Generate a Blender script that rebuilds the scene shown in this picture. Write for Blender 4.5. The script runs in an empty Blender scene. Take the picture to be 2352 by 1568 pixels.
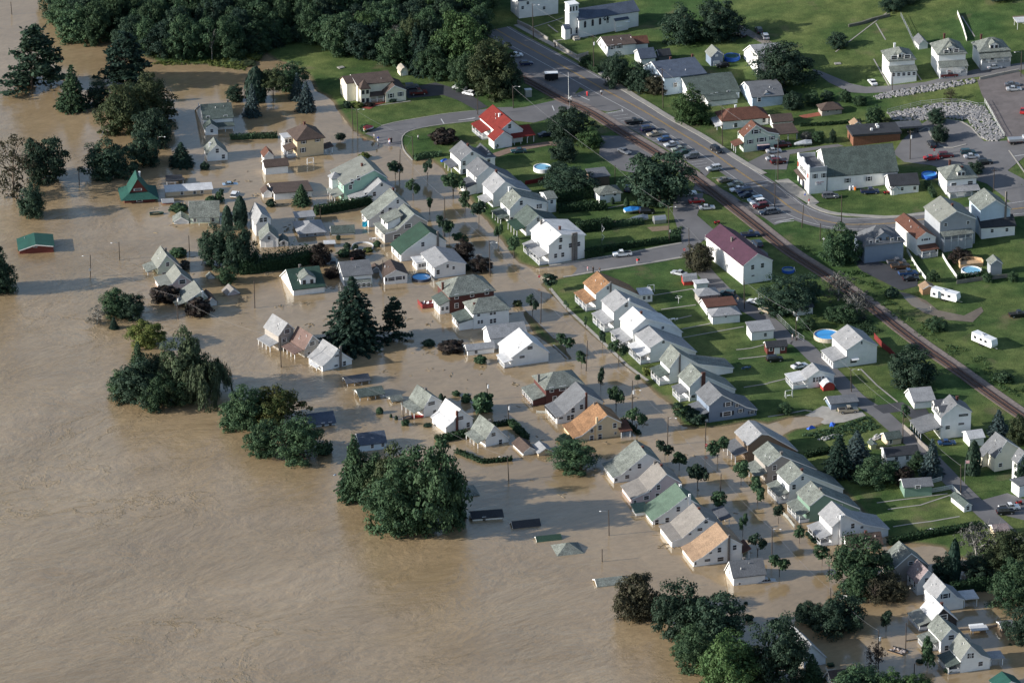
import bpy, math, random
import numpy as np
from mathutils import Vector
sc = bpy.context.scene
rad = math.radians
PI = math.pi
# ------------------------------------------------------------------ camera
PITCH, FPX, SC = rad(23.5), 11900.0, 8.27
DIST = FPX / SC
CAM = (0.0, -DIST * math.cos(PITCH), DIST * math.sin(PITCH))
cd = bpy.data.cameras.new('camera'); cam = bpy.data.objects.new('camera', cd)
sc.collection.objects.link(cam); cam.location = CAM
cam.rotation_euler = (PI / 2 - PITCH, 0, 0)
cd.sensor_width = 36; cd.lens = 36 * FPX / 2352; cd.clip_start = 10; cd.clip_end = 9000
sc.camera = cam
# ------------------------------------------------------------------ light
SUN_EL, SUN_AZ = rad(20), rad(193)      # azimuth measured from +X, towards the sun
w = bpy.data.worlds.new('World'); sc.world = w; w.use_nodes = True
nt = w.node_tree; nt.nodes.clear()
o_ = nt.nodes.new('ShaderNodeOutputWorld'); b_ = nt.nodes.new('ShaderNodeBackground'); s_ = nt.nodes.new('ShaderNodeTexSky')
s_.sky_type = 'NISHITA'; s_.sun_disc = False; s_.sun_elevation = SUN_EL
s_.sun_rotation = PI / 2 - SUN_AZ; s_.air_density = 1.0; s_.dust_density = 1.0; s_.ozone_density = 1.0
b_.inputs[1].default_value = 0.125
nt.links.new(s_.outputs[0], b_.inputs[0]); nt.links.new(b_.outputs[0], o_.inputs[0])
sl = bpy.data.lights.new('sun', 'SUN'); sl.energy = 5.0; sl.angle = rad(0.5); sl.color = (1.0, 0.95, 0.87)
so = bpy.data.objects.new('sun', sl); sc.collection.objects.link(so)
sd = Vector((math.cos(SUN_AZ) * math.cos(SUN_EL), math.sin(SUN_AZ) * math.cos(SUN_EL), math.sin(SUN_EL)))
so.rotation_euler = sd.to_track_quat('Z', 'Y').to_euler()
sc.view_settings.view_transform = 'Standard'; sc.view_settings.look = 'None'
sc.view_settings.exposure = 0.42; sc.view_settings.gamma = 1.0
# ------------------------------------------------------------------ helpers
LINK = sc.collection.objects.link
CP, SP = math.cos(PITCH), math.sin(PITCH)
TILE = {'O': (0, 0, 1), 'A': (0, 0, 4), 'B': (588, 0, 4), 'C': (1176, 0, 4), 'D': (1764, 0, 4), 'E': (0, 392.3, 4), 'F': (588, 392.3, 4),
        'G': (1176, 392.3, 4), 'H': (1764, 392.3, 4), 'J': (588, 784.6, 4), 'K': (1176, 784.6, 4), 'L': (1764, 784.6, 4),
        'P': (588, 1176.9, 4), 'M': (1176, 1176.9, 4), 'N': (1764, 1176.9, 4), 'Q': (184, 784.6, 4),
        'Z': (973.9, 312.4, 5.818), 'Y': (1653.8, 275.6, 8.0), 'X': (1782.4, 330.8, 6.737)}
def px(t, p):
    ox, oy, s = TILE[t]
    return (ox + p[0] / s, oy + p[1] / s)
def rdir(q):
    u = q[0] - 1176; v = 784 - q[1]
    return (u, FPX * CP + v * SP, -FPX * SP + v * CP)
def Pz(q, z=0.0):
    d = rdir(q); t = (z - CAM[2]) / d[2]
    return (d[0] * t, CAM[1] + d[1] * t)
def W(t, *pts):                                   # survey points of the plan -> world plan coordinates
    return [Pz(px(t, p)) for p in pts]
def on_plane(q, A, d2):
    d = rdir(q); n = (-d2[1], d2[0])
    t = ((A[0] - CAM[0]) * n[0] + (A[1] - CAM[1]) * n[1]) / (d[0] * n[0] + d[1] * n[1])
    X, Y, Z = CAM[0] + d[0] * t, CAM[1] + d[1] * t, CAM[2] + d[2] * t
    return ((X - A[0]) * d2[0] + (Y - A[1]) * d2[1], Z - A[2])
# ------------------------------------------------------------------ materials
MATS = {}
def mat(name, col, rough=0.75, var=0.18, scale=1.2, bump=0.0, metal=0.0, spec=0.4, col2=None, det=6):
    if name in MATS: return MATS[name]
    m = bpy.data.materials.new(name); m.use_nodes = True; MATS[name] = m
    n = m.node_tree; b = n.nodes['Principled BSDF']
    b.inputs['Roughness'].default_value = rough; b.inputs['Metallic'].default_value = metal
    b.inputs['Specular IOR Level'].default_value = spec
    tc = n.nodes.new('ShaderNodeTexCoord'); no = n.nodes.new('ShaderNodeTexNoise')
    no.inputs['Scale'].default_value = scale; no.inputs['Detail'].default_value = det; no.inputs['Roughness'].default_value = 0.65
    cr = n.nodes.new('ShaderNodeValToRGB'); e = cr.color_ramp.elements
    c1 = [c * (1 - var) for c in col]; c2 = col2 or [min(1, c * (1 + var)) for c in col]
    e[0].position = 0.32; e[1].position = 0.68
    e[0].color = (*c1, 1); e[1].color = (*c2, 1)
    n.links.new(tc.outputs['Object'], no.inputs['Vector']); n.links.new(no.outputs[0], cr.inputs[0]); n.links.new(cr.outputs[0], b.inputs['Base Color'])
    if bump:
        bp = n.nodes.new('ShaderNodeBump'); bp.inputs['Strength'].default_value = bump; bp.inputs['Distance'].default_value = 0.2
        n.links.new(no.outputs[0], bp.inputs['Height']); n.links.new(bp.outputs[0], b.inputs['Normal'])
    return m
def roofm(name, c, var=0.22, rough=0.85):
    """shingles: fine tab-to-tab mottling over broad weathering"""
    m = mat('roof_' + name, c, rough, max(var, .17), 0.45)
    n = m.node_tree; b = n.nodes['Principled BSDF']
    tc = [x for x in n.nodes if x.type == 'TEX_COORD'][0]; cr = [x for x in n.nodes if x.type == 'VALTORGB'][0]
    br = n.nodes.new('ShaderNodeTexNoise'); br.inputs['Scale'].default_value = 3.2; br.inputs['Detail'].default_value = 3
    mx = n.nodes.new('ShaderNodeMix'); mx.data_type = 'RGBA'; mx.blend_type = 'MULTIPLY'; mx.inputs[0].default_value = 1
    r2 = n.nodes.new('ShaderNodeValToRGB'); r2.color_ramp.elements[0].position = 0.35; r2.color_ramp.elements[1].position = 0.65
    k = 1 - var * 1.3
    r2.color_ramp.elements[0].color = (k, k, k, 1); r2.color_ramp.elements[1].color = (1.12, 1.12, 1.12, 1)
    n.links.new(tc.outputs['Object'], br.inputs['Vector']); n.links.new(br.outputs[0], r2.inputs[0])
    n.links.new(cr.outputs[0], mx.inputs[6]); n.links.new(r2.outputs[0], mx.inputs[7]); n.links.new(mx.outputs[2], b.inputs['Base Color'])
    return m
for nm, c, v in (('lgrey', (.27, .275, .287), .14), ('grey', (.135, .142, .155), .16), ('dgrey', (.085, .092, .108), .18), ('white', (.5, .505, .515), .08), ('gg', (.185, .203, .185), .34),
              ('ggd', (.085, .11, .1), .3), ('green', (.022, .055, .038), .18), ('dgreen', (.03, .065, .05), .2), ('teal', (.014, .075, .06), .16), ('taupe', (.21, .195, .18), .12),
              ('tan', (.3, .205, .135), .2), ('orange', (.28, .155, .08), .3), ('brown', (.085, .06, .05), .2), ('rbrown', (.12, .052, .035), .2), ('red', (.17, .018, .013), .14),
              ('purple', (.065, .027, .048), .1), ('fgreen', (.095, .145, .11), .12), ('black', (.035, .038, .045), .2), ('slate', (.07, .09, .13), .18), ('pale', (.19, .2, .182), .14), ('dusty', (.15, .1, .088), .14), ('pinkish', (.25, .2, .2), .25),
              ('cream', (.36, .32, .27), .12), ('mint', (.42, .52, .46), .12)):
    roofm(nm, c, v)
for nm, c in (('white', (.8, .8, .79)), ('cream', (.74, .7, .58)), ('beige', (.66, .52, .34)), ('tan', (.62, .5, .36)), ('grey', (.33, .35, .38)), ('blue', (.2, .25, .33)),
              ('lblue', (.5, .6, .7)), ('brick', (.095, .034, .03)), ('green', (.17, .27, .21)), ('mint', (.3, .48, .39)), ('pgreen', (.55, .62, .53)), ('pink', (.6, .5, .5)),
              ('brown', (.2, .15, .11)), ('taupe', (.36, .33, .3)), ('warm', (.42, .41, .39)), ('black', (.03, .03, .035)), ('dred', (.13, .03, .025)), ('yellow', (.65, .6, .35)),
              ('wood', (.33, .2, .11)), ('dgrey', (.1, .11, .12)), ('pale', (.6, .62, .6)), ('red', (.4, .05, .04))):
    mat('wall_' + nm, c, 0.7, 0.07, 0.6)
M_TRIM = mat('white_paint', (.8, .8, .8), .5, .04)
M_GLASS = mat('window_glass', (.03, .035, .045), .12, .3, .8, spec=.6)
M_SHUT = mat('dark_shutter', (.03, .035, .05), .6)
M_BRICK = mat('brick', (.11, .045, .035), .85, .25, 3)
M_CHIM = mat('chimney_stone', (.17, .155, .145), .85, .25, 3)
M_CONC = mat('concrete', (.3, .285, .26), .85, .15, .5)
M_ASPH = mat('asphalt', (.14, .137, .142), .85, .16, .12)
M_ASPHD = mat('dark_asphalt', (.05, .052, .06), .85, .2, .2)
M_GRAVEL = mat('gravel', (.2, .18, .16), .9, .3, 1.5)
M_WPAINT = mat('road_paint_white', (.55, .55, .55), .7, .25, 1.5)
M_YPAINT = mat('road_paint_yellow', (.5, .3, .06), .7, .2, 1.5)
M_WOOD = mat('pole_wood', (.055, .042, .034), .85, .2, 2)
M_DECK = mat('deck_wood', (.28, .19, .12), .8)
M_METAL = mat('grey_metal', (.45, .46, .48), .4, .08, 1, metal=.6)
M_RUST = mat('rail_steel', (.11, .06, .045), .5, .2, 2, metal=.2)
# ------------------------------------------------------------------ mesh builder
class MB:
    def __init__(s): s.v = []; s.f = []
    def add(s, vs, fs):
        o = len(s.v); s.v += [tuple(p) for p in vs]; s.f += [tuple(i + o for i in f) for f in fs]; return s
    def box(s, x0, x1, y0, y1, z0, z1):
        return s.add([(x0, y0, z0), (x1, y0, z0), (x1, y1, z0), (x0, y1, z0), (x0, y0, z1), (x1, y0, z1), (x1, y1, z1), (x0, y1, z1)],
                     [(0, 3, 2, 1), (4, 5, 6, 7), (0, 1, 5, 4), (1, 2, 6, 5), (2, 3, 7, 6), (3, 0, 4, 7)])
    def prism(s, poly, y0, y1):                   # poly in (x,z), extruded along y
        n = len(poly)
        return s.add([(p[0], y0, p[1]) for p in poly] + [(p[0], y1, p[1]) for p in poly],
                     [tuple(range(n)), tuple(range(2 * n - 1, n - 1, -1))] + [(i, (i + 1) % n, (i + 1) % n + n, i + n) for i in range(n)])
    def prismz(s, poly, z0, z1):                  # poly in (x,y), extruded up
        n = len(poly)
        return s.add([(p[0], p[1], z0) for p in poly] + [(p[0], p[1], z1) for p in poly],
                     [tuple(range(n - 1, -1, -1)), tuple(range(n, 2 * n))] + [(i, (i + 1) % n, (i + 1) % n + n, i + n) for i in range(n)])
    def tube(s, a, b, r0, r1=None, n=6):
        r1 = r0 if r1 is None else r1
        a = Vector(a); b = Vector(b); d = (b - a).normalized()
        u = d.orthogonal().normalized(); v = d.cross(u)
        vs = [a + (u * math.cos(2 * PI * i / n) + v * math.sin(2 * PI * i / n)) * r0 for i in range(n)] + \
             [b + (u * math.cos(2 * PI * i / n) + v * math.sin(2 * PI * i / n)) * r1 for i in range(n)]
        return s.add(vs, [(i, (i + 1) % n, (i + 1) % n + n, i + n) for i in range(n)] + [tuple(range(n - 1, -1, -1)), tuple(range(n, 2 * n))])
    def ball(s, c, r, n=8, m=5, sq=(1, 1, 1)):
        vs = []; fs = []
        for j in range(m + 1):
            t = PI * j / m
            for i in range(n):
                a = 2 * PI * i / n
                vs.append((c[0] + r * sq[0] * math.sin(t) * math.cos(a), c[1] + r * sq[1] * math.sin(t) * math.sin(a), c[2] + r * sq[2] * math.cos(t)))
        for j in range(m):
            for i in range(n):
                fs.append((j * n + i, (j + 1) * n + i, (j + 1) * n + (i + 1) % n, j * n + (i + 1) % n))
        return s.add(vs, fs)
    def mesh(s, name, m=None, smooth=False):
        me = bpy.data.meshes.new(name); me.from_pydata(s.v, [], s.f)
        if m: me.materials.append(m)
        if smooth: me.polygons.foreach_set('use_smooth', [True] * len(me.polygons))
        return me
    def build(s, name, m, parent=None, smooth=False):
        return ob(name, s.mesh(name, m, smooth), parent)
def ob(name, me, parent=None, loc=None, rz=None, scale=None, m=None):
    o = bpy.data.objects.new(name, me); LINK(o)
    if parent is not None: o.parent = parent
    if loc is not None: o.location = loc
    if rz is not None: o.rotation_euler = (0, 0, rz)
    if scale is not None: o.scale = scale
    if m is not None:
        o.material_slots[0].link = 'OBJECT'; o.material_slots[0].material = m
    return o
USED = {}
def tag(o, label, cat, group=None, kind=None):
    if label: o['label'] = label
    if cat: o['category'] = cat
    if group: o['group'] = group
    if kind: o['kind'] = kind
    return o
def empty(name, loc, rz=0, scale=None): return ob(name, None, None, loc, rz, scale)
# ------------------------------------------------------------------ terrain
def sdist(poly, X, Y):
    """signed distance to polygon, positive inside (numpy)"""
    n = len(poly); d = np.full(X.shape, 1e9); ins = np.zeros(X.shape, bool)
    for i in range(n):
        ax, ay = poly[i]; bx, by = poly[(i + 1) % n]
        ex, ey = bx - ax, by - ay; L = ex * ex + ey * ey + 1e-9
        t = np.clip(((X - ax) * ex + (Y - ay) * ey) / L, 0, 1)
        d = np.minimum(d, np.hypot(X - ax - t * ex, Y - ay - t * ey))
        c = ((ay > Y) != (by > Y)) & (X < (bx - ax) * (Y - ay) / ((by - ay) if abs(by - ay) > 1e-9 else 1e-9) + ax)
        ins ^= c
    return np.where(ins, d, -d)
def tpf(s):                                        # 'B 545,840 600,900 F 1,2' -> world plan points
    out = []; t = 'O'
    for k in s.split():
        if ',' in k:
            x, y = k.split(','); out.append(Pz(px(t, (float(x), float(y)))))
        else: t = k
    return out
LAND = [tpf(s) for s in (
    # the dry side of town, clockwise from the meadow
    'B 180,560 330,600 480,700 545,840 640,885 700,930 740,1010 790,1070 835,1130 890,1205 990,1262 1080,1290 1200,1345 1330,1345 1360,1400 1440,1480 1600,1470 1720,1560 '
    'Z 230,430 300,520 430,640 600,820 700,1010 830,1130 950,1290 1050,1420 G 0,780 60,850 230,900 330,885 520,870 640,850 560,960 470,975 250,1035 '
    'G 420,1200 560,1360 740,1520 K 880,70 1000,200 1150,320 1300,460 1480,600 1500,700 1560,780 1750,800 2000,770 2200,730 L 0,760 200,700 480,680 530,720 440,770 230,800 120,860 '
    'L 190,1010 440,1200 690,1380 840,1540 N 1000,160 1120,275 1400,290 1600,320 1700,400 1860,440 1900,560 2200,600 2700,560 '
    'O 2700,-260 1900,-400 600,-300 B -280,0 -60,120 0,300 60,480',
    'B 1010,1275 1050,1280 1150,1420 1120,1420',
    'G 20,1185 60,1175 130,1285 330,1480 400,1540 K 480,40 560,165 500,170 G 400,1640 200,1500',
    'A 520,-200 560,60 700,130 1000,400 1400,560 1500,590 1900,600 2250,650 2352,540 2352,-200',
    'K 920,925 1190,885 1215,895 1010,940', 'K 1005,715 1045,725 1170,850 1150,862')]
def hill(X, Y):
    ax, ay = Pz((1176, 60)); c, s = math.cos(rad(28)), math.sin(rad(28))
    t = (X - ax) * c + (Y - ay) * s - 14
    t = np.maximum(0, t)
    return 15 * (1 - np.exp(-t * t / 22000.0 - t / 420.0))
def hgt(X, Y):
    X = np.asarray(X, float); Y = np.asarray(Y, float)
    best = np.full(X.shape, -1e9)
    for p in LAND: best = np.maximum(best, sdist(p, X, Y))
    land = 1.0 * (1 - np.exp(-np.maximum(best, 0) / 7.0)); sea = -2.2 * (1 - np.exp(-np.maximum(-best, 0) / 10.0))
    h = np.where(best > 0, land + hill(X, Y) * np.clip(best / 30, 0, 1), sea)
    return h
def axis(a, b, fine, far):
    k = [x for x in np.arange(a, b + .01, fine)]; s = fine; x = b; y = a; hi = []; lo = []
    while x < far: s *= 1.35; x += s; hi.append(x); y -= s; lo.append(y)
    return np.array(lo[::-1] + k + hi)
TX = axis(-176, 184, 1.5, 1600); TY = axis(-225, 330, 1.5, 1900)
GX, GY = np.meshgrid(TX, TY)
TH = hgt(GX, GY)
def th_at(x, y):
    i = min(max(int(np.searchsorted(TX, x) - 1), 0), len(TX) - 2); j = min(max(int(np.searchsorted(TY, y) - 1), 0), len(TY) - 2)
    u = (x - TX[i]) / (TX[i + 1] - TX[i]); v = (y - TY[j]) / (TY[j + 1] - TY[j])
    return float(TH[j, i] * (1 - u) * (1 - v) + TH[j, i + 1] * u * (1 - v) + TH[j + 1, i] * (1 - u) * v + TH[j + 1, i + 1] * u * v)
def gnd(q):
    z = 0.0
    for _ in range(6):
        x, y = Pz(q, z); z = 0.6 * max(0.0, th_at(x, y)) + .4 * z
    x, y = Pz(q, z)
    return (x, y, z)
def gr(t, p): return gnd(px(t, p))
def tp(s):                                        # the same, on the real ground height
    out = []; t = 'O'
    for k in s.split():
        if ',' in k:
            x, y = k.split(','); out.append(gnd(px(t, (float(x), float(y))))[:2])
        else: t = k
    return out
nx, ny = len(TX), len(TY)
me = bpy.data.meshes.new('ground')
vv = np.stack([GX, GY, TH], -1).reshape(-1, 3)
idx = np.arange(nx * ny).reshape(ny, nx)
ff = np.stack([idx[:-1, :-1], idx[:-1, 1:], idx[1:, 1:], idx[1:, :-1]], -1).reshape(-1, 4)
me.from_pydata(vv.tolist(), [], ff.tolist())
me.polygons.foreach_set('use_smooth', [True] * len(me.polygons))
def grass_material():
    m = bpy.data.materials.new('grass'); m.use_nodes = True; n = m.node_tree; b = n.nodes['Principled BSDF']; L = n.links.new
    b.inputs['Roughness'].default_value = .95; b.inputs['Specular IOR Level'].default_value = .15
    g = n.nodes.new('ShaderNodeNewGeometry')
    def noise(s, d=5):
        t = n.nodes.new('ShaderNodeTexNoise'); t.inputs['Scale'].default_value = s; t.inputs['Detail'].default_value = d; L(g.outputs['Position'], t.inputs['Vector']); return t
    def ramp(src, a, ca, bb, cb):
        r = n.nodes.new('ShaderNodeValToRGB'); r.color_ramp.elements[0].position = a; r.color_ramp.elements[1].position = bb
        r.color_ramp.elements[0].color = (*ca, 1); r.color_ramp.elements[1].color = (*cb, 1); L(src, r.inputs[0]); return r
    a = ramp(noise(.03).outputs[0], .38, (.05, .094, .032), .62, (.112, .14, .05))
    c = ramp(noise(.35).outputs[0], .3, (.7, .75, .7), .7, (1.15, 1.15, 1.1))
    pt = ramp(noise(.12, 4).outputs[0], .35, (.72, .8, .7), .65, (1.2, 1.15, 1.1))
    d = ramp(noise(2.5, 3).outputs[0], .3, (.72, .72, .72), .7, (1.2, 1.2, 1.2))
    def mul(p, q):
        x = n.nodes.new('ShaderNodeMix'); x.data_type = 'RGBA'; x.blend_type = 'MULTIPLY'; x.inputs[0].default_value = 1
        L(p, x.inputs[6]); L(q, x.inputs[7]); return x.outputs[2]
    col = mul(mul(mul(a.outputs[0], c.outputs[0]), d.outputs[0]), pt.outputs[0])
    # worn bare earth showing through in places
    e = ramp(noise(.09, 8).outputs[0], .6, (0, 0, 0), .76, (.85, .85, .85))
    x = n.nodes.new('ShaderNodeMix'); x.data_type = 'RGBA'; L(e.outputs[0], x.inputs[0]); L(col, x.inputs[6]); x.inputs[7].default_value = (.16, .13, .08, 1)
    L(x.outputs[2], b.inputs['Base Color'])
    # the mud line left by the water
    sx = n.nodes.new('ShaderNodeSeparateXYZ'); L(g.outputs['Position'], sx.inputs[0])
    mr = n.nodes.new('ShaderNodeMapRange'); mr.inputs[1].default_value = 0.02; mr.inputs[2].default_value = 0.22; L(sx.outputs[2], mr.inputs[0])
    y = n.nodes.new('ShaderNodeMix'); y.data_type = 'RGBA'; L(mr.outputs[0], y.inputs[0]); y.inputs[6].default_value = (.15, .115, .07, 1); L(x.outputs[2], y.inputs[7])
    L(y.outputs[2], b.inputs['Base Color'])
    bp = n.nodes.new('ShaderNodeBump'); bp.inputs['Strength'].default_value = .6; bp.inputs['Distance'].default_value = .25; L(noise(3, 3).outputs[0], bp.inputs['Height']); L(bp.outputs[0], b.inputs['Normal'])
    return m
me.materials.append(grass_material())
tag(ob('ground', me), None, None, None, 'structure')
def water_material():
    m = bpy.data.materials.new('muddy_flood_water'); m.use_nodes = True; n = m.node_tree; b = n.nodes['Principled BSDF']; L = n.links.new
    b.inputs['Roughness'].default_value = .06; b.inputs['IOR'].default_value = 1.75; b.inputs['Specular IOR Level'].default_value = .6
    g = n.nodes.new('ShaderNodeNewGeometry')
    mp = n.nodes.new('ShaderNodeMapping'); mp.vector_type = 'TEXTURE'; mp.inputs['Rotation'].default_value = (0, 0, rad(35)); mp.inputs['Scale'].default_value = (1.7, 1.0, 1); L(g.outputs['Position'], mp.inputs[0])
    wp = n.nodes.new('ShaderNodeTexNoise'); wp.inputs['Scale'].default_value = .03; wp.inputs['Detail'].default_value = 2; L(mp.outputs[0], wp.inputs['Vector'])
    ad = n.nodes.new('ShaderNodeMix'); ad.data_type = 'VECTOR'; ad.inputs[0].default_value = 1.0
    sc_ = n.nodes.new('ShaderNodeVectorMath'); sc_.operation = 'SCALE'; sc_.inputs['Scale'].default_value = 22; L(wp.outputs['Color'], sc_.inputs[0])
    av = n.nodes.new('ShaderNodeVectorMath'); av.operation = 'ADD'; L(mp.outputs[0], av.inputs[0]); L(sc_.outputs[0], av.inputs[1])
    def noise(s, d, src=None, r=.6):
        t = n.nodes.new('ShaderNodeTexNoise'); t.inputs['Scale'].default_value = s; t.inputs['Detail'].default_value = d; t.inputs['Roughness'].default_value = r; L(src or av.outputs[0], t.inputs['Vector']); return t
    big = noise(.035, 5); fine = noise(.22, 5); rip = noise(.8, 5, None, .7)
    cr = n.nodes.new('ShaderNodeValToRGB'); e = cr.color_ramp.elements
    e[0].position = .3; e[1].position = .72; e[0].color = (.255, .183, .102, 1); e[1].color = (.365, .272, .165, 1)
    L(big.outputs[0], cr.inputs[0])
    fr = n.nodes.new('ShaderNodeMapRange'); fr.inputs[1].default_value = .3; fr.inputs[2].default_value = .7; fr.inputs[3].default_value = .84; fr.inputs[4].default_value = 1.16; L(noise(.55, 6, None, .75).outputs[0], fr.inputs[0])
    hs = n.nodes.new('ShaderNodeHueSaturation'); L(cr.outputs[0], hs.inputs['Color']); L(fr.outputs[0], hs.inputs['Value']); L(hs.outputs[0], b.inputs['Base Color'])
    b1 = n.nodes.new('ShaderNodeBump'); b1.inputs['Strength'].default_value = .25; b1.inputs['Distance'].default_value = .8; L(fine.outputs[0], b1.inputs['Height'])
    b2 = n.nodes.new('ShaderNodeBump'); b2.inputs['Strength'].default_value = .4; b2.inputs['Distance'].default_value = .3; L(rip.outputs[0], b2.inputs['Height']); L(b1.outputs[0], b2.inputs['Normal'])
    # open river current is rougher than the sheltered water between the houses
    p0 = Pz((330, 640)); p1 = Pz((1450, 1560)); dx, dy = p1[0] - p0[0], p1[1] - p0[1]; q = math.hypot(dx, dy); nn = (dy / q, -dx / q)
    dt = n.nodes.new('ShaderNodeVectorMath'); dt.operation = 'DOT_PRODUCT'; dt.inputs[1].default_value = (nn[0], nn[1], 0); L(g.outputs['Position'], dt.inputs[0])
    rr = n.nodes.new('ShaderNodeMapRange'); c0 = p0[0] * nn[0] + p0[1] * nn[1]; rr.inputs[1].default_value = c0 + 12; rr.inputs[2].default_value = c0 - 45; rr.inputs[3].default_value = .5; rr.inputs[4].default_value = .07; rr.interpolation_type = 'SMOOTHSTEP'
    if nn[0] > 0: rr.inputs[1].default_value, rr.inputs[2].default_value = c0 - 45, c0 + 12; rr.inputs[3].default_value, rr.inputs[4].default_value = .5, .07
    # crinkled current lines: thin ridges where the warped noise crosses its middle
    cn = noise(.1, 7, None, .62); ab = n.nodes.new('ShaderNodeMath'); ab.operation = 'SUBTRACT'; ab.inputs[1].default_value = .5; L(cn.outputs[0], ab.inputs[0])
    a2 = n.nodes.new('ShaderNodeMath'); a2.operation = 'ABSOLUTE'; L(ab.outputs[0], a2.inputs[0]); m2 = n.nodes.new('ShaderNodeMapRange'); m2.inputs[2].default_value = .022; m2.inputs[3].default_value = 1; m2.inputs[4].default_value = 0; L(a2.outputs[0], m2.inputs[0])
    b3 = n.nodes.new('ShaderNodeBump'); b3.inputs['Distance'].default_value = .2; gt = n.nodes.new('ShaderNodeMapRange'); gt.inputs[1].default_value = .5; gt.inputs[2].default_value = .66; L(noise(.03, 3).outputs[0], gt.inputs[0]); mg = n.nodes.new('ShaderNodeMath'); mg.operation = 'MULTIPLY'; L(gt.outputs[0], mg.inputs[0]); L(m2.outputs[0], mg.inputs[1]); L(mg.outputs[0], b3.inputs['Height']); L(b3.outputs[0], b1.inputs['Normal']); L(rr.outputs[0], b3.inputs['Strength'])
    L(dt.outputs['Value'], rr.inputs[0]); L(rr.outputs[0], b1.inputs['Strength']); L(rr.outputs[0], b2.inputs['Strength'])
    L(b2.outputs[0], b.inputs['Normal'])
    return m
wm = MB().add([(-2500, -2500, 0), (2500, -2500, 0), (2500, 3500, 0), (-2500, 3500, 0)], [(0, 1, 2, 3)])
tag(wm.build('water', water_material()), None, None, None, 'structure')
# ------------------------------------------------------------------ draped sheets: roads, paths
def tri(poly):
    from mathutils.geometry import tessellate_polygon
    return tessellate_polygon([[Vector((p[0], p[1], 0)) for p in poly]])
def drape(name, poly, m, dz, kind='structure', cell=2.5):
    """flat sheet over the terrain, cut on a grid so that it follows the ground"""
    import bmesh
    bm = bmesh.new(); vs = [bm.verts.new((p[0], p[1], 0)) for p in poly]
    f = bm.faces.new(vs); bmesh.ops.triangulate(bm, faces=[f])
    xs = [p[0] for p in poly]; ys = [p[1] for p in poly]
    for k in np.arange(math.floor(min(xs) / cell) * cell, max(xs), cell):
        bmesh.ops.bisect_plane(bm, geom=bm.verts[:] + bm.edges[:] + bm.faces[:], plane_co=(k, 0, 0), plane_no=(1, 0, 0))
    for k in np.arange(math.floor(min(ys) / cell) * cell, max(ys), cell):
        bmesh.ops.bisect_plane(bm, geom=bm.verts[:] + bm.edges[:] + bm.faces[:], plane_co=(0, k, 0), plane_no=(0, 1, 0))
    for v in bm.verts: v.co.z = th_at(v.co.x, v.co.y) + dz
    me = bpy.data.meshes.new(name); bm.to_mesh(me); bm.free(); me.materials.append(m)
    o = ob(name, me)
    if kind: o['kind'] = kind
    return o
def dense(pts, step=4.0):
    out = []
    for i in range(len(pts) - 1):
        a, b = pts[i], pts[i + 1]; L = math.hypot(b[0] - a[0], b[1] - a[1]); n = max(1, int(L / step))
        out += [(a[0] + (b[0] - a[0]) * k / n, a[1] + (b[1] - a[1]) * k / n) for k in range(n)]
    return out + [pts[-1]]
def smooth(pts, it=2):
    for _ in range(it):
        q = [pts[0]]
        for a, b in zip(pts, pts[1:]):
            q += [(a[0] * .75 + b[0] * .25, a[1] * .75 + b[1] * .25), (a[0] * .25 + b[0] * .75, a[1] * .25 + b[1] * .75)]
        pts = q + [pts[-1]]
    return pts
def norms(pts):
    out = []
    for i in range(len(pts)):
        a = pts[max(0, i - 1)]; b = pts[min(len(pts) - 1, i + 1)]; L = math.hypot(b[0] - a[0], b[1] - a[1]) or 1
        out.append((-(b[1] - a[1]) / L, (b[0] - a[0]) / L))
    return out
def strip_mb(mb, pts, off, wdt, dz, thick=0.0, across=3):
    """ribbon along a line, left offset off, width wdt, resting on the ground"""
    pts = dense(pts, 2.0); N = norms(pts)
    vs = []; fs = []
    for p, nn in zip(pts, N):
        for k in range(across):
            t = off + wdt * (k / (across - 1) - .5); x, y = p[0] + nn[0] * t, p[1] + nn[1] * t
            vs.append((x, y, th_at(x, y) + dz))
    for i in range(len(pts) - 1):
        for k in range(across - 1):
            a = i * across + k; fs.append((a, a + 1, a + across + 1, a + across))
    mb.add(vs, fs)
    if thick:
        lo = [(v[0], v[1], v[2] - thick) for v in vs]; o = len(mb.v); mb.add(lo, [])
        o0 = o - len(vs)
        for i in range(len(pts) - 1):
            for k in (0, across - 1):
                a = i * across + k; mb.f.append((o0 + a, o0 + a + across, o + a + across, o + a))
    return mb
def strip(name, pts, wdt, m, dz, off=0, thick=0, across=3):
    o = strip_mb(MB(), pts, off, wdt, dz, thick, across).build(name, m); o['kind'] = 'structure'; return o
RV = random.Random(11)
# ------------------------------------------------------------------ roads, paths, railway
def road_poly(name, s, m, dz): return drape(name, tp(s), m, dz)
MAIN = smooth(tp('C -150,270 0,360 300,518 720,752 860,835 1150,985 1500,1195 1850,1405 2050,1555 H 80,240 200,338 330,405 480,455 640,487 760,497 1000,490 1215,480 1450,440 2250,358 2500,325 2800,290'))
strip('main_road', MAIN, 10.6, M_ASPH, .06)
road_poly('parking_area', 'C 860,1052 1070,990 1330,1150 1900,1500 K 1664,-1400 H 130,380 255,436 60,500 -40,430 -330,220 G 1840,120 1730,0 C 1500,1420', M_ASPH, .05)
road_poly('road_junction', 'C -80,1010 120,985 480,905 620,850 760,800 1010,905 1120,985 880,1030 740,1000 560,985 350,1090 200,1130 0,1110', M_ASPH, .05)
road_poly('side_road', 'B 2360,985 2200,990 2010,1018 1750,1045 1500,1087 1300,1120 1150,1158 1060,1200 1000,1232 1080,1262 1130,1330 1225,1420 1345,1430 1330,1300 1350,1235 1420,1195 1650,1150 2010,1108 2360,1060', M_ASPH, .055)
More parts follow.
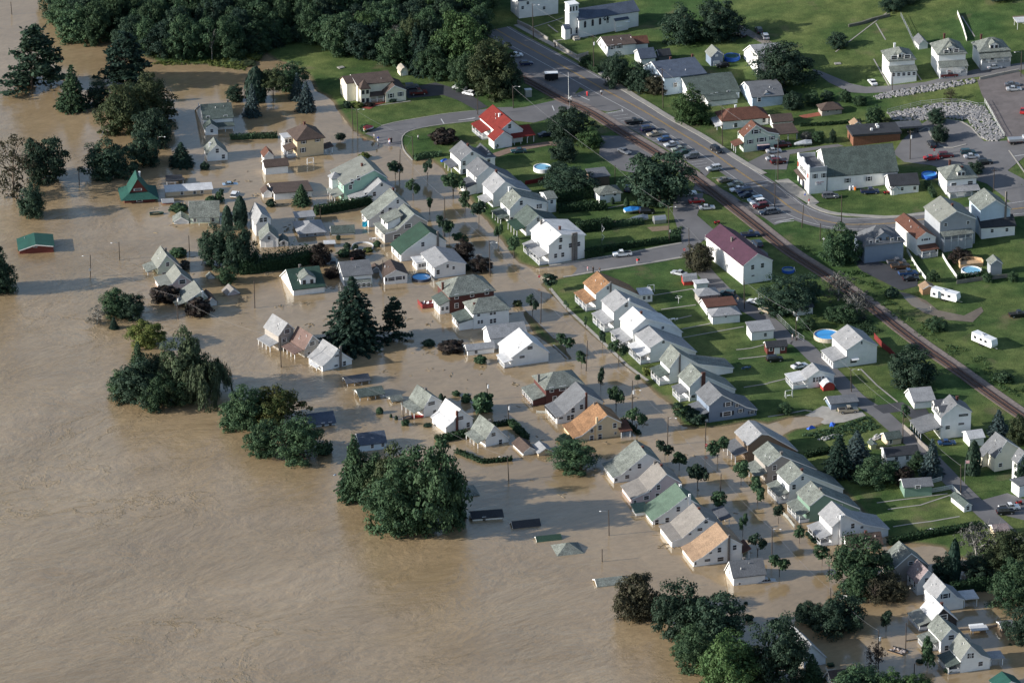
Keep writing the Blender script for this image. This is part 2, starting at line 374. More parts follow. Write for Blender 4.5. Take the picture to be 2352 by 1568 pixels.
road_poly('forecourt', 'B 1400,905 1330,830 1500,790 1650,760 1780,800 2000,890 2130,985 2020,1012 1860,925 1720,875', M_ASPHD, .05)
road_poly('roadside_lot', 'C 60,480 260,560 640,780 560,890 440,850 160,690 -20,590', M_ASPH, .045)
road_poly('cross_street', 'G 1480,230 1760,205 1740,290 1700,410 1850,540 1760,640 1680,700 1660,790 1570,790 1300,838 900,905 560,962 470,975 260,960 250,890 340,880 640,830 1130,750 1370,700 1560,660 1480,400', M_ASPH, .05)
road_poly('yard_lot', 'C 820,1250 1000,1250 1300,1420 1180,1600 1000,1568 800,1420', M_ASPH, .045)
road_poly('lane_by_railway', 'G 1760,640 1850,540 1980,560 2200,640 2352,760 2352,860 2100,700 1900,600', M_ASPH, .048)
ALLEY = smooth(tp('G 1650,760 1740,900 1880,1050 2040,1200 H -100,1310 60,1420 170,1568 L 270,-20 470,180 640,340 820,540 1010,640 1180,800 1380,960 1560,1140 1760,1350 1980,1560 N 2130,120 2280,260 2500,420'))
strip('alley', ALLEY, 5.2, M_ASPH, .055)
road_poly('upper_road', 'D 400,640 470,650 760,770 900,800 1110,790 1450,755 1900,640 2360,575 2360,640 1900,712 1420,790 1080,850 900,860 750,850 560,760', M_ASPH, .05)
road_poly('upper_parking_area', 'D 1920,735 2290,645 2360,700 2700,700 2700,1250 2360,1290 2170,1255 2010,960 1960,860', mat('worn_asphalt', (.13, .115, .115), .9, .2, .3), .045)
road_poly('bank_drive', 'D 1380,1160 1470,1105 1640,1098 1830,1132 1900,1215 1985,1300 2360,1290 2700,1280 2700,1390 2360,1440 2200,1568 H 2400,110 2400,330 2220,280 2010,120 D 1500,1520 1250,1490 1150,1410 1230,1290', M_ASPH, .052)
road_poly('shop_lane', 'D 0,1400 640,1325 700,1345 480,1370 200,1420 170,1560 -60,1560 -200,1500', M_ASPH, .052)
road_poly('gravel_lot', 'H 770,820 980,830 1390,930 1370,1060 1220,1100 860,920', M_ASPHD, .05)
road_poly('muddy_track', 'H 1200,1110 1300,1130 1450,1190 1560,1280 1800,1330 1960,1250 1980,1290 1880,1390 1640,1370 1420,1300 1250,1160', mat('wet_mud', (.15, .12, .09), .5, .2, .4), .045)
road_poly('puddle', 'H 1245,1165 1320,1150 1400,1190 1500,1250 1500,1295 1420,1290 1320,1240', mat('puddle_water', (.2, .16, .11), .08, .1, .1, spec=.6), .075)
road_poly('concrete_apron', 'L 340,680 500,590 640,610 620,640 860,640 900,680 700,740 520,760 400,690', M_CONC, .07)
road_poly('garage_apron', 'L 960,590 1230,555 1350,625 1450,610 1480,660 1340,720 1240,640 1060,660', M_ASPHD, .06)
road_poly('gravel_patch', 'L 1940,1460 2200,1390 2360,1450 2700,1500 2700,1700 2360,1640 2060,1568', M_ASPH, .05)
road_poly('brick_patio', 'D 280,1065 480,1030 500,1062 330,1090', mat('red_paving', (.25, .08, .05), .9), .06)
road_poly('hall_forecourt', 'H 60,90 185,75 375,210 470,290 440,310 380,310 180,190', M_CONC, .08)
road_poly('mulch_bed', 'B 970,990 1080,940 1240,930 1130,960 1040,1008', mat('red_mulch', (.22, .05, .035), .95), .06)
road_poly('dirt_bed', 'G 1240,520 1440,505 1440,545 1290,560', mat('bare_earth', (.2, .15, .1), .95), .05)
# painted lines
mb = MB(); strip_mb(mb, MAIN, 4.2, .16, .1, across=2); strip_mb(mb, MAIN, -3.7, .16, .1, across=2)
mb.build('edge_lines', M_WPAINT)['kind'] = 'structure'
mb = MB(); strip_mb(mb, MAIN, .12, .13, .1, across=2); strip_mb(mb, MAIN, -.2, .13, .1, across=2)
mb.build('centre_lines', M_YPAINT)['kind'] = 'structure'
mb = MB()
bays = tp('C 880,1047 925,1070 960,1097 1000,1115 1070,1148 1115,1188 1160,1215 1250,1270 1290,1300 1340,1330 1400,1350 1470,1398 1540,1440 1620,1495 1650,1517 1685,1540 G 1835,72 1900,105 1945,150 2020,192 2060,232 2110,268 2200,330 2240,370 H 20,450 60,480')
for a in bays:
    c, s = math.cos(rad(19)), math.sin(rad(19)); b = (a[0] + 5 * c, a[1] + 5 * s)
    strip_mb(mb, [a, b], 0, .13, .09, across=2)
for a, b in (('C 860,1045', 'C 1010,1018'), ('C 1010,1005', 'C 1020,1028'), ('C 370,975', 'C 388,1020'), ('C 610,878', 'C 712,925'), ('B 1700,1095', 'B 1728,1140'), ('B 1860,1108', 'B 2010,1090'), ('B 1925,1100', 'B 2015,1085'),
             ('G 2120,130', 'G 2350,95'), ('G 2140,165', 'G 2350,128'), ('H 60,480', 'H 240,462'), ('H 75,470', 'H 235,442'), ('D 2250,1440', 'D 2400,1420')):
    strip_mb(mb, tp(a) + tp(b), 0, .3, .092, across=2)
mb.build('parking_lines', M_WPAINT)['kind'] = 'structure'
# pavements and kerbs
def kerbed(name, s, wd, m=M_CONC, dz=.16): strip(name, smooth(tp(s), 1), wd, m, dz, 0, .3)
kerbed('sidewalk', 'C 40,230 330,390 560,510 800,660 1100,870 1280,975 1440,1080 1700,1220 1850,1310 2120,1490 2320,1600', 2.0)
kerbed('sidewalk', 'H 380,305 470,355 600,395 760,408 860,415 1150,432 1450,395', 1.8)
kerbed('sidewalk', 'G 1570,795 1300,842 900,907 560,965 470,978', 1.0)
kerbed('sidewalk', 'G 340,872 640,828 930,782 1130,748 1370,698 1560,665', 1.0)
kerbed('kerb', 'B 2020,1018 1750,1045 1500,1087 1300,1120 1150,1158', .35, M_CONC, .14)
kerbed('kerb', 'B 2010,1112 1650,1152 1420,1197 1350,1240 1335,1300 1360,1390 1440,1475', .35, M_CONC, .14)
kerbed('kerb', 'D 1640,1098 1830,1130 1985,1305 2170,1270', .4, M_CONC, .16)
kerbed('kerb', 'D 2215,1385 2360,1590', .4, M_CONC, .14)
kerbed('kerb', 'D 1380,1210 1470,1165 1490,1230 1560,1330 1660,1370 1820,1330', .6, M_CONC, .2)
def path(s, wd=.9, dz=.07, m=M_CONC): strip('footpath', tp(s), wd, m, dz, across=2)
for s in ('G 350,1080 500,1260 650,1400 830,1568 K 1060,220 1250,360', 'G 870,480 1050,450 1130,438', 'G 880,345 1050,310', 'G 1300,1145 1660,1085', 'G 1370,1275 1690,1232', 'G 1500,1365 1650,1330', 'G 1560,1455 1780,1412 1830,1400',
          'G 1560,1535 2130,1432', 'K 2060,75 2200,60 2350,20', 'K 2130,420 2352,385', 'K 2080,160 2352,130', 'L 0,380 150,345 170,330', 'L 0,690 340,630 400,640', 'L 850,250 1000,400 1190,555', 'L 1000,1480 1400,1430 1650,1395', 'L 1100,1540 1400,1500 1700,1400',
          'N 1150,130 1500,80 1760,35', 'N 1170,240 1500,215 1960,115', 'D 970,545 1110,790', 'D 990,215 1080,370', 'D 1780,150 1900,340', 'D 1340,640 1410,740', 'B 1100,975 1420,930', 'C 200,250 470,165', 'C 330,230 420,300', 'C 380,380 560,350 700,345', 'K 380,30 540,180', 'G 30,1180 390,1540', 'D 620,480 1090,120'):
    path(s, .4 if s[0] == 'D' else (.9 if 'K 1060' in s or 'K 540' in s else .5))
strip('driveway', tp('C -160,1430 0,1375 160,1350 330,1320 520,1330'), 3.2, mat('dirt_drive', (.2, .14, .11), .95), .05)
strip('driveway', tp('D -60,860 0,400 C 2060,240'), 3.0, M_GRAVEL, .05)
# railway: ballast, sleepers and two rails
RAIL = smooth(tp('C -200,570 60,700 300,830 460,920 700,1020 1000,1215 1300,1395 1500,1520 G 1665,62 2000,320 2350,598 H 200,760 380,870 560,985 940,1245 1330,1560 L 1700,240 2000,460 2352,705 2800,1010'))
strip('ballast', RAIL, 3.6, mat('ballast', (.14, .105, .095), .95, .3, 1.2), .16, 0, .4, 5)
strip('ballast_shoulder', RAIL, 1.8, mat('ballast_pale', (.2, .165, .15), .95, .3, 1.2), .12, 2.7, 0, 3)
rw = empty('railway_track', (0, 0, 0)); tag(rw, 'single rusty railway track on ballast running diagonally beside the parking rows', 'railway track')
for off in (.75, -.75):
    strip_mb(MB(), RAIL, off, .16, .42, .18, 2).build('rail', M_RUST, rw)
mb = MB(); dp = dense(RAIL, .62); N_ = norms(dp)
for p, nn in zip(dp[::1], N_):
    z = th_at(*p) + .2; t = (nn[1], -nn[0]); c = [(p[0] + nn[0] * a + t[0] * b, p[1] + nn[1] * a + t[1] * b, z + .03) for a, b in ((-1.3, -.12), (1.3, -.12), (1.3, .12), (-1.3, .12))]
    mb.add(c, [(0, 1, 2, 3)])
tag(mb.build('sleepers', mat('sleeper_wood', (.06, .045, .04), .9), rw), None, None, None, 'stuff')
# ------------------------------------------------------------------ house builder
PANE = MB().box(-.5, .5, -.03, .03, 0, 1).mesh('pane', M_GLASS)
def frame_mesh():
    m = MB(); t = .14
    m.box(-.5 - t, -.5, -.05, .05, -.09, 1.09); m.box(.5, .5 + t, -.05, .05, -.09, 1.09)
    m.box(-.5, .5, -.05, .05, 1, 1.09); m.box(-.5, .5, -.05, .05, -.09, 0); m.box(-.5, .5, -.045, .045, .47, .53)
    return m.mesh('frame', M_TRIM)
FRAME = frame_mesh()
SHUT = [MB().box(a, a + .29, -.04, .05, 0, 1).mesh('shutter', M_SHUT) for a in (-.95, .66)]
DOORM = MB().box(-.5, .5, -.05, .05, 0, 2.05).mesh('door', mat('door_paint', (.25, .22, .2), .5))
class House:
    pass
def window(h, face, a, z, wd=.95, ht=1.35, sh=0):
    """face 0: traced wall y=0; face 1: wall x=0; face 2: wall y=sg*L"""
    if face == 0: loc, rz = (a, -.04 * h.sg, z - ht / 2), 0
    else: loc, rz = (-.04, h.sg * a, z - ht / 2), PI / 2
    o = ob('window', PANE, h.root, loc, rz, (wd, 1, ht)); f = ob('frame', FRAME, o)
    if sh: ob('shutter', SHUT[0], o); ob('shutter', SHUT[1], o)
    h.nw += 1
    return o
def roof_slab(poly, y0, y1, over=.35, th=.2, ext=.4):
    p = [list(q) for q in poly]
    for i, j in ((0, 1), (-1, -2)):
        dx, dz = p[i][0] - p[j][0], p[i][1] - p[j][1]; L = math.hypot(dx, dz) or 1
        if abs(dx) > .2: p[i] = [p[i][0] + dx / L * ext, p[i][1] + dz / L * ext]
    lo = [(a, b + .03) for a, b in p]; hi = [(a, b + .03 + th) for a, b in p]
    m = MB(); n = len(p); a, b = min(y0, y1) - over, max(y0, y1) + over
    for i in range(n - 1):
        m.prism([lo[i], lo[i + 1], hi[i + 1], hi[i]], a, b)
    return m
def new_house(name, label, A, th, mode, wall, cat='house', group=None):
    h = House(); h.A = A; h.th = th; h.sg = 1 if mode == 'R' else -1; h.nw = 0
    h.ang = rad(th) if mode == 'R' else rad(th + 90)
    h.ex = (math.cos(h.ang), math.sin(h.ang)); h.ey = (-h.ex[1] * h.sg, h.ex[0] * h.sg)
    h.root = tag(empty(name, A, h.ang), label, cat, group); h.wet = A[2] < .25; h.wall = wall; h.base = -2.6 if A[2] < .25 else -1.2
    return h
def trace(h, t, outline, D, A=None):
    A = A or h.A
    pts = [on_plane(px(t, p), A, h.ex) for p in outline]
    k = max(range(len(pts)), key=lambda i: pts[i][1])
    s0, z0 = pts[k]
    R = (A[0] + h.ex[0] * s0, A[1] + h.ex[1] * s0)
    d = Pz(px(t, D), A[2] + z0)
    L = abs((d[0] - R[0]) * h.ey[0] + (d[1] - R[1]) * h.ey[1])
    return pts, min(max(L, 1.5), 40)
def body(h, pts, L, wall, roof, x0=0, y0=0, z0=None):
    z0 = h.base if z0 is None else z0
    P = [(pts[0][0], z0)] + [tuple(p) for p in pts] + [(pts[-1][0], z0)]
    a, b = sorted((y0, y0 + h.sg * L))
    m = MB().prism(P, a, b); m.build('wall', MATS['wall_' + wall], h.root)
    r = roof_slab(pts, a, b).build('roof', MATS['roof_' + roof], h.root); return r
def barge(h, pts, L):
    """white boards along the gable and a white corner/eave trim"""
    a, b = sorted((0, h.sg * L)); m = MB()
    for (xa, za), (xb, zb) in zip(pts, pts[1:]):
        for y in (((a - .385, a - .355),) if h.sg > 0 else ((b + .355, b + .385),)):
            m.prism([(xa, za - .1), (xb, zb - .1), (xb, zb + .2), (xa, za + .2)], *y)
    m.build('barge_board', M_TRIM, h.root)
def auto_side(h, L, ze, sh=0):
    rows = []; z = ze - 1.25
    while z > .7: rows.append(z); z -= 2.75
    n = max(1, int(L / 2.9))
    for z in rows:
        for i in range(n): window(h, 1, L * (i + .5) / n, z, .9, 1.3, sh)
def chimney(h, x, y, zt, sz=.6, m=M_CHIM, z0=0):
    mb = MB().box(x - sz / 2, x + sz / 2, y - sz / 2, y + sz / 2, z0, zt).box(x - sz / 2 - .08, x + sz / 2 + .08, y - sz / 2 - .08, y + sz / 2 + .08, zt, zt + .14)
    return mb.build('chimney', m, h.root)
def porch(h, side, a, b, dep, zt, ze, roof='grey', kind='open', base=None, deck=.6):
    """side 'x': outside the wall x=0 between y=a..b; side 'y': outside the traced wall between x=a..b"""
    z0 = h.base if base is None else base
    def T(u, o, z):      # u along wall, o outwards
        return (-o, h.sg * u, z) if side == 'x' else (u, -h.sg * o, z)
    def bx(m, u0, u1, o0, o1, za, zb):
        p, q = T(u0, o0, za), T(u1, o1, zb)
        m.box(min(p[0], q[0]), max(p[0], q[0]), min(p[1], q[1]), max(p[1], q[1]), za, zb)
    e = .3; m = MB()
    v = [T(a - e, 0.03, zt), T(b + e, 0.03, zt), T(b + e, dep + e, ze), T(a - e, dep + e, ze)]
    m.add(v + [(p[0], p[1], p[2] - .18) for p in v], [(0, 1, 2, 3), (7, 6, 5, 4), (0, 4, 5, 1), (1, 5, 6, 2), (2, 6, 7, 3), (3, 7, 4, 0)])
    m.build('porch_roof', MATS['roof_' + roof], h.root)
    if kind == 'closed':
        m = MB(); w0 = T(a, 0.02, 0); P = [T(a, 0.02, z0), T(a, 0.02, zt - .2), T(a, dep, ze - .2), T(a, dep, z0)]; Q = [T(b, 0.02, z0), T(b, 0.02, zt - .2), T(b, dep, ze - .2), T(b, dep, z0)]
        m.add(P + Q, [(0, 1, 2, 3), (7, 6, 5, 4), (3, 2, 6, 7), (1, 5, 6, 2)]); m.build('porch_wall', MATS['wall_' + h.wall], h.root)
        n = max(2, int((b - a) / 1.4))
        for i in range(n):
            u = a + (b - a) * (i + .5) / n; p = T(u, dep + .04, max(.3, ze - 1.6))
            o = ob('window', PANE, h.root, p, PI / 2 if side == 'x' else 0, (.9, 1, 1.05)); ob('frame', FRAME, o)
        return
    n = max(2, int(round((b - a) / 2.4)) + 1)
    for i in range(n):
        u = a + .1 + (b - a - .2) * i / (n - 1); m = MB(); bx(m, u - .09, u + .09, dep - .18, dep, z0, ze - .18); m.build('post', M_TRIM, h.root)
    if kind == 'open' and deck:
        m = MB(); bx(m, a, b, .03, dep, z0, deck); m.build('porch_floor', MATS['wall_' + ('wood' if h.sg < 0 else 'grey')], h.root)
        m = MB(); bx(m, a, b, dep - .1, dep - .04, deck + .75, deck + .85)
        for k in range(int((b - a) / .3)): bx(m, a + k * .3, a + k * .3 + .06, dep - .1, dep - .04, deck, deck + .8)
        for u in (a, b - .06): bx(m, u, u + .06, .2, dep - .1, deck + .1, deck + .8)
        m.build('railing', M_TRIM, h.root)
def dormer(h, d, s, z, wd, ht, dep, roof, wall=None, hip=False, face=1):
    """gabled dormer looking out over wall x=0 (face 1) or over the traced wall (face 0); s = distance in from that wall"""
    wall = wall or h.wall; m = MB(); P = [(-wd / 2, z - 1.2), (wd / 2, z - 1.2), (wd / 2, z + ht), (0, z + ht + wd * .32), (-wd / 2, z + ht)]
    e = empty('dormer', (s, h.sg * d, 0) if face == 1 else (d, h.sg * s, 0), (-PI / 2 if face == 1 else (0 if h.sg > 0 else PI))); e.parent = h.root
    m.prism(P, 0, dep); m.build('wall', MATS['wall_' + wall], e)
    roof_slab([P[4], P[3], P[2]], 0, dep, .2, .12, .25).build('roof', MATS['roof_' + roof], e)
    for k in ((0,) if wd < 1.9 else (-wd / 4, wd / 4)):
        ob('window', PANE, e, (k, -.04, z + .15), 0, (min(.9, wd * .34), 1, ht * .8))
def H(t, mode, A, outline, D, wall, roof, label, th=21, win=None, win2=None, sh=0, px_=None, side=1, ext=(), ch=(), pf=None, pg=None, name=None, cat='house', blk=(), trim=1, group=None, dz=0):
    Aw = gr(t, A); Aw = (Aw[0], Aw[1], Aw[2] + dz)
    h = new_house(name or {'house': 'gable_house'}.get(cat, cat.replace(' ', '_')), label, Aw, th, mode, wall, cat, group)
    pts, L = trace(h, t, outline, D); pts[0] = (max(-.3, min(.3, pts[0][0])), pts[0][1]); h.L = L; h.pts = pts
    body(h, pts, L, wall, roof)
    if trim: barge(h, pts, L)
    wmax = max(p[0] for p in pts)
    if win:
        for q in win:
            s, z = on_plane(px(t, q[:2]), Aw, h.ex); window(h, 0, s, z, *(q[2:] or (.95, 1.3)), sh=sh)
    elif win is None:
        zt = max(p[1] for p in pts)
        for (s, z) in ((wmax * .3, zt * .62), (wmax * .62, zt * .62)):
            if z > 1.2 and wmax > 3.5: window(h, 0, s, z, .85, 1.2, sh)
    if win2:
        for q in win2:
            s, z = on_plane(px(t, q[:2]), Aw, h.ey); window(h, 1, s, z, *(q[2:] or (.95, 1.3)), sh=sh)
    elif win2 is None and pts[0][1] > 1.5: auto_side(h, L, pts[0][1], sh)
    for e in ext:                                  # chimney stacks standing against the traced wall: (x, ytop, width, material)
        s, z = on_plane(px(t, e[:2]), Aw, h.ex); mb = MB().box(s - e[2] / 2, s + e[2] / 2, *sorted((-.45 * h.sg, .05 * h.sg)), h.base, z); mb.build('chimney', {'b': M_BRICK, 'g': M_CHIM, 'w': M_TRIM, 't': MATS['wall_beige']}[e[3]], h.root)
    k = max(range(len(pts)), key=lambda i: pts[i][1])
    if k and cat == 'house':                       # vent pipes on the slope
        for j in range(RV.randint(1, 3)):
            u = RV.uniform(.25, .8); s_, z_ = pts[0][0] + (pts[k][0] - pts[0][0]) * u, pts[0][1] + (pts[k][1] - pts[0][1]) * u if k == 1 else None
            if z_ is None: break
            y_ = h.sg * L * RV.uniform(.15, .85); MB().tube((s_, y_, z_ - .2), (s_, y_, z_ + .65), .1, None, 6).build('vent_pipe', M_TRIM if j else M_METAL, h.root)
    for c in ch:                                   # (fraction along ridge, offset from ridge, height over ridge, material)
        chimney(h, pts[k][0] + c[1], h.sg * L * c[0], pts[k][1] + c[2], .55, {'b': M_BRICK, 'g': M_CHIM, 'w': M_TRIM}[c[3]], pts[k][1] - 1.5 - abs(c[1]))
    if pf:                                         # porch along the side wall
        q = dict(a=0, b=L, dep=2.4, zt=pts[0][1] - 2.1, ze=pts[0][1] - 2.8, roof=roof, kind='open'); q.update(pf); porch(h, 'x', q['a'], min(q['b'], L), q['dep'], q['zt'], q['ze'], q['roof'], q['kind'], deck=q.get('deck', max(0, q['ze'] - 2.3)))
    if pg:
        q = dict(a=0, b=wmax, dep=2.4, zt=2.8, ze=2.3, roof=roof, kind='open'); q.update(pg); porch(h, 'y', q['a'], q['b'], q['dep'], q['zt'], q['ze'], q['roof'], q['kind'], deck=q.get('deck', .4))
    for b in blk:                                  # traced extension blocks: (mode-independent) outline in own plane
        bl(h, t, *b)
    return h
def bl(h, t, A, outline, D, wall, roof):
    """another traced prism of the same house, same orientation"""
    g = gr(t, A); dx, dy = g[0] - h.A[0], g[1] - h.A[1]
    x = dx * h.ex[0] + dy * h.ex[1]; y = (dx * h.ey[0] + dy * h.ey[1])
    A2 = (g[0], g[1], h.A[2]); pts, L = trace(h, t, outline, D, A2)
    pts = [(p[0] + x, p[1]) for p in pts]
    body(h, pts, L, wall, roof, y0=h.sg * y)
def mprofile(w, he, hr, kind):
    if kind == 'flat': return [(0, he), (w, he)]
    if kind == 'shed': return [(0, he), (w, hr)]
    if kind == 'gambrel': return [(0, he), (w * .18, he + (hr - he) * .65), (w / 2, hr), (w * .82, he + (hr - he) * .65), (w, he)]
    return [(0, he), (w / 2, hr), (w, he)]
def S(t, A, w, d, he, hr, ax, wall, roof, label, th=21, cat='shed', kind='gable', name=None, win=(), door=0, group=None, dz=0, sidewin=0, posts=0):
    """building given in metres from its near corner; w along the street front, d away; ridge axis 'u' (gable to the right front) or 'v'"""
    Aw = gr(t, A); Aw = (Aw[0], Aw[1], Aw[2] + dz)
    h = new_house(name or cat.replace(' ', '_'), label, Aw, th, 'R' if ax == 'u' else 'L', wall, cat, group)
    if ax == 'u': pts, L = mprofile(w, he, hr, kind), d
    else: pts, L = mprofile(d, he, hr, kind), w
    h.pts, h.L = pts, L
    if posts:
        roof_slab(pts, 0, h.sg * L).build('roof', MATS['roof_' + roof], h.root)
        MB().prism([(p[0], p[1] - .02) for p in pts] if kind != 'flat' else [(0, he - .15), (w, he - .15), (w, he), (0, he)], *sorted((0, h.sg * L))).build('gable_infill', MATS['wall_' + wall], h.root)
        for x in (.1, pts[-1][0] - .1):
            for k in range(posts): y = h.sg * (.1 + (L - .2) * k / (posts - 1)); MB().box(x - .08, x + .08, y - .08, y + .08, h.base, he).build('post', M_TRIM, h.root)
    else:
        body(h, pts, L, wall, roof)
        if kind == 'gable': barge(h, pts, L)
    for a, z in win: window(h, 0 if ax == 'u' else 1, a, z, .8, 1.0)
    if sidewin:
        for i in range(sidewin): window(h, 1 if ax == 'u' else 0, (L if ax == 'u' else pts[-1][0]) * (i + .5) / sidewin, he * .6, .7, .9)
    if door:
        f = 0 if ax == 'u' else 1; a = (w if ax == 'u' else L) / 2; hh = min(2.1, he - .2)
        m = MB().box(-door / 2, door / 2, -.05, .05, 0, hh)
        ob('door', m.mesh('door', mat('garage_door', (.7, .7, .69), .5, .05)), h.root, (a, -.05 * h.sg, 0) if f == 0 else (-.05, h.sg * a, 0), 0 if f == 0 else PI / 2)
    return h
def HIP(t, A, w, d, he, hr, wall, roof, label, th=21, over=.5, cat='house', name=None, win=None, sh=0, ch=(), dz=0, rl=None, group=None, porchf=None, porchs=None, dorm=None, bay=None):
    """hipped building from its near corner, metres"""
    Aw = gr(t, A); Aw = (Aw[0], Aw[1], Aw[2] + dz)
    h = new_house(name or ('hip_roofed_house' if cat == 'house' else cat.replace(' ', '_')), label, Aw, th, 'R', wall, cat, group); h.L = d; h.pts = [(0, he), (w, he)]
    MB().box(0, w, 0, d, h.base, he).build('wall', MATS['wall_' + wall], h.root)
    hipr(h, 0, w, 0, d, he, hr, roof, over, rl)
    if win is None:
        z = he - 1.2
        while z > .6:
            for i in range(2 if w < 10 else 3): window(h, 0, w * (i + .5) / (2 if w < 10 else 3), z, .95, 1.3, sh)
            for i in range(2): window(h, 1, d * (i + .5) / 2, z, .95, 1.3, sh)
            z -= 2.8
    else:
        for q in win:
            s, z = on_plane(px(t, q[:2]), Aw, h.ex); window(h, 0, s, z, *(q[2:] or (.95, 1.3)), sh=sh)
    for c in ch: chimney(h, c[0], c[1], c[2], .55, {'b': M_BRICK, 'g': M_CHIM, 'w': M_TRIM}[c[3]], he)
    if porchf: q = dict(a=0, b=w, dep=2.4, zt=3.2, ze=2.6, roof=roof, kind='open'); q.update(porchf); porch(h, 'y', q['a'], q['b'], q['dep'], q['zt'], q['ze'], q['roof'], q['kind'], deck=q.get('deck', .5))
    if porchs: q = dict(a=0, b=d, dep=2.4, zt=3.2, ze=2.6, roof=roof, kind='open'); q.update(porchs); porch(h, 'x', q['a'], q['b'], q['dep'], q['zt'], q['ze'], q['roof'], q['kind'], deck=q.get('deck', .5))
    if dorm: dormer(h, w / 2, .5, he + .5, dorm, 1.2, d * .38, roof, face=0)
    return h
def hipr(h, x0, x1, y0, y1, he, hr, roof, over=.5, rl=None, nm='roof'):
    a, b, c, d = x0 - over, x1 + over, y0 - over, y1 + over; W_, D_ = b - a, d - c; m = MB()
    if W_ >= D_: k = D_ / 2 if rl is None else (W_ - rl) / 2; r = [(a + k, (c + d) / 2, hr), (b - k, (c + d) / 2, hr)]; al = 'x'
    else: k = W_ / 2 if rl is None else (D_ - rl) / 2; r = [((a + b) / 2, c + k, hr), ((a + b) / 2, d - k, hr)]; al = 'y'
    e = [(a, c, he), (b, c, he), (b, d, he), (a, d, he)]
    if al == 'x': F = [(0, 1, 5, 4), (1, 2, 5), (2, 3, 4, 5), (3, 0, 4)]
    else: F = [(0, 1, 4), (1, 2, 5, 4), (2, 3, 5), (3, 0, 4, 5)]
    m.add(e + r, F); m.box(a, b, c, d, he - .2, he - .004)
    m.build(nm, MATS['roof_' + roof], h.root)
# ================================================================== HOUSES
# --- north-west, standing in the flood
h = H('A', 'L', (1872, 1200), [(1870, 1095), (1848, 965), (1800, 1010)], (2118, 955), 'white', 'ggd', 'white house with green shingle roof and long front porch, flooded beside the dark spruces', 11, win2=[(1912, 1088), (2073, 1080)],
      pf=dict(a=3.8, b=9.6, dep=2.2, zt=2.4, ze=1.9, deck=0, roof='ggd'), ch=[(.92, .3, .8, 'g')])
S('A', (1887, 1245), 3.9, 3.4, 2.2, 3.6, 'u', 'white', 'ggd', 'white front gable room with chimney pipe on the green-roofed porch house', 11, 'annex', win=[(2.0, 1.4)])
H('A', 'R', (1912, 1482), [(1905, 1418), (1990, 1330), (2090, 1408)], (1955, 1268), 'white', 'gg', 'small white cottage with sun-patched grey roof directly below the green-roofed porch house', 12, win=[(1996, 1385), (2052, 1438)], ch=[(.5, -1.6, -.4, 'w')])
HIP('B', (380, 1450), 8.4, 8.6, 5.6, 8.6, 'beige', 'brown', 'beige two storey house with flat-topped brown hipped roof and dark shutters', 20, rl=2.6, win=[(438, 1300), (565, 1282), (432, 1380)], sh=1, ch=[(4, 5, 9.2, 'b')],
    porchs=dict(a=.5, b=4.5, dep=3, zt=3.4, ze=2.6, roof='brown', deck=.5))
h = S('B', (262, 1412), 2.6, 3.4, 5.0, 5.1, 'u', 'white', 'white', 'white two storey glazed sunroom tower beside the beige hipped house', 20, 'sunroom', 'flat', win=[(.7, 4), (1.9, 4), (.7, 1.4), (1.9, 1.4)], sidewin=2)
h = S('B', (640, 1412), 2.2, 3.2, 1.6, 2.0, 'u', 'white', 'brown', 'white side porch with shed roof standing against the beige house', 20, 'porch', 'shed', posts=2)
S('B', (88, 1608), 6.9, 4.6, 2.5, 3.8, 'v', 'white', 'brown', 'white garage with dark brown roof in the water below the beige house', 14, 'garage')
S('B', (75, 1490), 2.9, 4.0, 1.8, 3.3, 'u', 'white', 'rbrown', 'small white outbuilding with rusty brown roof behind the brown-roofed garage', 14, 'shed', sidewin=1)
h = H('B', 'L', (935, 945), [(935, 785), (878, 690), (830, 765)], (1195, 648), 'cream', 'brown', 'large cream house with brown roof, corner turret and attached garage on the meadow', 17, win2=[(1095, 795), (1170, 780), (1080, 885)], sh=1,
      blk=[((835, 935), [(835, 768), (802, 706), (775, 730)], (900, 690), 'cream', 'brown')])
m = MB().box(.0 - 2.4, 0.2, -3.2, -.4, h.base, 5.4).build('turret_wall', MATS['wall_cream'], h.root); hipr(h, -2.4, .2, -3.2, -.4, 5.4, 7.9, 'brown', .35, None, 'turret_roof')
for a in (-1.1, -2.5): 
    for z in (1.5, 4.2): ob('window', PANE, h.root, (-2.44, a, z - .65), PI / 2, (.9, 1, 1.3))
porch(h, 'x', 3.4, 7.8, 2.4, 3.3, 2.7, 'brown')
H('B', 'R', (1192, 945), [(1192, 855), (1272, 788), (1378, 828)], (1215, 700), 'cream', 'brown', 'cream front-gabled wing with two shuttered windows joined to the turreted house', 17, win=[(1240, 880), (1328, 865)], sh=1, cat='house wing')
S('B', (1328, 700), 2.5, 3.4, 1.5, 2.7, 'u', 'cream', 'cream', 'small cream barn-roofed shed on the meadow below the forest edge', 18, 'shed', 'gambrel', door=1.3)
# --- red roof house
h = H('B', 'R', (2232, 1335), [(2215, 1215), (2345, 1112), (2450, 1190)], (2150, 975), 'white', 'red', 'white house with bright red roof, dormer and porches beside the rail crossing', 23, side=0, win=[(2330, 1160)], ch=[(.45, -1.2, .2, 'w')],
      pf=dict(a=6, b=14, dep=3.0, zt=3.4, ze=2.5, roof='red'))
dormer(h, 9.5, 1.3, 3.9, 1.8, 1.1, 3.2, 'red')
H('B', 'R', (2190, 1372), [(2188, 1292), (2275, 1212), (2352, 1258)], (2158, 1180), 'white', 'red', 'white front wing of the red-roofed house with blank gable wall', 23, win=[], win2=[], cat='house wing')
S('C', (20, 1335), 6.6, 4.5, 2.4, 3.7, 'v', 'white', 'red', 'open red-roofed porch on white posts at the east side of the red-roofed house', 23, 'porch', 'shed', posts=4)
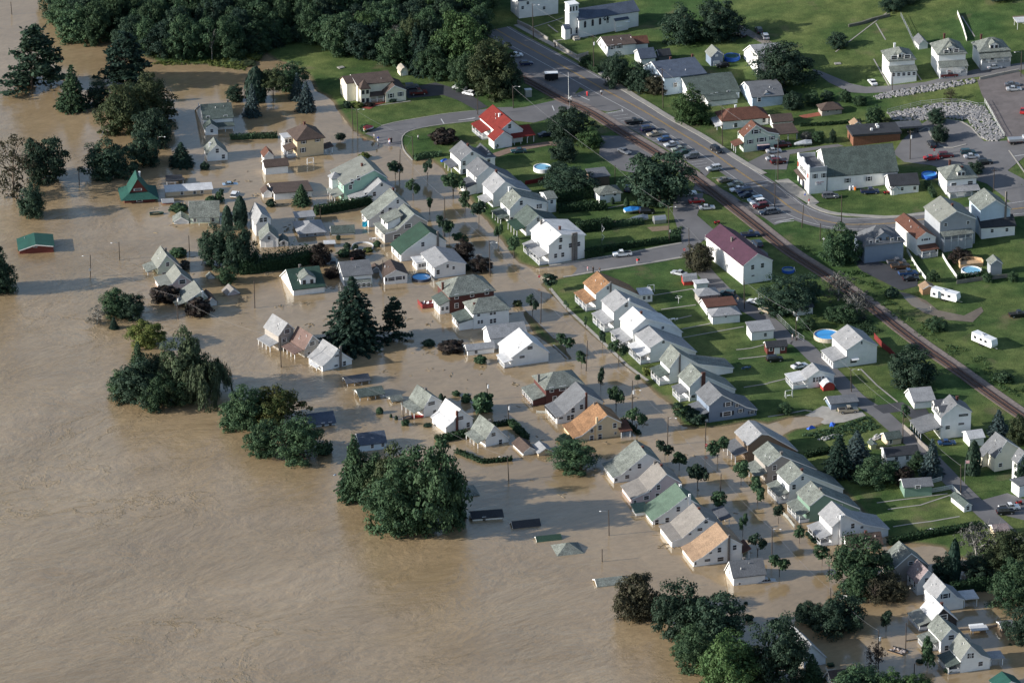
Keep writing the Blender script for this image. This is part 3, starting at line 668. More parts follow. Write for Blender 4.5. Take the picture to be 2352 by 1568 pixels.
# --- upper row of company houses, east side of the flooded street
H('Z', 'R', (497, 515), [(490, 325), (640, 198), (815, 298), (948, 288)], (510, 70), 'white', 'grey', 'northernmost white row house with dark grey roof, blue tarp at its corner', 22, win=[(642, 240, .8, .9), (535, 362), (535, 470), (865, 320)], ch=[(.45, .2, .8, 'b')],
  pf=dict(a=2, b=7.5, dep=2.4, roof='dgrey', kind='open'), blk=[((800, 420), [(800, 290), (870, 210), (948, 290)], (800, 100), 'white', 'dgrey')])
H('Z', 'R', (708, 770), [(705, 545), (862, 415), (1150, 565), (1250, 600)], (740, 285), 'white', 'grey', 'white row house with medium grey roof and glazed white front porch, second from the north', 22, win=[], pf=dict(a=.3, b=6, dep=3, roof='dgrey', kind='closed', zt=3.3, ze=2.4))
H('Z', 'R', (930, 955), [(922, 765), (1080, 608), (1240, 700), (1420, 735)], (945, 485), 'white', 'lgrey', 'white row house with pale grey roof, third from the north, small shed-roofed porch', 22, win=[], ch=[(.95, .3, .8, 'b')], pf=dict(a=.5, b=5.5, dep=2.6, roof='lgrey'))
H('Z', 'R', (1150, 1175), [(1145, 975), (1292, 815), (1640, 890)], (1155, 705), 'white', 'gg', 'white row house with mottled green grey roof and raised rear wing over a brick base', 22, win=[(1298, 893), (1525, 940), (1552, 937), (1172, 1115)], ch=[(.98, -.8, .6, 'w')], pf=dict(a=.5, b=7, dep=2.8, roof='ggd'))
S('Z', (1655, 1030), 2.6, 5.5, 4.4, 5.3, 'v', 'white', 'gg', 'white raised annex with green grey roof behind the mottled-roof row house', 22, 'annex', win=[(1.2, 3.4)])
H('Z', 'R', (1372, 1335), [(1365, 1205), (1524, 1060), (1640, 1130), (1830, 1165)], (1385, 925), 'white', 'ggd', 'white row house with lichen-patched green roof just above the big double house', 22, win=[(1525, 1115, .8, 1.1)], pf=dict(a=.2, b=7.2, dep=3, roof='green', zt=2.9, ze=2.3))
H('G', 'R', (343, 862), [(338, 686), (450, 588), (668, 590)], (300, 450), 'white', 'white', 'big white double house with white metal roof and twin grey chimney stacks', 24, win=[(448, 635), (442, 700), (400, 780), (465, 770), (535, 685), (612, 672)], ext=[(560, 570, .75, 'g'), (586, 565, .75, 'g')], ch=[(.3, 1.3, .9, 'b'), (.9, -1.2, .5, 'g')],
  pf=dict(a=.3, b=11.5, dep=3, zt=3.5, ze=2.7, roof='lgrey'))
# --- white and blue houses west of the street
h = H('F', 'R', (808, 290), [(806, 130), (1085, -8), (1200, 60)], (920, -129), 'mint', 'pale', 'pale green house with pale grey-green roof and white front turret', 20, win=[(942, 68), (882, 100), (868, 150)], ch=[(.45, -2, .2, 'b')], pf=dict(a=.2, b=7, dep=2.8, zt=2.8, ze=2.0, roof='pale', deck=0))
m = MB().box(-1.8, 1.0, 5.6, 8.4, 0, 5.6).build('turret_wall', MATS['wall_white'], h.root); hipr(h, -1.8, 1.0, 5.6, 8.4, 5.6, 7.2, 'lgrey', .35, None, 'turret_roof')
H('F', 'R', (890, 325), [(885, 268), (1010, 222), (1152, 100), (1280, 168)], (1068, 10), 'white', 'lgrey', 'white house with long pale grey roof and tan roof chimney beside the pale green house', 20, win=[(1155, 130, .7, .8), (1087, 213), (1012, 222)], ch=[(.5, -3.6, -.9, 'g')])
h = H('F', 'R', (1030, 520), [(1035, 450), (1115, 395), (1300, 238), (1412, 325)], (1212, 168), 'white', 'gg', 'white house with sweeping speckled green grey roof and turquoise tarp at its corner', 19, win=[(1302, 283, .7, 1.1), (1232, 358), (1160, 375), (1150, 452)], ch=[(.8, .4, .6, 'b')])
tag(MB().add([(-1.7, .3, 1.9), (-.1, .1, 1.9), (-.1, .1, .4), (-.9, -.3, .3), (-1.8, 0, .5)], [(0, 1, 2, 3, 4)]).build('tarpaulin', mat('turquoise_tarp', (.03, .42, .6), .5), None), 'turquoise tarpaulin hanging at the corner of the speckled-roof house', 'tarpaulin').matrix_world = h.root.matrix_basis
h = H('F', 'R', (1183, 665), [(1183, 580), (1290, 548), (1451, 397), (1572, 464)], (1364, 307), 'warm', 'gg', 'warm grey house with flared roof and long shed dormer above the drowned pool ring', 22, win=[(1395, 508, 1.9, 1.2), (1295, 605, 1.9, 1.3), (1385, 583)], ch=[(.3, -3, -.6, 'g')])
m = MB(); m.prism([(1.6, 3.2), (1.6, 5.5), (5.6, 6.9), (5.6, 3.2)], 1.8, 7.2); m.build('dormer', MATS['wall_white'], h.root)
roof_slab([(1.5, 5.5), (5.9, 6.95)], 1.8, 7.2).build('roof', MATS['roof_gg'], h.root)
ob('window', PANE, h.root, (1.55, 4.2, 4.1), PI / 2, (1.2, 1, 1))
H('F', 'R', (1333, 835), [(1333, 768), (1385, 722), (1600, 566), (1745, 648)], (1505, 475), 'white', 'green', 'white house with dark green roof and grey lean-to at its waterside end', 21, win=[(1532, 675)], ext=[(1668, 552, .6, 'g')], pf=None,
  blk=[((1495, 790), [(1495, 735), (1498, 650), (1510, 650)], (1450, 600), 'white', 'green')])
H('F', 'R', (1640, 990), [(1638, 888), (1765, 828), (1925, 852)], (1642, 702), 'white', 'lgrey', 'low white bungalow with pale grey roof beside the blue pool and purple trees', 20, win=[(1760, 875, .7, 1), (1815, 890, .7, .9), (1672, 930)])
S('F', (1480, 912), 3.4, 4.2, 2.2, 2.3, 'u', 'white', 'white', 'white glazed sunroom with flat white roof between bungalow and blue pool', 20, 'sunroom', 'flat', win=[(.8, 1.3), (1.7, 1.3), (2.6, 1.3)], sidewin=3)
HIP('F', (1780, 1308), 13.2, 10.2, 5.2, 8.6, 'brick', 'gg', 'red brick house with green grey hipped roof, red deck at its waterside corner', 20, win=[(1842, 1155), (1985, 1135), (2120, 1112), (1842, 1238)], rl=4.5, ch=[(-.3, 5, 7.3, 'b')])
S('F', (1690, 1318), 3.0, 6.2, 2.7, 3.9, 'u', 'white', 'ggd', 'white glazed lean-to with green roof against the red brick house near the deck', 20, 'sunroom', 'shed', win=[(.8, 1.6), (2.1, 1.6)], sidewin=3)
HIP('F', (1998, 1452), 10.4, 8.2, 4.8, 7.4, 'white', 'gg', 'white hip-roofed house with paired windows just below the red brick house', 18, win=[(2045, 1318, .8, 1.2), (2163, 1302), (2188, 1298), (2048, 1388, .8, 1), (2072, 1385, .8, 1), (2163, 1380), (2190, 1375)], rl=5, ch=[(1.2, 3, 6.4, 'b')], porchs=dict(a=.3, b=7.2, dep=4, zt=3.2, ze=2.3, roof='ggd', kind='closed'))
S('F', (2158, 1642), 10.4, 6.8, 3.3, 5.6, 'v', 'white', 'lgrey', 'white house with broad pale grey roof, gable to the west, below the white hip-roofed house', 18, 'house', name='gable_house', win=[(3.4, 1.6), (7.5, 1.6)], sidewin=1)
S('J', (1945, 128), 7.6, 2.8, 1.6, 2.6, 'v', 'white', 'lgrey', 'long low white garage with pale grey roof beside the dark round bush', 16, 'garage', win=[(2.4, .9)])
H('K', 'R', (5, 228), [(-5, 145), (185, 5), (335, 95)], (60, -119), 'white', 'white', 'white house with white roof and two striped window awnings on its gable', 20, win=[(165, 55, 1.5, .9), (92, 138, 1.5, .7)], win2=[], pf=dict(a=-.5, b=5, dep=2.6, zt=2.4, ze=1.8, roof='white', deck=.3))
# --- houses round the middle lagoon
h = H('F', 'L', (345, 1148), [(345, 1092), (285, 910), (228, 968)], (562, 868), 'white', 'dgreen', 'white house with dark green roof and large pale front dormer', 17, win2=[(375, 1105, 1.1, .8), (518, 1082, 1.1, .6)], ch=[(.45, 1.2, .5, 'g')])
dormer(h, 4.6, 1.1, 2.2, 4.4, 2.0, 4.2, 'gg')
H('F', 'L', (805, 1055), [(808, 975), (770, 840), (748, 915)], (1022, 803), 'white', 'grey', 'white house with plain blue grey roof and gable end facing the hedge', 13, win2=[], ch=[(.45, .5, .6, 'b')], pf=dict(a=.3, b=7.5, dep=2.6, zt=1.8, ze=.9, roof='gg', kind='closed'))
H('F', 'R', (1187, 1047), [(1182, 970), (1285, 912), (1390, 948)], (1205, 823), 'white', 'brown', 'small white bungalow with dark brown roof and white-curtained windows by the pole', 13, win=[(1245, 995, 1.9, 1), (1310, 985, 1.9, 1)], sh=1, win2=[])
S('F', (1075, 940), 1.9, 2.4, 1.2, 1.8, 'u', 'grey', 'brown', 'tiny grey shed with brown roof between the two bungalows', 13, 'shed')
S('F', (42, 705), 5.2, 6.2, 2.4, 4.9, 'u', 'white', 'gg', 'white half-flooded garage with steep green grey gable roof and one loft window', 6, 'garage', win=[(2.5, 2.9)], door=2.3, sidewin=2)
S('F', (215, 695), 2.5, 3.8, 1.2, 2.1, 'u', 'white', 'ggd', 'low white side wing with dark roof attached to the steep-roofed garage', 6, 'shed', win=[(1.2, .9)])
H('F', 'R', (3, 600), [(0, 492), (50, 395), (135, 440)], (-87, 305), 'white', 'lgrey', 'white house with pale blue roof half hidden by the dark tree clump', 15, win=[(48, 452), (85, 448)])
HIP('F', (400, 612), 7.4, 8.8, 1.3, 3.0, 'grey', 'lgrey', 'grey low-walled building with two pale hipped roofs beside the long hedge', 12, cat='garage', win=[(470, 590, .8, .6), (545, 582, .8, .6)], over=.6)
S('F', (375, 500), 5.2, 4.2, 2.3, 2.6, 'u', 'grey', 'lgrey', 'carport with pale flat roof behind the twin hip-roofed grey building', 12, 'carport', 'flat', posts=2)
S('F', (700, 595), 6.4, 3.4, .7, 2.2, 'v', 'white', 'ggd', 'white drowned shed with mossy dark roof above the pool ring', 8, 'shed')
S('F', (637, 706), 2.6, 2.0, 1.1, 1.15, 'u', 'brown', 'white', 'small brown shed with flat white roof beside the purple tree', 6, 'shed', 'flat')
H('F', 'L', (172, 267), [(172, 210), (125, 118), (95, 150)], (465, 72), 'white', 'brown', 'long white garage with grey brown roof behind the cone-shaped tree', 11, win2=[(260, 222)], win=[])
S('F', (68, 250), 2.6, 3.6, 1.4, 2.4, 'u', 'white', 'brown', 'small white lean-to on the west end of the long brown-roofed garage', 11, 'shed')
# --- far west
h = new_house('chalet', 'dark red chalet with bright green roof skirt and steep upper gable', gr('E', (1145, 298)), 9, 'R', 'dred')
MB().box(0, 9, 0, 8.4, h.base, 1.25).build('wall', MATS['wall_dred'], h.root)
m = MB(); a, b = 1.2, 1.0
m.add([(-a, -a, 1.2), (9 + a, -a, 1.2), (9 + a, 8.4 + a, 1.2), (-a, 8.4 + a, 1.2), (1.6, 1.2, 2.75), (7.2, 1.2, 2.75), (7.2, 7.2, 2.75), (1.6, 7.2, 2.75)],
      [(0, 1, 5, 4), (1, 2, 6, 5), (2, 3, 7, 6), (3, 0, 4, 7), (3, 2, 1, 0), (4, 5, 6, 7)]).build('skirt_roof', MATS['roof_green' if 0 else 'roof_teal'], h.root)
MB().prism([(1.7, 2.6), (7.1, 2.6), (4.1, 6.9)], 1.3, 7.8).build('upper_wall', MATS['wall_dred'], h.root)
roof_slab([(1.5, 2.6), (4.1, 6.95), (7.3, 2.6)], 1.3, 7.8, .5, .15, .1).build('roof', MATS['roof_teal'], h.root)
window(h, 0, 4.4, .75, 1.4, .9); o = ob('window', PANE, h.root, (4.1, 1.22, 3.3), 0, (1.9, 1, .6)); ob('frame', FRAME, o); chimney(h, 5.2, 6.6, 7.0, .45, M_TRIM, 4)
H('E', 'R', (178, 765), [(178, 732), (328, 680), (490, 692)], (245, 582), 'dred', 'teal', 'dark red barn with teal green roof nearly submerged at the far west', 8, win=[(325, 700, .8, .3)], win2=[])
S('E', (1530, 237), 13.6, 3.4, 1.4, 1.9, 'v', 'tan', 'white', 'long narrow tan mobile home with white metal roof', 10, 'mobile home', 'shed', win=[(4.6, .8), (8.4, .8), (10.6, .9)])
S('E', (1500, 308), 2.9, 2.8, .45, 1.0, 'v', 'red', 'lgrey', 'little red-walled shed with pale roof between chalet and mobile home', 10, 'shed')
S('E', (1535, 140), 5, 1.2, 1.5, 1.55, 'v', 'black', 'black', 'low black open shelter behind the white-roofed mobile home', 10, 'shelter', 'flat', posts=3)
h = S('E', (1750, 485), 8.3, 7.4, 2.0, 5.4, 'v', 'pgreen', 'gg', 'pale green house with checkered grey green roof above the water', 4, 'house', name='gable_house', win=[(1.3, 1.0), (6.6, 1.0)]); porch(h, 'x', 2.4, 5.4, 1.6, 1.9, 1.2, 'gg', deck=0)
S('E', (1597, 490), 4.4, 4.2, .7, 2.0, 'u', 'white', 'gg', 'small white-gabled garage with green grey roof left of the pale green house', 5, 'garage')
H('E', 'R', (1462, 955), [(1450, 890), (1530, 775), (1665, 890)], (1464, 697), 'pgreen', 'pale', 'pale green gabled house with grey-green roof, most northerly of the three west-bank cottages', 18, win=[(1540, 858, .9, 1.2), (1508, 940, 1.1, .4)], ch=[(.6, .8, .4, 'g')], pf=dict(a=.5, b=5.6, dep=3.2, zt=2.2, ze=1.2, roof='gg', deck=0))
H('E', 'R', (1486, 1112), [(1480, 1065), (1580, 1040), (1662, 945), (1790, 1035)], (1592, 865), 'pink', 'pale', 'pale pink gabled cottage in the middle of three west-bank cottages', 18, win=[(1675, 1018, 1.7, 1.2)], win2=[])
H('E', 'R', (1722, 1255), [(1715, 1200), (1850, 1108), (1905, 1160)], (1742, 1020), 'pgreen', 'pale', 'pale green gabled cottage with white chimney, southernmost of three west-bank cottages', 18, win=[(1805, 1165, 1.6, .4)], ext=[(1857, 1100, .5, 'w')], pf=dict(a=.3, b=5, dep=3, zt=1.8, ze=.9, roof='gg', deck=0), win2=[])
S('E', (1900, 1245), 2.9, 6, 1.0, 2.4, 'u', 'white', 'brown', 'low white annex with rusty brown roof behind the southernmost west-bank cottage', 18, 'annex')
S('E', (1910, 995), 1.9, 1.8, .35, 1.2, 'u', 'white', 'gg', 'tiny drowned shed with grey roof beside the dark tree clump', 15, 'shed')
S('E', (2090, 1148), 3.6, 3.6, .3, 1.75, 'u', 'pink', 'taupe', 'drowned shed with only its tan grey gable roof above water', 24, 'shed')
# --- three big houses by the spruce
h = H('F', 'R', (215, 1648), [(206, 1512), (285, 1398), (345, 1450)], (135, 1325), 'taupe', 'lgrey', 'brown-walled house with steep pale grey roof, left of three beside the big spruce', 34, win=[(285, 1472, 1.6, 1.1), (258, 1555, 1.2, 1)], win2=[])
porch(h, 'x', .3, 6.6, 2.8, 2.5, 1.8, 'lgrey', deck=0)
h = H('J', 'R', (450, 142), [(445, 65), (515, -58), (575, -10)], (375, -132), 'warm', 'dusty', 'grey-walled house with faded red brown roof, middle of three beside the big spruce', 34, win=[(515, 15, 1.6, 1.1), (485, 108, .9, 1)], win2=[])
porch(h, 'x', .5, 6.6, 3.0, 2.3, 1.6, 'dusty', deck=0)
H('J', 'R', (618, 272), [(612, 222), (690, 150), (748, 65), (800, 115), (880, 160)], (572, -5), 'white', 'lgrey', 'white house with sweeping silver roof, right of three beside the big spruce', 33, win=[(743, 127, 1.2, .6), (812, 198), (735, 218, 1.1, .5)], ext=[(772, 40, .55, 'g')], pf=dict(a=1.5, b=5, dep=1.2, zt=1.3, ze=.9, roof='white', deck=0))
S('J', (838, 412), 6.4, 4.2, 1.0, 1.9, 'v', 'white', 'dgrey', 'open picnic shelter with slate grey roof and white posts awash, northern of two', 20, 'picnic shelter', posts=4)
S('J', (955, 545), 6.8, 5.0, 1.2, 2.3, 'v', 'white', 'ggd', 'open picnic shelter with green grey roof and white gable awash, southern of two', 20, 'picnic shelter', posts=4)
S('J', (1252, 562), 3.0, 2.8, .5, 1.3, 'v', 'white', 'gg', 'small open shelter with grey roof between picnic shelter and cottages', 24, 'picnic shelter', posts=2)
h = H('J', 'R', (1545, 692), [(1540, 602), (1608, 490), (1705, 545)], (1467, 405), 'white', 'gg', 'white cottage with grey clipped-gable roof, left of three above the hedges', 30, win=[(1612, 565, 2, 1), (1640, 640, .9, .9)], ch=[(.5, .4, .5, 'g')], win2=[])
porch(h, 'x', .3, 7.2, 2.9, 2.5, 1.9, 'gg', deck=0)
H('J', 'R', (1745, 838), [(1745, 785), (1805, 735), (1875, 620), (1990, 702)], (1712, 535), 'white', 'white', 'white cottage with bright white flared roof and tall red brick chimney', 30, win=[(1878, 700, 1.7, 1), (1948, 760)], ext=[(1843, 632, .55, 'b')])
h = H('J', 'R', (2115, 965), [(2110, 890), (2186, 770), (2255, 830), (2320, 885)], (2020, 685), 'white', 'gg', 'white cottage with speckled pale green roof sweeping over its porch, behind the round hedge', 29, win=[(2181, 850, 1.2, 1), (2245, 918)], ch=[(.5, .8, 0, 'g')], win2=[])
porch(h, 'x', .2, 6.8, 2.4, 2.6, 1.7, 'gg', deck=0)
S('J', (958, 1010), 7.0, 5.5, 2.0, 4.0, 'v', 'lblue', 'slate', 'pale blue house with navy roof and torn white west gable above the river trees', 16, 'house', win=[(3.3, 1.2), (6.2, 1.3)], sidewin=1, name='gable_house')
S('J', (500, 790), 6.8, 6, .8, 2.6, 'v', 'lblue', 'slate', 'low blue house with navy roof poking out behind the reddish tree', 17, 'house', win=[(3.5, .5), (5.5, .5)], name='gable_house')
HIP('J', (1845, 1428), 5.6, 5.4, .15, 1.9, 'white', 'gg', 'drowned building showing only its grey green hipped roof behind the biggest river tree', 15, cat='house', win=[])
S('P', (1990, 76), 7.8, 4.0, .7, 1.6, 'v', 'white', 'black', 'white drowned garage with black roof at the east edge of the big river tree', 10, 'garage', win=[(3, .4)])
S('M', (20, 145), 6.8, 3.4, -.1, 1.1, 'v', 'black', 'black', 'sunken black roof lying in the water, northernmost of the sunken roofs', 14, 'shed')
S('M', (240, 270), 6.0, 3.0, -.15, .75, 'v', 'green', 'green', 'sunken dark green roof barely above the water', 14, 'shed')
HIP('M', (415, 400), 7.2, 6.8, -.05, 1.9, 'green', 'gg', 'sunken pyramid roof of green grey shingles standing alone in the water', 14, cat='house', win=[], over=.1)
S('M', (792, 680), 7.2, 4.2, .0, 1.0, 'v', 'white', 'gg', 'sunken green grey gable roof, southernmost of the sunken roofs', 14, 'shed')
S('J', (2455, 1045 + 0), 3.8, 6.6, .9, 2.1, 'u', 'white', 'brown', 'white garage with dark brown roof between long hedge and round shrub', 24, 'garage', door=2.6)
S('K', (245, 1050), 3.9, 4.2, .9, 2.0, 'u', 'tan', 'lgrey', 'small open-fronted garage with pale roof right of the brown-roofed garage', 22, 'garage', door=0)
# --- houses south-west of the flooded street
HIP('K', (312, 578), 10.6, 9.4, 4.6, 7.2, 'brick', 'gg', 'dark red brick house with pale green hipped roof and white porch', 20, win=[(365, 440), (465, 425, 1.6, 1.2), (392, 522)], rl=3, ch=[(-.3, 5, 6.8, 'g')], porchs=dict(a=.3, b=8.8, dep=3.6, zt=2.7, ze=1.9, roof='gg', kind='closed'))
H('K', 'R', (415, 757), [(415, 692), (478, 666), (688, 480), (835, 550)], (600, 372), 'white', 'grey', 'white house with plain grey roof and brick chimney beside the dark brick house', 20, win=[(560, 628), (638, 597), (520, 697), (552, 690), (450, 700, 1.1, .5)], ext=[(680, 465, .5, 'b')],
  pf=dict(a=.3, b=8, dep=.4, zt=2.0, ze=1.9, roof='black', kind='open', deck=0))
h = H('K', 'R', (572, 920), [(572, 885), (640, 860), (872, 675), (1002, 738)], (765, 560), 'beige', 'orange', 'yellowish tan house with orange brown shingle roof and black porch roof', 18, win=[(733, 815, .8, .9), (808, 788), (944, 768), (732, 882), (808, 868), (950, 838, .6, .6)], ext=[(778, 690, .5, 't')], ch=[(.95, -.6, .3, 'g')])
S('K', (1003, 885), 2.7, 4.4, 1.9, 2.8, 'v', 'white', 'rbrown', 'white front porch with reddish brown roof on the tan house facing the street', 18, 'porch', 'shed', posts=2)
H('K', 'R', (935, 1298), [(935, 1245), (1000, 1222), (1232, 1030), (1358, 1098)], (1122, 912), 'white', 'gg', 'white house with long pale green speckled roof, northernmost below the street crossing', 17, win=[(1170, 1140), (1085, 1172, .6, .5), (1058, 1238, 1.1, 1), (955, 1268, .8, .7)], ch=[(.45, .3, .4, 'b')])
H('K', 'R', (1102, 1488), [(1100, 1440), (1250, 1375), (1418, 1215), (1550, 1290)], (1302, 1105), 'pink', 'taupe', 'pale pinkish house with long taupe roof, second below the street crossing', 17, win=[(1345, 1335), (1265, 1367, .8, .6), (1235, 1430, 1.3, 1), (1335, 1412), (1130, 1468, .7, .8)], ch=[(.6, .2, .6, 'b'), (.95, -.6, .3, 'g')])
h = H('K', 'R', (1297, 1680), [(1293, 1642), (1420, 1560), (1600, 1422), (1728, 1505)], (1490, 1305), 'white', 'fgreen', 'white house with faded green roof, third below the street crossing', 17, win=[(1527, 1535), (1598, 1440, .4, .5), (1425, 1635), (1330, 1655)], ext=[(1630, 1395, .55, 'w')], ch=[(.75, .5, .5, 'w')])
S('K', (1140, 1600), 3.2, 3.4, 1.0, 1.6, 'v', 'white', 'fgreen', 'low green-roofed lean-to at the river end of the faded green house', 17, 'shed', 'shed')
h = H('M', 'R', (1478, 320), [(1470, 262), (1560, 235), (1775, 55), (1925, 112)], (1655, -79), 'white', 'taupe', 'white house with taupe roof and striped awning, fourth below the street crossing', 17, win=[(1783, 75), (1725, 152, 1.3, .8), (1635, 195, .7, .5)], ch=[(.6, .2, .5, 'b')])
S('M', (1925, 135), 2.2, 6.4, 2.0, 2.6, 'u', 'white', 'dgrey', 'dark-roofed street porch on the taupe-roofed house', 17, 'porch', 'shed', posts=3)
H('M', 'R', (1672, 497), [(1668, 448), (1745, 410), (1985, 225), (2112, 290)], (1860, 100), 'white', 'tan', 'white house with light tan roof and grey chimney, last of its row before the trees', 17, win=[(1905, 340), (2045, 318), (1822, 368, .8, .5), (1915, 425, 1.6, 1.1), (1795, 435, 1.5, .7), (1685, 465, .5, .8)], ext=[(1993, 200, .55, 'g')])
S('M', (2112, 430), 2.0, 5, 1.9, 2.6, 'u', 'white', 'rbrown', 'small brown-roofed street porch on the light tan-roofed house', 17, 'porch', 'shed', posts=2)
H('M', 'L', (2040, 677), [(2038, 592), (2004, 450), (1962, 530)], (2282, 405), 'white', 'grey', 'small white house with steep grey roof, gable to the river, beyond the light tan roof', 14, win2=[(2090, 650, .6, .5)], win=[(1998, 545, .9, 1.1)], ch=[(.45, .2, .5, 'g')])
# --- lower row, east side of the flooded street
H('G', 'R', (775, 1278), [(770, 1128), (893, 1030), (1080, 1105), (1180, 1150)], (795, 930), 'white', 'orange', 'white row house with orange tan roof and matching porch roof on the grass corner', 22, win=[(880, 1075, .7, .9)], ext=[(905, 1015, .4, 'g')], pf=dict(a=.2, b=8.5, dep=3, roof='orange', zt=3.3, ze=2.5))
S('G', (1182, 1212), 3.4, 3.4, 2.3, 2.7, 'v', 'white', 'white', 'white screened porch with flat white roof behind the orange-roofed house', 14, 'sunroom', 'shed', win=[(1, 1.4), (2.4, 1.4)])
H('G', 'R', (940, 1470), [(935, 1292), (1062, 1195), (1340, 1312)], (957, 1095), 'white', 'lgrey', 'white row house with pale grey roof, next below the orange-roofed one', 22, win=[(1048, 1230)], ext=[(1073, 1170, .5, 'w')], pf=dict(a=.2, b=8.5, dep=3, roof='lgrey', zt=3.3, ze=2.5))
H('G', 'R', (1112, 1640), [(1108, 1462), (1225, 1358), (1480, 1420), (1560, 1478)], (1120, 1255), 'white', 'white', 'white row house with near-white roof and red brick chimney, second below the orange-roofed one', 22, win=[(1385, 1440, .8, .8)], ch=[(.4, .2, .7, 'b')], pf=dict(a=.2, b=8.5, dep=3, roof='lgrey', zt=3.3, ze=2.5))
H('K', 'R', (1275, 195), [(1270, 55), (1388, -20), (1690, 92)], (1285, -154), 'white', 'lgrey', 'white row house with pale roof and skylight-free slope, third below the orange-roofed one', 22, win=[(1390, -2, .8, 1)], pf=dict(a=.2, b=8.5, dep=3, roof='white', zt=3.3, ze=2.5))
h = H('K', 'R', (1452, 388), [(1447, 240), (1543, 112), (1710, 205), (2030, 240)], (1470, 30), 'white', 'gg', 'white row house with speckled roof and long dark rear roof over a carport', 21, win=[], ext=[(1540, 108, .4, 'g')], pf=dict(a=.2, b=8.5, dep=3, roof='ggd', zt=3.3, ze=2.5))
H('K', 'R', (1635, 548), [(1632, 408), (1742, 300), (1800, 330), (2050, 435)], (1637, 205), 'white', 'gg', 'white row house with heavy red brick chimney and white awnings, above the blue grey house', 21, win=[(1665, 500, 1.2, .8)], ext=[(1757, 278, 1.0, 'b')], pf=dict(a=.8, b=6, dep=2.6, roof='grey', zt=3.0, ze=2.4))
H('K', 'R', (1812, 742), [(1811, 582), (1924, 487), (2150, 600), (2246, 622)], (1807, 372), 'blue', 'grey', 'blue grey sided house with white trim at the flood edge corner', 20, win=[(1985, 572, 1.4, 1.1), (2067, 582, .7, .9), (2100, 632, .9, .9), (1975, 660, 2.1, 1.2), (2205, 645, 1.1, .8)], sh=1, pf=dict(a=.2, b=7.6, dep=2.8, roof='grey', zt=3.2, ze=2.5))
H('K', 'R', (2170, 1102), [(2168, 945), (2290, 845), (2350, 850), (2620, 1000)], (2178, 730), 'brown', 'lgrey', 'house with brown shingled gable wall and pale metal roof at the flooded corner', 20, win=[], pf=dict(a=.2, b=8.5, dep=3.6, roof='grey', zt=3.1, ze=2.3))
H('L', 'R', (-5, 1300), [(-5, 1142), (122, 1045), (440, 1172)], (0, 922), 'taupe', 'gg', 'tan sided row house with pale green roof between brown-walled and white houses', 20, win=[(60, 1155), (60, 1248)], ch=[(.05, .2, .8, 'g')], pf=dict(a=.2, b=8, dep=3, roof='gg', zt=3.2, ze=2.3))
H('L', 'R', (200, 1478), [(190, 1305), (320, 1205), (690, 1348)], (190, 1100), 'white', 'gg', 'white row house with two skylights in its pale green roof', 20, win=[(317, 1252, .7, 1), (238, 1332)], ch=[(.15, .2, .6, 'b')], pf=dict(a=.2, b=8.6, dep=3, roof='gg', zt=3.2, ze=2.4))
H('L', 'R', (390, 1655), [(385, 1502), (510, 1400), (840, 1532)], (370, 1288), 'green', 'gg', 'green sided row house with pale speckled roof and white porch', 20, win=[(665, 1500, .8, .5)], ch=[(.3, .2, .6, 'g')], pf=dict(a=.2, b=8.6, dep=3, roof='gg', zt=3.2, ze=2.4))
h = H('N', 'R', (595, 298), [(585, 128), (705, 20), (885, 108), (1105, 148)], (590, -99), 'white', 'lgrey', 'large white house with pale roof and white chimney above the brown-roofed cottage', 20, win=[(778, 120), (862, 132, .8, .6)], ext=[(668, 18, .55, 'w')], pf=dict(a=.2, b=10, dep=3.4, roof='lgrey', zt=3.2, ze=2.4))
H('N', 'L', (735, 345), [(735, 320), (712, 212), (688, 290)], (1010, 160), 'white', 'brown', 'white cottage with dark brown roof half hidden behind the large street tree', 14, win=[], win2=[], ch=[(.6, .2, .6, 'b')])
H('N', 'R', (1160, 640), [(1125, 515), (1312, 372), (1470, 480)], (1200, 268), 'taupe', 'gg', 'taupe house with pale speckled roof partly hidden by the large street tree', 20, win=[(1310, 462, 1.2, .9), (1185, 575, 1, 1)])
H('N', 'R', (1370, 757), [(1372, 640), (1466, 527), (1545, 600)], (1378, 435), 'white', 'pinkish', 'white cottage with faded pinkish roof squeezed behind the taupe house', 20, win=[(1458, 615, 1, 1)])
H('N', 'R', (1545, 915), [(1542, 790), (1630, 677), (1735, 775), (1797, 795)], (1517, 565), 'white', 'lgrey', 'white cottage with pale grey roof, third from the bottom in the southeast row', 19, win=[(1630, 763, 1.3, 1.2)], sh=1, win2=[])
S('N', (1800, 870), 3.4, 4.2, 2.2, 2.3, 'v', 'white', 'white', 'flat white patio canopy behind the pale grey cottage in the southeast row', 12, 'canopy', 'flat', posts=2)
h = H('N', 'R', (1515, 1070), [(1512, 985), (1608, 873), (1735, 978)], (1490, 765), 'black', 'white', 'black-walled cottage with silver white roof in the southeast row', 19, win=[(1615, 958, 1.6, 1.3)], ch=[(.25, .4, .5, 'b')], pf=dict(a=0, b=7, dep=3.6, roof='pale', zt=2.6, ze=1.7, deck=.3), win2=[])
H('N', 'R', (1592, 1285), [(1590, 1168), (1680, 1065), (1745, 1110), (1830, 1160)], (1570, 940), 'white', 'gg', 'white cottage with grey green roof, second from the bottom in the southeast row', 19, win=[(1683, 1143, 1.4, 1.2), (1640, 1240)], win2=[], pf=dict(a=1.5, b=7, dep=3.2, roof='gg', zt=2.6, ze=1.8, deck=.3))
H('N', 'R', (1772, 1470), [(1770, 1342), (1858, 1220), (1955, 1308), (2040, 1338)], (1745, 1115), 'white', 'pale', 'white cottage with sage roof, last at the bottom of the southeast row', 18, win=[(1848, 1312), (1873, 1310), (1952, 1385, 1.1, 1.1)], win2=[], pf=dict(a=.2, b=7.6, dep=3.2, roof='ggd', zt=2.9, ze=2.1, deck=.4))
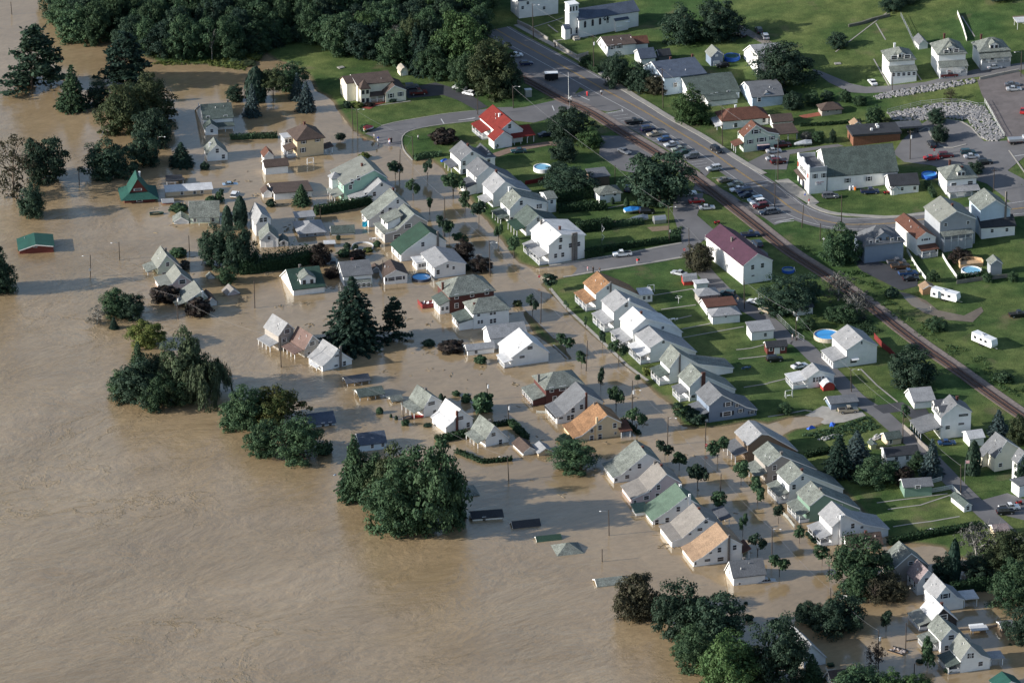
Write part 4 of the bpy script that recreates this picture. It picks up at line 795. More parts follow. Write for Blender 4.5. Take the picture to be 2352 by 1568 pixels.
S('N', (2042, 1410), 3.2, 3.4, 1.9, 2.4, 'v', 'white', 'lgrey', 'grey patio roof on posts behind the last southeast cottage', 12, 'canopy', 'flat', posts=2)
H('N', 'R', (330, 1425), [(330, 1330), (395, 1205), (530, 1322)], (215, 1015), 'white', 'lgrey', 'white house with stepped pale roof half hidden by bottom-edge trees', 22, win=[(405, 1305, .6, .8)])
H('N', 'L', (590, 1620), [(590, 1540), (558, 1455), (520, 1525)], (910, 1398), 'white', 'brown', 'white house with dark brown roof cut by the bottom edge of the view', 14)
S('N', (2125, 1655), 6, 5, 1, 2.6, 'u', 'white', 'teal', 'teal-roofed building corner at the very bottom right', 20, 'house', name='gable_house')
S('N', (1880, 1115), 3.7, 1.9, .9, .95, 'v', 'white', 'white', 'white flat boat canopy standing in water behind the southeast row', 12, 'canopy', 'flat', posts=2)
S('N', (2150, 1105), 3.2, 3.4, 1.4, 2.0, 'v', 'brown', 'grey', 'grey-roofed shed in the water by the fence at the right edge', 14, 'shed')
S('N', (2085, 235), 3.6, 4.0, 1.8, 2.8, 'v', 'tan', 'pinkish', 'small pink-roofed shed behind the bare pale tree', 14, 'shed')
# --- back yards and alley
HIP('G', (805, 303), 6.6, 5.6, 2.9, 4.4, 'white', 'gg', 'small white house with green grey hipped roof between hedges and the big dark tree', 17, win=[(843, 225, .6, .7), (945, 212, .8, 1.1)])
S('G', (735, 145), 5.4, 5.6, 2.8, 3.2, 'v', 'brown', 'grey', 'brown block garage with pale flat roof behind the small hip-roofed white house', 16, 'garage', 'shed')
h = H('G', 'R', (2125, 1047), [(2125, 868), (2255, 762), (2392, 822)], (1920, 495), 'white', 'purple', 'long white building with plum purple metal roof beside the railway', 24, win=[(2210, 885), (2300, 868), (2213, 962, .9, .4)], win2=[(2095, 870), (2050, 845), (1960, 770), (1870, 700), (1785, 620)], ch=[(.55, -1.6, .3, 'g')])
S('G', (1580, 1055), 3.6, 3.0, 1.5, 2.8, 'v', 'red', 'lgrey', 'red barn-roofed shed with pale roof beside a parked silver car', 12, 'shed', 'gambrel')
S('G', (1692, 1092), 3.4, 2.4, 1.7, 1.8, 'u', 'white', 'white', 'white box container on the grass at the edge of the alley', 14, 'container', 'flat')
HIP('G', (1720, 1228), 5.6, 4.6, 2.7, 3.9, 'taupe', 'lgrey', 'small taupe garage with pale hipped roof beside the white box container', 14, cat='garage', win=[(1820, 1148, .7, .7)])
H('G', 'L', (1795, 1330), [(1795, 1255), (1752, 1182), (1725, 1210)], (2005, 1145), 'white', 'rbrown', 'white garage with brown roof behind the grey hip-roofed garage', 14, win=[], win2=[], cat='garage')
HIP('G', (1842, 1412), 7.9, 4.6, 2.6, 3.9, 'white', 'lgrey', 'white garage with pale grey hipped roof and one high window', 13, cat='garage', win=[(1965, 1330, .5, 1)])
S('G', (2200, 1560), 6.4, 4.6, 2.6, 3.4, 'v', 'white', 'lgrey', 'white garage with canopied front beside the alley below the white parked car', 15, 'garage', 'shed', win=[(4, 1.4)])
S('K', (2345, 120), 5.5, 3.2, 2.2, 3.2, 'v', 'dred', 'black', 'dark red shed with white double doors and small white windows', 12, 'shed', win=[(1, 1.6), (4.4, 1.6)], door=1.6)
h = H('L', 'R', (365, 428), [(365, 335), (465, 262), (607, 300)], (415, 200), 'white', 'lgrey', 'white bungalow with pale grey roof and brick red deck beside the alley', 17, win=[(425, 348, .8, 1.3), (450, 345, .8, 1.3), (478, 340, .8, 1.3), (503, 336, .8, 1.3)])
porch(h, 'x', .2, 6, 4.2, 2.7, 2.3, 'white', deck=.35)
S('L', (508, 455), 3.2, 3.0, 1.5, 2.6, 'u', 'red', 'white', 'bright red shed with white barn roof beside the white bungalow', 16, 'shed', 'gambrel', sidewin=0)
H('L', 'L', (580, 632), [(580, 572), (545, 507), (525, 530)], (775, 465), 'blue', 'grey', 'blue grey garage with grey roof and white garage door by the pickup', 13, win=[], win2=[], cat='garage')
H('L', 'L', (1345, 620), [(1345, 552), (1300, 432), (1262, 470)], (1485, 415), 'white', 'lgrey', 'white two-door garage with clipped pale roof beside the round dark tree', 12, win=[], win2=[], cat='garage')
h = H('L', 'R', (1592, 892), [(1590, 692), (1735, 570), (1868, 640)], (1650, 495), 'white', 'grey', 'big white house with twin west gables, hipped porch and red base', 14, win=[(1795, 672, 2.6, .7), (1775, 752, 1.6, .6), (1650, 785, 1.2, 1), (1560, 795, .8, .8)], ch=[(.6, 1.2, .5, 'b')])
porch(h, 'x', -.5, 8, 6.0, 4.0, 2.6, 'grey', deck=0)
m = MB().prism([(-.6, 5.4), (-.6, 6.6), (2.6, 6.6), (2.6, 5.4)], 2, 6); 
dormer(h, 2.4, -.3, 6.3, 3.0, 1.3, 4.5, 'dgrey'); dormer(h, 6.2, -.3, 6.3, 3.0, 1.3, 4.5, 'dgrey')
S('L', (1853, 968), 4.0, 4.6, 2.4, 3.6, 'v', 'white', 'white', 'small white garage gable showing behind the dark columnar shrub', 18, 'garage')
h = H('L', 'R', (2090, 1192), [(2085, 1060), (2190, 905), (2322, 985)], (2110, 830), 'cream', 'grey', 'cream house with grey roof and small balcony behind the columnar shrub', 25, win=[(2130, 1000, .7, 1), (2135, 1130, 1, 1)])
H('L', 'R', (1975, 1150), [(1945, 1055), (2110, 900), (2200, 960)], (2050, 870), 'cream', 'grey', 'cream side wing with grey roof on the west of the cream house', 25, win=[], cat='house wing')
H('L', 'R', (2290, 1310), [(2228, 1120), (2352, 1010), (2500, 1100)], (2300, 980), 'white', 'grey', 'white house with grey roof cut off by the right edge below the cream house', 25, win=[])
S('L', (2305, 1430), 5, 4, 3.3, 3.6, 'u', 'white', 'grey', 'tall white garage wall at the right edge above the white pickup', 25, 'garage', 'flat')
S('L', (1088, 1185), 8.6, 5.2, 4.2, 5.4, 'v', 'white', 'black', 'white two storey garage with black roof between the blue spruces', 12, 'garage', win=[(2.6, 3.3), (5.6, 3.3)])
h = S('L', (1095, 955), 4.0, 3.8, 1.8, 2.9, 'v', 'tan', 'ggd', 'small tan shed with patched mossy roof beside the garden', 20, 'shed', win=[(1, 1.1)])
S('L', (945, 990), 1.5, 1.8, 1.4, 1.8, 'u', 'yellow', 'ggd', 'tiny yellow hut between garden and tan shed', 18, 'shed')
H('L', 'L', (1255, 1434), [(1255, 1335), (1235, 1262), (1210, 1275)], (1480, 1232), 'green', 'grey', 'green sided trailer shed with curved grey roof and white window surround', 8, win2=[(1377, 1332, 1.2, .8)], win=[], cat='shed')
S('L', (1800, 1565), 2.2, 7, 1.7, 2.4, 'u', 'white', 'ggd', 'long low chicken coop with green grey roof beside the white picket fence', 24, 'shed', win=[(1.1, 1)])
# --- north-east: church, shops and houses along the main road
h = H('C', 'L', (615, 350), [(615, 185), (562, 92), (500, 160)], (1090, -5), 'white', 'slate', 'white church with dark slate roof, arched windows and square bell tower', 24, win2=[], win=[(560, 230, .9, 1.6)], cat='church')
for q in ((670, 225), (740, 210), (808, 197), (877, 183)):
    s, z = on_plane(px('C', q), h.A, h.ey); P = [(-.42, -1.1), (.42, -1.1), (.42, .7), (.3, 1.05), (0, 1.25), (-.3, 1.05), (-.42, .7)]
    e = MB().add([(a, 0, b) for a, b in P], [tuple(range(7))]); o = MB().prism(P, -.04, .04).build('arched_window', M_GLASS, h.root); o.location = (-.06, -s, z); o.rotation_euler = (0, 0, PI / 2)
    f = MB(); 
    for (a, b), (c, d) in zip(P, P[1:] + P[:1]): f.prism([(a, b), (c, d), (c * 1.25, d * 1.1), (a * 1.25, b * 1.1)], -.06, .06)
    f.build('frame', M_TRIM, o)
MB().box(1.2, 4.4, -.3, 2.9, h.base, 11).build('bell_tower', MATS['wall_white'], h.root)
MB().box(1.0, 4.6, -.5, 3.1, 8.2, 8.45).box(1.0, 4.6, -.5, 3.1, 11.0, 11.3).build('cornice', M_TRIM, h.root)
for a in (.4, 1.5, 2.5): MB().box(1.12, 1.2, a - .1 - .25, a - .1 + .25, 9.0, 10.5).build('belfry_louvre', M_GLASS, h.root)
for a in (.3, 2.3): MB().box(1.1, 1.2, a - .3, a + .3, 1.2, 3.2).build('door', M_SHUT, h.root)
MB().prism([(.2, -1), (.2, 3.6), (1.6, 4.6), (3, 3.6), (3, -1)], 2.9, 4.8).build('vestibule', MATS['wall_white'], h.root); roof_slab([(.2, 3.6), (1.6, 4.6), (3, 3.6)], 2.9, 4.8, .2, .15, .2).build('roof', MATS['roof_slate'], h.root)
MB().box(-.9, 2, -17, -12.6, -1, 4.2).build('annex_wall', MATS['wall_white'], h.root); roof_slab([(-.9, 4.2), (2.2, 5.4)], -17, -12.6, .3, .15, .2).build('roof', MATS['roof_slate'], h.root)
MB().box(-2.0, .8, .4, 2.4, -1, .6).box(-1.2, .8, .4, 2.2, .6, 1.0).build('steps', M_CONC, h.root)
for a, z in ((12.8, 2.6), (15.6, 3.8)): MB().add([(-.05, -a, z), (-.05, -a - 2, z), (-1.1, -a - 2, z - .5), (-1.1, -a, z - .5)], [(0, 1, 2, 3)]).build('awning', M_TRIM, h.root)
dormer(h, 9.6, -.1, 4.5, 2.0, .8, 4, 'slate')
h = S('C', (65, 172), 13.5, 8, 6.2, 8.5, 'v', 'white', 'slate', 'white parish house with side porch, cut by the top edge left of the church', 20, 'house', name='gable_house', win=[(1.2, 3.6), (8.6, 2.6), (3, 5)])
H('C', 'L', (878, 525), [(878, 425), (822, 343), (788, 388)], (1062, 300), 'white', 'brown', 'white house with dark red brown roof and shuttered windows below the church', 14, win2=[(920, 435), (988, 425)], sh=1, win=[(858, 435, .6, 1), (815, 412, .6, .9)])
S('C', (1120, 470), 4.6, 4.8, 2.4, 3.9, 'v', 'white', 'rbrown', 'low annex with rusty brown roof behind the red brown-roofed house', 14, 'annex')
S('C', (1185, 612), 4.8, 6.5, 2.6, 4.6, 'v', 'white', 'slate', 'white garage with dark blue roof above the hillside trees', 17, 'garage')
S('C', (1355, 575), 3.6, 3.5, 2.2, 3.6, 'v', 'dgrey', 'black', 'small black-roofed shed between garage and slate-roofed house', 17, 'shed')
H('C', 'L', (1400, 880), [(1400, 720), (1288, 572), (1210, 612)], (1645, 508), 'lblue', 'slate', 'pale blue house with broad blue slate roof and two brick chimneys', 18, win=[(1290, 650, 1.1, 1)], win2=[(1500, 780)], ch=[(.45, .3, .8, 'b'), (.98, .2, .9, 'b')])
H('C', 'L', (1640, 962), [(1640, 880), (1602, 790), (1556, 706), (1470, 785)], (1975, 632), 'white', 'ggd', 'white house with long dark green barn roof behind the light green maple', 14, win2=[(1835, 878, .7, 1.2), (1880, 870, .7, 1.2), (1988, 842, .8, .7)], win=[(1540, 760, .8, 1)])
h = H('C', 'L', (2210, 1000), [(2207, 890), (2185, 805), (2142, 756), (2078, 815)], (2410, 712), 'lblue', 'grey', 'pale blue house with grey gambrel roof and gabled dormer by the parking court', 12, win2=[(2272, 915)], win=[(2150, 805, 1.4, 1.2)])
dormer(h, 4.8, .6, 3.0, 2.6, 1.0, 4.2, 'grey')
H('C', 'L', (2258, 697), [(2258, 505), (2195, 418), (2132, 468)], (2430, 385), 'white', 'lgrey', 'tall white barn with ribbed pale roof beside the blue pool', 14, win=[], win2=[])
h = H('C', 'R', (1833, 610), [(1830, 523), (1886, 465), (1940, 500)], (1803, 420), 'blue', 'pale', 'grey blue garage with basketball hoop on its gable beside the blue pool', 17, win=[], win2=[], cat='garage')
ob('door', MB().box(-1.05, 1.05, -.05, .05, 0, 1.7).mesh('door', M_TRIM), h.root, (1.6, -.05, 0)); MB().box(-.5, .5, -.06, .06, 0, .7).build('backboard', M_TRIM, h.root).location = (1.6, -.12, 3.1)
HIP('C', (1935, 1192), 14.5, 7.6, 2.9, 5.4, 'white', 'rbrown', 'white house with big rusty red hipped roof and corner dormer facing the main road', 13, rl=8, ch=[(5.5, 5.5, 5.4, 'w')], win=[(2055, 1150), (2315, 1105)], porchs=dict(a=0, b=7, dep=1.8, zt=1.6, ze=1.3, roof='white', deck=0))
S('D', (45, 1180), 6.2, 5.4, 2.0, 3.3, 'v', 'white', 'brown', 'low brown-roofed annex on the east end of the rusty hipped house', 13, 'annex')
h = H('Y', 'R', (447, 595), [(438, 300), (660, 95), (880, 222), (1078, 255)], (545, 18), 'pgreen', 'rbrown', 'pale green house with rust brown cross-gabled roof, dark shutters and white porch rail', 17, win=[(665, 215, 1.5, 1.2), (555, 400, 1, 1.2), (762, 365, 1.5, 1.2), (958, 330, .9, 1.1)], sh=1, win2=[], pf=dict(a=.2, b=6.5, dep=2.8, zt=3.2, ze=2.3, roof='rbrown'))
dormer(h, 4.2, -.1, 3.4, 3.4, 1.2, 4, 'rbrown')
S('Y', (1085, 400), 5.8, 5.8, 2.3, 3.1, 'v', 'dgrey', 'brown', 'dark open carport with plum brown roof behind the pale green house', 15, 'carport', 'shed', posts=3)
S('C', (1800, 985), 9.5, 3.6, 2.0, 2.6, 'v', 'white', 'ggd', 'low green-roofed row of garages behind the light green maple', 14, 'garage', 'shed')
HIP('D', (1108, 752), 8.2, 8.8, 7.0, 9.6, 'white', 'gg', 'white foursquare house, leftmost of the three on the upper road', 10, rl=1.2, win=[(1160, 530, 1.7, 1.1), (1280, 520, 1.7, 1.1)], dorm=2.3, ch=[(3.4, 7.2, 9.8, 'w')], porchf=dict(dep=2.6, zt=5.2, ze=4.3, kind='closed'))
HIP('D', (1562, 700), 8.6, 9.8, 7.2, 10.4, 'white', 'gg', 'white foursquare house with red brick porch piers and striped awnings, middle of three', 9, rl=1.4, win=[(1640, 475, 1.4, 1), (1730, 465, 1.4, 1)], dorm=2.6, ch=[(3.6, 8.2, 10.8, 'b')], porchf=dict(dep=2.8, zt=5.0, ze=4.0, deck=1.6))
HIP('D', (1942, 630), 9.4, 8.2, 5.6, 8.6, 'white', 'gg', 'white house with full-width upper balcony, rightmost of three on the upper road', 11, rl=1.6, win=[(1985, 565), (2060, 550)], dorm=2.8, ch=[(2.2, 6.8, 8.6, 'b')], porchf=dict(dep=2.2, zt=5.2, ze=4.2, deck=2.4))
S('D', (1385, 458), 2.9, 5.6, 1.9, 3.2, 'u', 'white', 'grey', 'open white garage with grey roof between the left and middle foursquare houses', 12, 'garage')
HIP('D', (495, 1070), 6.3, 4.4, 2.1, 3.7, 'taupe', 'brown', 'stone grey garage with brown hipped roof beside the red paving', 12, cat='garage', win=[(550, 1018, .8, .8), (630, 1008, .8, .8)])
S('D', (778, 1198), 2.9, 3.0, 1.6, 2.6, 'u', 'cream', 'tan', 'small cream shed with tan roof in the garden behind the flat-roofed bank', 14, 'shed', door=1.4)
h = new_house('bank_building', 'brown brick flat-roofed bank building with black roof and drive-through canopy', gr('D', (782, 1345)), 10, 'R', 'brown', 'bank')
MB().box(0, 14.6, 0, 7.6, h.base, 3.2).build('wall', mat('brown_brick', (.2, .09, .055), .85, .25, 2), h.root); MB().box(-.4, 15, -.4, 8, 3.2, 3.9).build('roof', MATS['roof_black'], h.root)
MB().box(15, 22.5, 3.4, 8.2, 3.3, 3.9).build('canopy', MATS['roof_dgrey'], h.root)
for a, b in ((21, 4), (21, 7.6), (18, 4), (18, 7.6)): MB().box(a - .15, a + .15, b - .15, b + .15, -1, 3.3).build('post', M_GLASS, h.root)
for a, b in ((6.2, 2.4), (8.6, 4.2), (8.6, 5.8)): MB().box(a - .35, a + .35, b - .35, b + .35, 3.9, 4.5).build('roof_vent', M_TRIM, h.root)
HIP('H', (1640, 228), 9.0, 8.8, 5.2, 8.0, 'white', 'gg', 'white foursquare house with pale roof and wide porch behind the grey corner row', 12, rl=1.4, win=[(1708, 128, 1.5, 1.1), (1858, 110, 1.5, 1.1)], dorm=2.4, ch=[(3, 7.6, 8.0, 'b'), (5.4, 3, 7.6, 'b')], porchf=dict(a=.2, b=9.2, dep=2.8, zt=3.0, ze=2.2, roof='lgrey'))
h = HIP('H', (885, 850), 11.8, 8.6, 5.6, 9.6, 'blue', 'grey', 'large slate-blue house with sweeping grey roof, wide dormer and cluttered ground floor', 16, rl=2.2, win=[(945, 660, .9, 1.2), (1005, 645, .9, .8), (1142, 628, .8, .7), (1205, 630, .9, 1.3)], dorm=4.6)
H('H', 'R', (1372, 778), [(1370, 622), (1448, 565), (1540, 610)], (1303, 388), 'white', 'rbrown', 'narrow white house with orange brown roof and matching rear porch', 20, win=[(1450, 630, 1.4, .6)], sh=1, win2=[], pg=dict(a=.2, b=5.2, dep=2.8, zt=3.2, ze=2.6, roof='rbrown', deck=.4))
h = H('H', 'R', (1582, 722), [(1578, 468), (1730, 370), (1908, 440)], (1652, 230), 'grey', 'pale', 'grey gabled house with brown timber decks and small white awnings', 18, win=[(1632, 495, .9, .9), (1838, 475, .9, .9)], ch=[(.35, .4, .6, 'b')], pg=dict(a=.1, b=9, dep=2.4, zt=5.6, ze=5.0, roof='gg', deck=2.9))
h = H('H', 'R', (1952, 600), [(1935, 360), (2090, 268), (2228, 350)], (2003, 165), 'lblue', 'gg', 'white house with pale blue gable and mossy black lean-to roof at the right', 16, win=[], ext=[(2188, 188, .5, 'g')])
S('H', (1958, 628), 10.0, 3.6, 3.6, 5.2, 'v', 'white', 'black', 'white rear extension with mossy black shed roof and central stair', 10, 'annex', 'shed', win=[(3.2, 2.4), (7.6, 2.4)])
S('H', (2042, 962), 3.4, 3.2, 3.5, 4.8, 'u', 'grey', 'gg', 'tall narrow grey shed like a small tower beside the round pool', 12, 'shed')
S('H', (1420, 1142), 3.6, 2.8, 1.9, 2.8, 'u', 'wood', 'tan', 'light brown wooden shed beside the white travel trailer', 16, 'shed')
S('H', (240, 1335), 5.5, 4.5, 2.3, 3.2, 'v', 'white', 'dgrey', 'white garage in the shade of the broad dark tree by the alley', 16, 'garage')
h = H('L', 'R', (728, 232), [(722, 75), (868, -25), (1002, 32)], (725, -149), 'white', 'lgrey', 'white two storey house with pale roof and glazed porch beside the big blue pool', 20, win=[(785, 175, 1.9, 1.1), (860, 8, .5, .8)], pf=dict(a=.2, b=8, dep=4.2, zt=3.2, ze=2.3, roof='lgrey', kind='closed'))
MB().add([(1.0, -.05, 2.5), (3.2, -.05, 2.5), (3.2, -.9, 2.1), (1.0, -.9, 2.1)], [(0, 1, 2, 3)]).build('awning', M_TRIM, h.root)
S('D', (2290, 275), 6, 4, 2.4, 2.6, 'v', 'brown', 'white', 'open-sided white-railed pavilion at the right edge above the upper road', 10, 'pavilion', 'flat', posts=3)
# --- the fire hall
h = new_house('social_hall', 'white hall with stepped white parapet front, long dark green roof and small painted sign', gr('X', (508, 778)), 14, 'R', 'white', 'hall')
w_, d_ = 5.4, 11.6
MB().box(0, w_, 0, d_, h.base, 7.2).build('wall', MATS['wall_white'], h.root)
P = [(-.3, 7.0), (d_, 7.0), (d_, 8.9), (d_ - .8, 9.1), (d_ - 1.2, 8.4), (7.6, 8.4), (7.2, 9.2), (6.2, 9.5), (5.2, 9.2), (4.8, 8.4), (1.4, 8.4), (.9, 9.1), (-.3, 8.9)]
MB().add([(-.2, a, b) for a, b in P] + [(.15, a, b) for a, b in P], [tuple(range(13)), tuple(range(25, 12, -1))] + [(i, (i + 1) % 13, (i + 1) % 13 + 13, i + 13) for i in range(13)]).build('parapet', MATS['wall_white'], h.root)
MB().box(.15, w_, -.2, .1, 7.0, 8.5).box(.15, w_, d_ - .1, d_ + .15, 7.0, 8.5).build('side_parapet', MATS['wall_grey'], h.root)
MB().box(.2, w_ - .05, .15, d_ - .15, 7.2, 7.3).build('roof', MATS['roof_dgrey'], h.root)
for a in (3.4, 4.8, 6.8, 8.2): o = ob('window', PANE, h.root, (-.24, a, 4.9), PI / 2, (.7, 1, 1.4)); ob('frame', FRAME, o)
for a in (1.0, 10.8): MB().box(-.25, -.18, a - .35, a + .35, 4.8, 6.3).build('red_panel', mat('red_panel', (.45, .08, .05), .6), h.root)
MB().add([(-.2, 3.2, 3.9), (-.2, 11.5, 3.9), (-1.3, 11.7, 3.3), (-1.3, 3.0, 3.3)], [(0, 1, 2, 3)]).build('awning', MATS['roof_brown'], h.root)
MB().box(-.24, -.16, 4.4, 6.2, 0, 2.5).build('door', M_SHUT, h.root); MB().box(-.24, -.16, 8.6, 9.8, 0, 2.4).build('door', M_SHUT, h.root)
for a in (1.8, 4.5): window(h, 0, a, 5.6, .8, 1.3, 1)
MB().box(2.1, 4.4, -.1, -.02, 2.6, 3.9).build('sign_board', M_TRIM, h.root)
def text(s, parent, loc, size, m, rz=0, name='lettering', rx=PI / 2):
    c = bpy.data.curves.new(name, 'FONT'); c.body = s; c.size = size; c.align_x = 'CENTER'; c.align_y = 'CENTER'; c.extrude = .01
    c.materials.append(m); t_ = bpy.data.objects.new('t', c); LINK(t_); me = bpy.data.meshes.new_from_object(t_.evaluated_get(bpy.context.evaluated_depsgraph_get())); bpy.data.objects.remove(t_); o = ob(name, me); o.parent = parent; o.location = loc; o.rotation_euler = (rx, 0, rz); return o
M_RED = mat('sign_red', (.3, .015, .04), .5); M_NAVY = mat('sign_navy', (.02, .03, .12), .5)
text('HOSE HOUSE', h.root, (3.25, -.13, 3.58), .4, M_RED); text('PIZZA', h.root, (3.25, -.13, 3.22), .38, M_RED); text('735-0072', h.root, (3.25, -.13, 2.86), .38, M_NAVY)
H('X', 'L', (800, 745), [(800, 500), (712, 82), (640, 120)], (1790, -2), 'white', 'ggd', 'long white hall wing with broad dark green roof behind the parapet front', 12, win2=[(1107, 565), (1438, 538)], win=[], sh=1, cat='hall', name='social_hall')
S('X', (1775, 792), 8.4, 7.4, 3.0, 5.0, 'v', 'white', 'black', 'white single storey building with black roof at the rear of the hall', 9, 'house', name='gable_house', win=[(3.4, 1.8), (7.2, 1.8)])
S('X', (1790, 796), 1.9, 1.9, 1.9, 2.7, 'u', 'white', 'black', 'tiny white garden shed with black roof in front of the black-roofed building', 12, 'shed', door=.9)
# ================================================================== VEGETATION
def leafm(name, c1, c2, rough=.75, hue=1.0):
    m = bpy.data.materials.new('foliage_' + name); m.use_nodes = True; n = m.node_tree; b = n.nodes['Principled BSDF']; L = n.links.new
    b.inputs['Roughness'].default_value = rough; b.inputs['Specular IOR Level'].default_value = .25
    tc = n.nodes.new('ShaderNodeTexCoord'); no = n.nodes.new('ShaderNodeTexNoise'); no.inputs['Scale'].default_value = 5; no.inputs['Detail'].default_value = 3
    oi = n.nodes.new('ShaderNodeObjectInfo'); ge = n.nodes.new('ShaderNodeNewGeometry')
    L(tc.outputs['Object'], no.inputs['Vector'])
    cr = n.nodes.new('ShaderNodeValToRGB'); e = cr.color_ramp.elements; e[0].position = .32; e[1].position = .68; e[0].color = (*c1, 1); e[1].color = (*c2, 1); L(no.outputs[0], cr.inputs[0])
    ma = n.nodes.new('ShaderNodeMapRange'); ma.inputs[3].default_value = .68; ma.inputs[4].default_value = 1.3; L(ge.outputs['Random Per Island'], ma.inputs[0])
    mb_ = n.nodes.new('ShaderNodeMapRange'); mb_.inputs[3].default_value = .82; mb_.inputs[4].default_value = 1.2; L(oi.outputs['Random'], mb_.inputs[0])
    mu = n.nodes.new('ShaderNodeMath'); mu.operation = 'MULTIPLY'; L(ma.outputs[0], mu.inputs[0]); L(mb_.outputs[0], mu.inputs[1])
    hs = n.nodes.new('ShaderNodeHueSaturation'); L(cr.outputs[0], hs.inputs['Color']); L(mu.outputs[0], hs.inputs['Value'])
    L(hs.outputs[0], b.inputs['Base Color'])
    tr = n.nodes.new('ShaderNodeBsdfTranslucent'); L(hs.outputs[0], tr.inputs[0]); mx = n.nodes.new('ShaderNodeMixShader'); mx.inputs[0].default_value = .18
    out = n.nodes['Material Output']; L(b.outputs[0], mx.inputs[1]); L(tr.outputs[0], mx.inputs[2]); L(mx.outputs[0], out.inputs[0])
    return m
LEAF = {'dark': leafm('dark', (.016, .038, .025), (.037, .067, .041)), 'mid': leafm('mid', (.024, .058, .03), (.057, .1, .047)), 'light': leafm('light', (.032, .075, .026), (.07, .12, .042)),
        'olive': leafm('olive', (.028, .048, .022), (.062, .078, .034)), 'brown': leafm('brown', (.035, .038, .024), (.068, .064, .038)), 'autumn': leafm('autumn', (.03, .065, .018), (.095, .09, .025)),
        'spruce': leafm('spruce', (.011, .03, .022), (.025, .052, .036)), 'blue': leafm('blue', (.035, .062, .065), (.075, .11, .11)), 'purple': leafm('purple', (.018, .018, .015), (.038, .026, .022)),
        'willow': leafm('willow', (.038, .062, .034), (.08, .105, .055)), 'yellow': leafm('yellow', (.06, .085, .022), (.12, .14, .035)), 'grey': leafm('grey', (.06, .065, .06), (.11, .115, .105)), 'hedge': leafm('hedge', (.012, .034, .014), (.026, .055, .022))}
BARK = mat('bark', (.12, .095, .075), .9, .3, 2)
BARKP = mat('pale_bark', (.38, .36, .33), .9, .2, 2)
def quads(C, Nn, sz, asp=1.0, rng=None, droop=None):
    """leaf-clump faces at C with normals Nn"""
    n = len(C); r = rng.normal(size=(n, 3))
    if droop is not None: r = r * .25 + droop
    t = r - (r * Nn).sum(1)[:, None] * Nn; t /= np.linalg.norm(t, axis=1)[:, None] + 1e-9
    b = np.cross(Nn, t); s = sz * rng.uniform(.6, 1.35, n)[:, None]
    t = t * s * asp; b = b * s
    k = .35
    V = np.stack([C - t, C + b * .8 - t * k * rng.uniform(-.5, 1, n)[:, None], C + t, C - b * .8 + t * k * rng.uniform(-.5, 1, n)[:, None]], 1)
    return V
def leaf_mesh(name, Vs, norm=False):
    V = np.concatenate(Vs).reshape(-1, 3); n = len(V) // 4
    if norm:                                    # fill the unit crown: 1 wide, 0..1 high
        lo, hi = np.percentile(V, 1.0, axis=0), np.percentile(V, 99.0, axis=0)
        k = 1.0 / max(hi[0] - lo[0], hi[1] - lo[1]); c = (lo + hi) / 2
        V = np.stack([(V[:, 0] - c[0]) * k, (V[:, 1] - c[1]) * k, (V[:, 2] - lo[2]) / (hi[2] - lo[2])], 1)
    me = bpy.data.meshes.new(name); me.vertices.add(len(V)); me.vertices.foreach_set('co', V.astype('f').ravel())
    me.loops.add(n * 4); me.loops.foreach_set('vertex_index', np.arange(n * 4)); me.polygons.add(n); me.polygons.foreach_set('loop_start', np.arange(n) * 4); me.polygons.foreach_set('loop_total', np.full(n, 4))
    me.update(calc_edges=True); me.materials.append(LEAF['mid']); return me
def unit(v): return v / (np.linalg.norm(v, axis=1)[:, None] + 1e-9)
def blobs(cent, rad_, per, sz, rng, flat=.85, jit=.55):
    out = []
    for c, r in zip(cent, rad_):
        d = unit(rng.normal(size=(per, 3))); d[:, 2] = np.where(d[:, 2] < -.35, -d[:, 2], d[:, 2])
        p = c + d * r * rng.uniform(.6, 1.12, (per, 1)) * np.array([1, 1, flat])
        nn = unit(d + rng.normal(size=d.shape) * jit * .6)
        out.append(quads(p, nn, sz, 1, rng))
    return out
def crown_broad(seed, lobes=1, leaf=.021, clumps=70, per=75, low=.05, top=1.0, wide=1.0):
    rng = np.random.default_rng(seed); cent = []; rr = []
    L = [((0, 0, .52), (.40, .40, .42))] if lobes == 1 else []
    for k in range(lobes if lobes > 1 else 0):
        a = 2 * PI * k / lobes + rng.uniform(-.4, .4); q = rng.uniform(.12, .24); hh = rng.uniform(.36, .6)
        L.append(((q * math.cos(a), q * math.sin(a), hh), (rng.uniform(.2, .29), rng.uniform(.2, .29), rng.uniform(.28, .38))))
    if lobes > 1: L.append(((0, 0, .62), (.24, .24, .34)))
    for i in range(clumps):
        c, s = L[i % len(L)]; d = rng.normal(size=3); d /= np.linalg.norm(d); k = rng.uniform(.62, 1.0)
        p = np.array([c[0] + d[0] * s[0] * k, c[1] + d[1] * s[1] * k, c[2] + d[2] * s[2] * k]); p[2] = max(low + .03, p[2])
        cent.append(p); rr.append(rng.uniform(.055, .115) * (1.15 if lobes == 1 else .95))
    V = blobs(cent, rr, per, leaf, rng)
    for c, s in L:                              # darker inner foliage so the crown is not hollow
        n = int(900 / len(L)); d = unit(rng.normal(size=(n, 3))); p = np.array(c) + d * np.array(s) * rng.uniform(.25, .85, (n, 1)); p[:, 2] = np.maximum(p[:, 2], low)
        V.append(quads(p, unit(d + rng.normal(size=d.shape) * .5), leaf * 1.9, 1, rng))
    return V
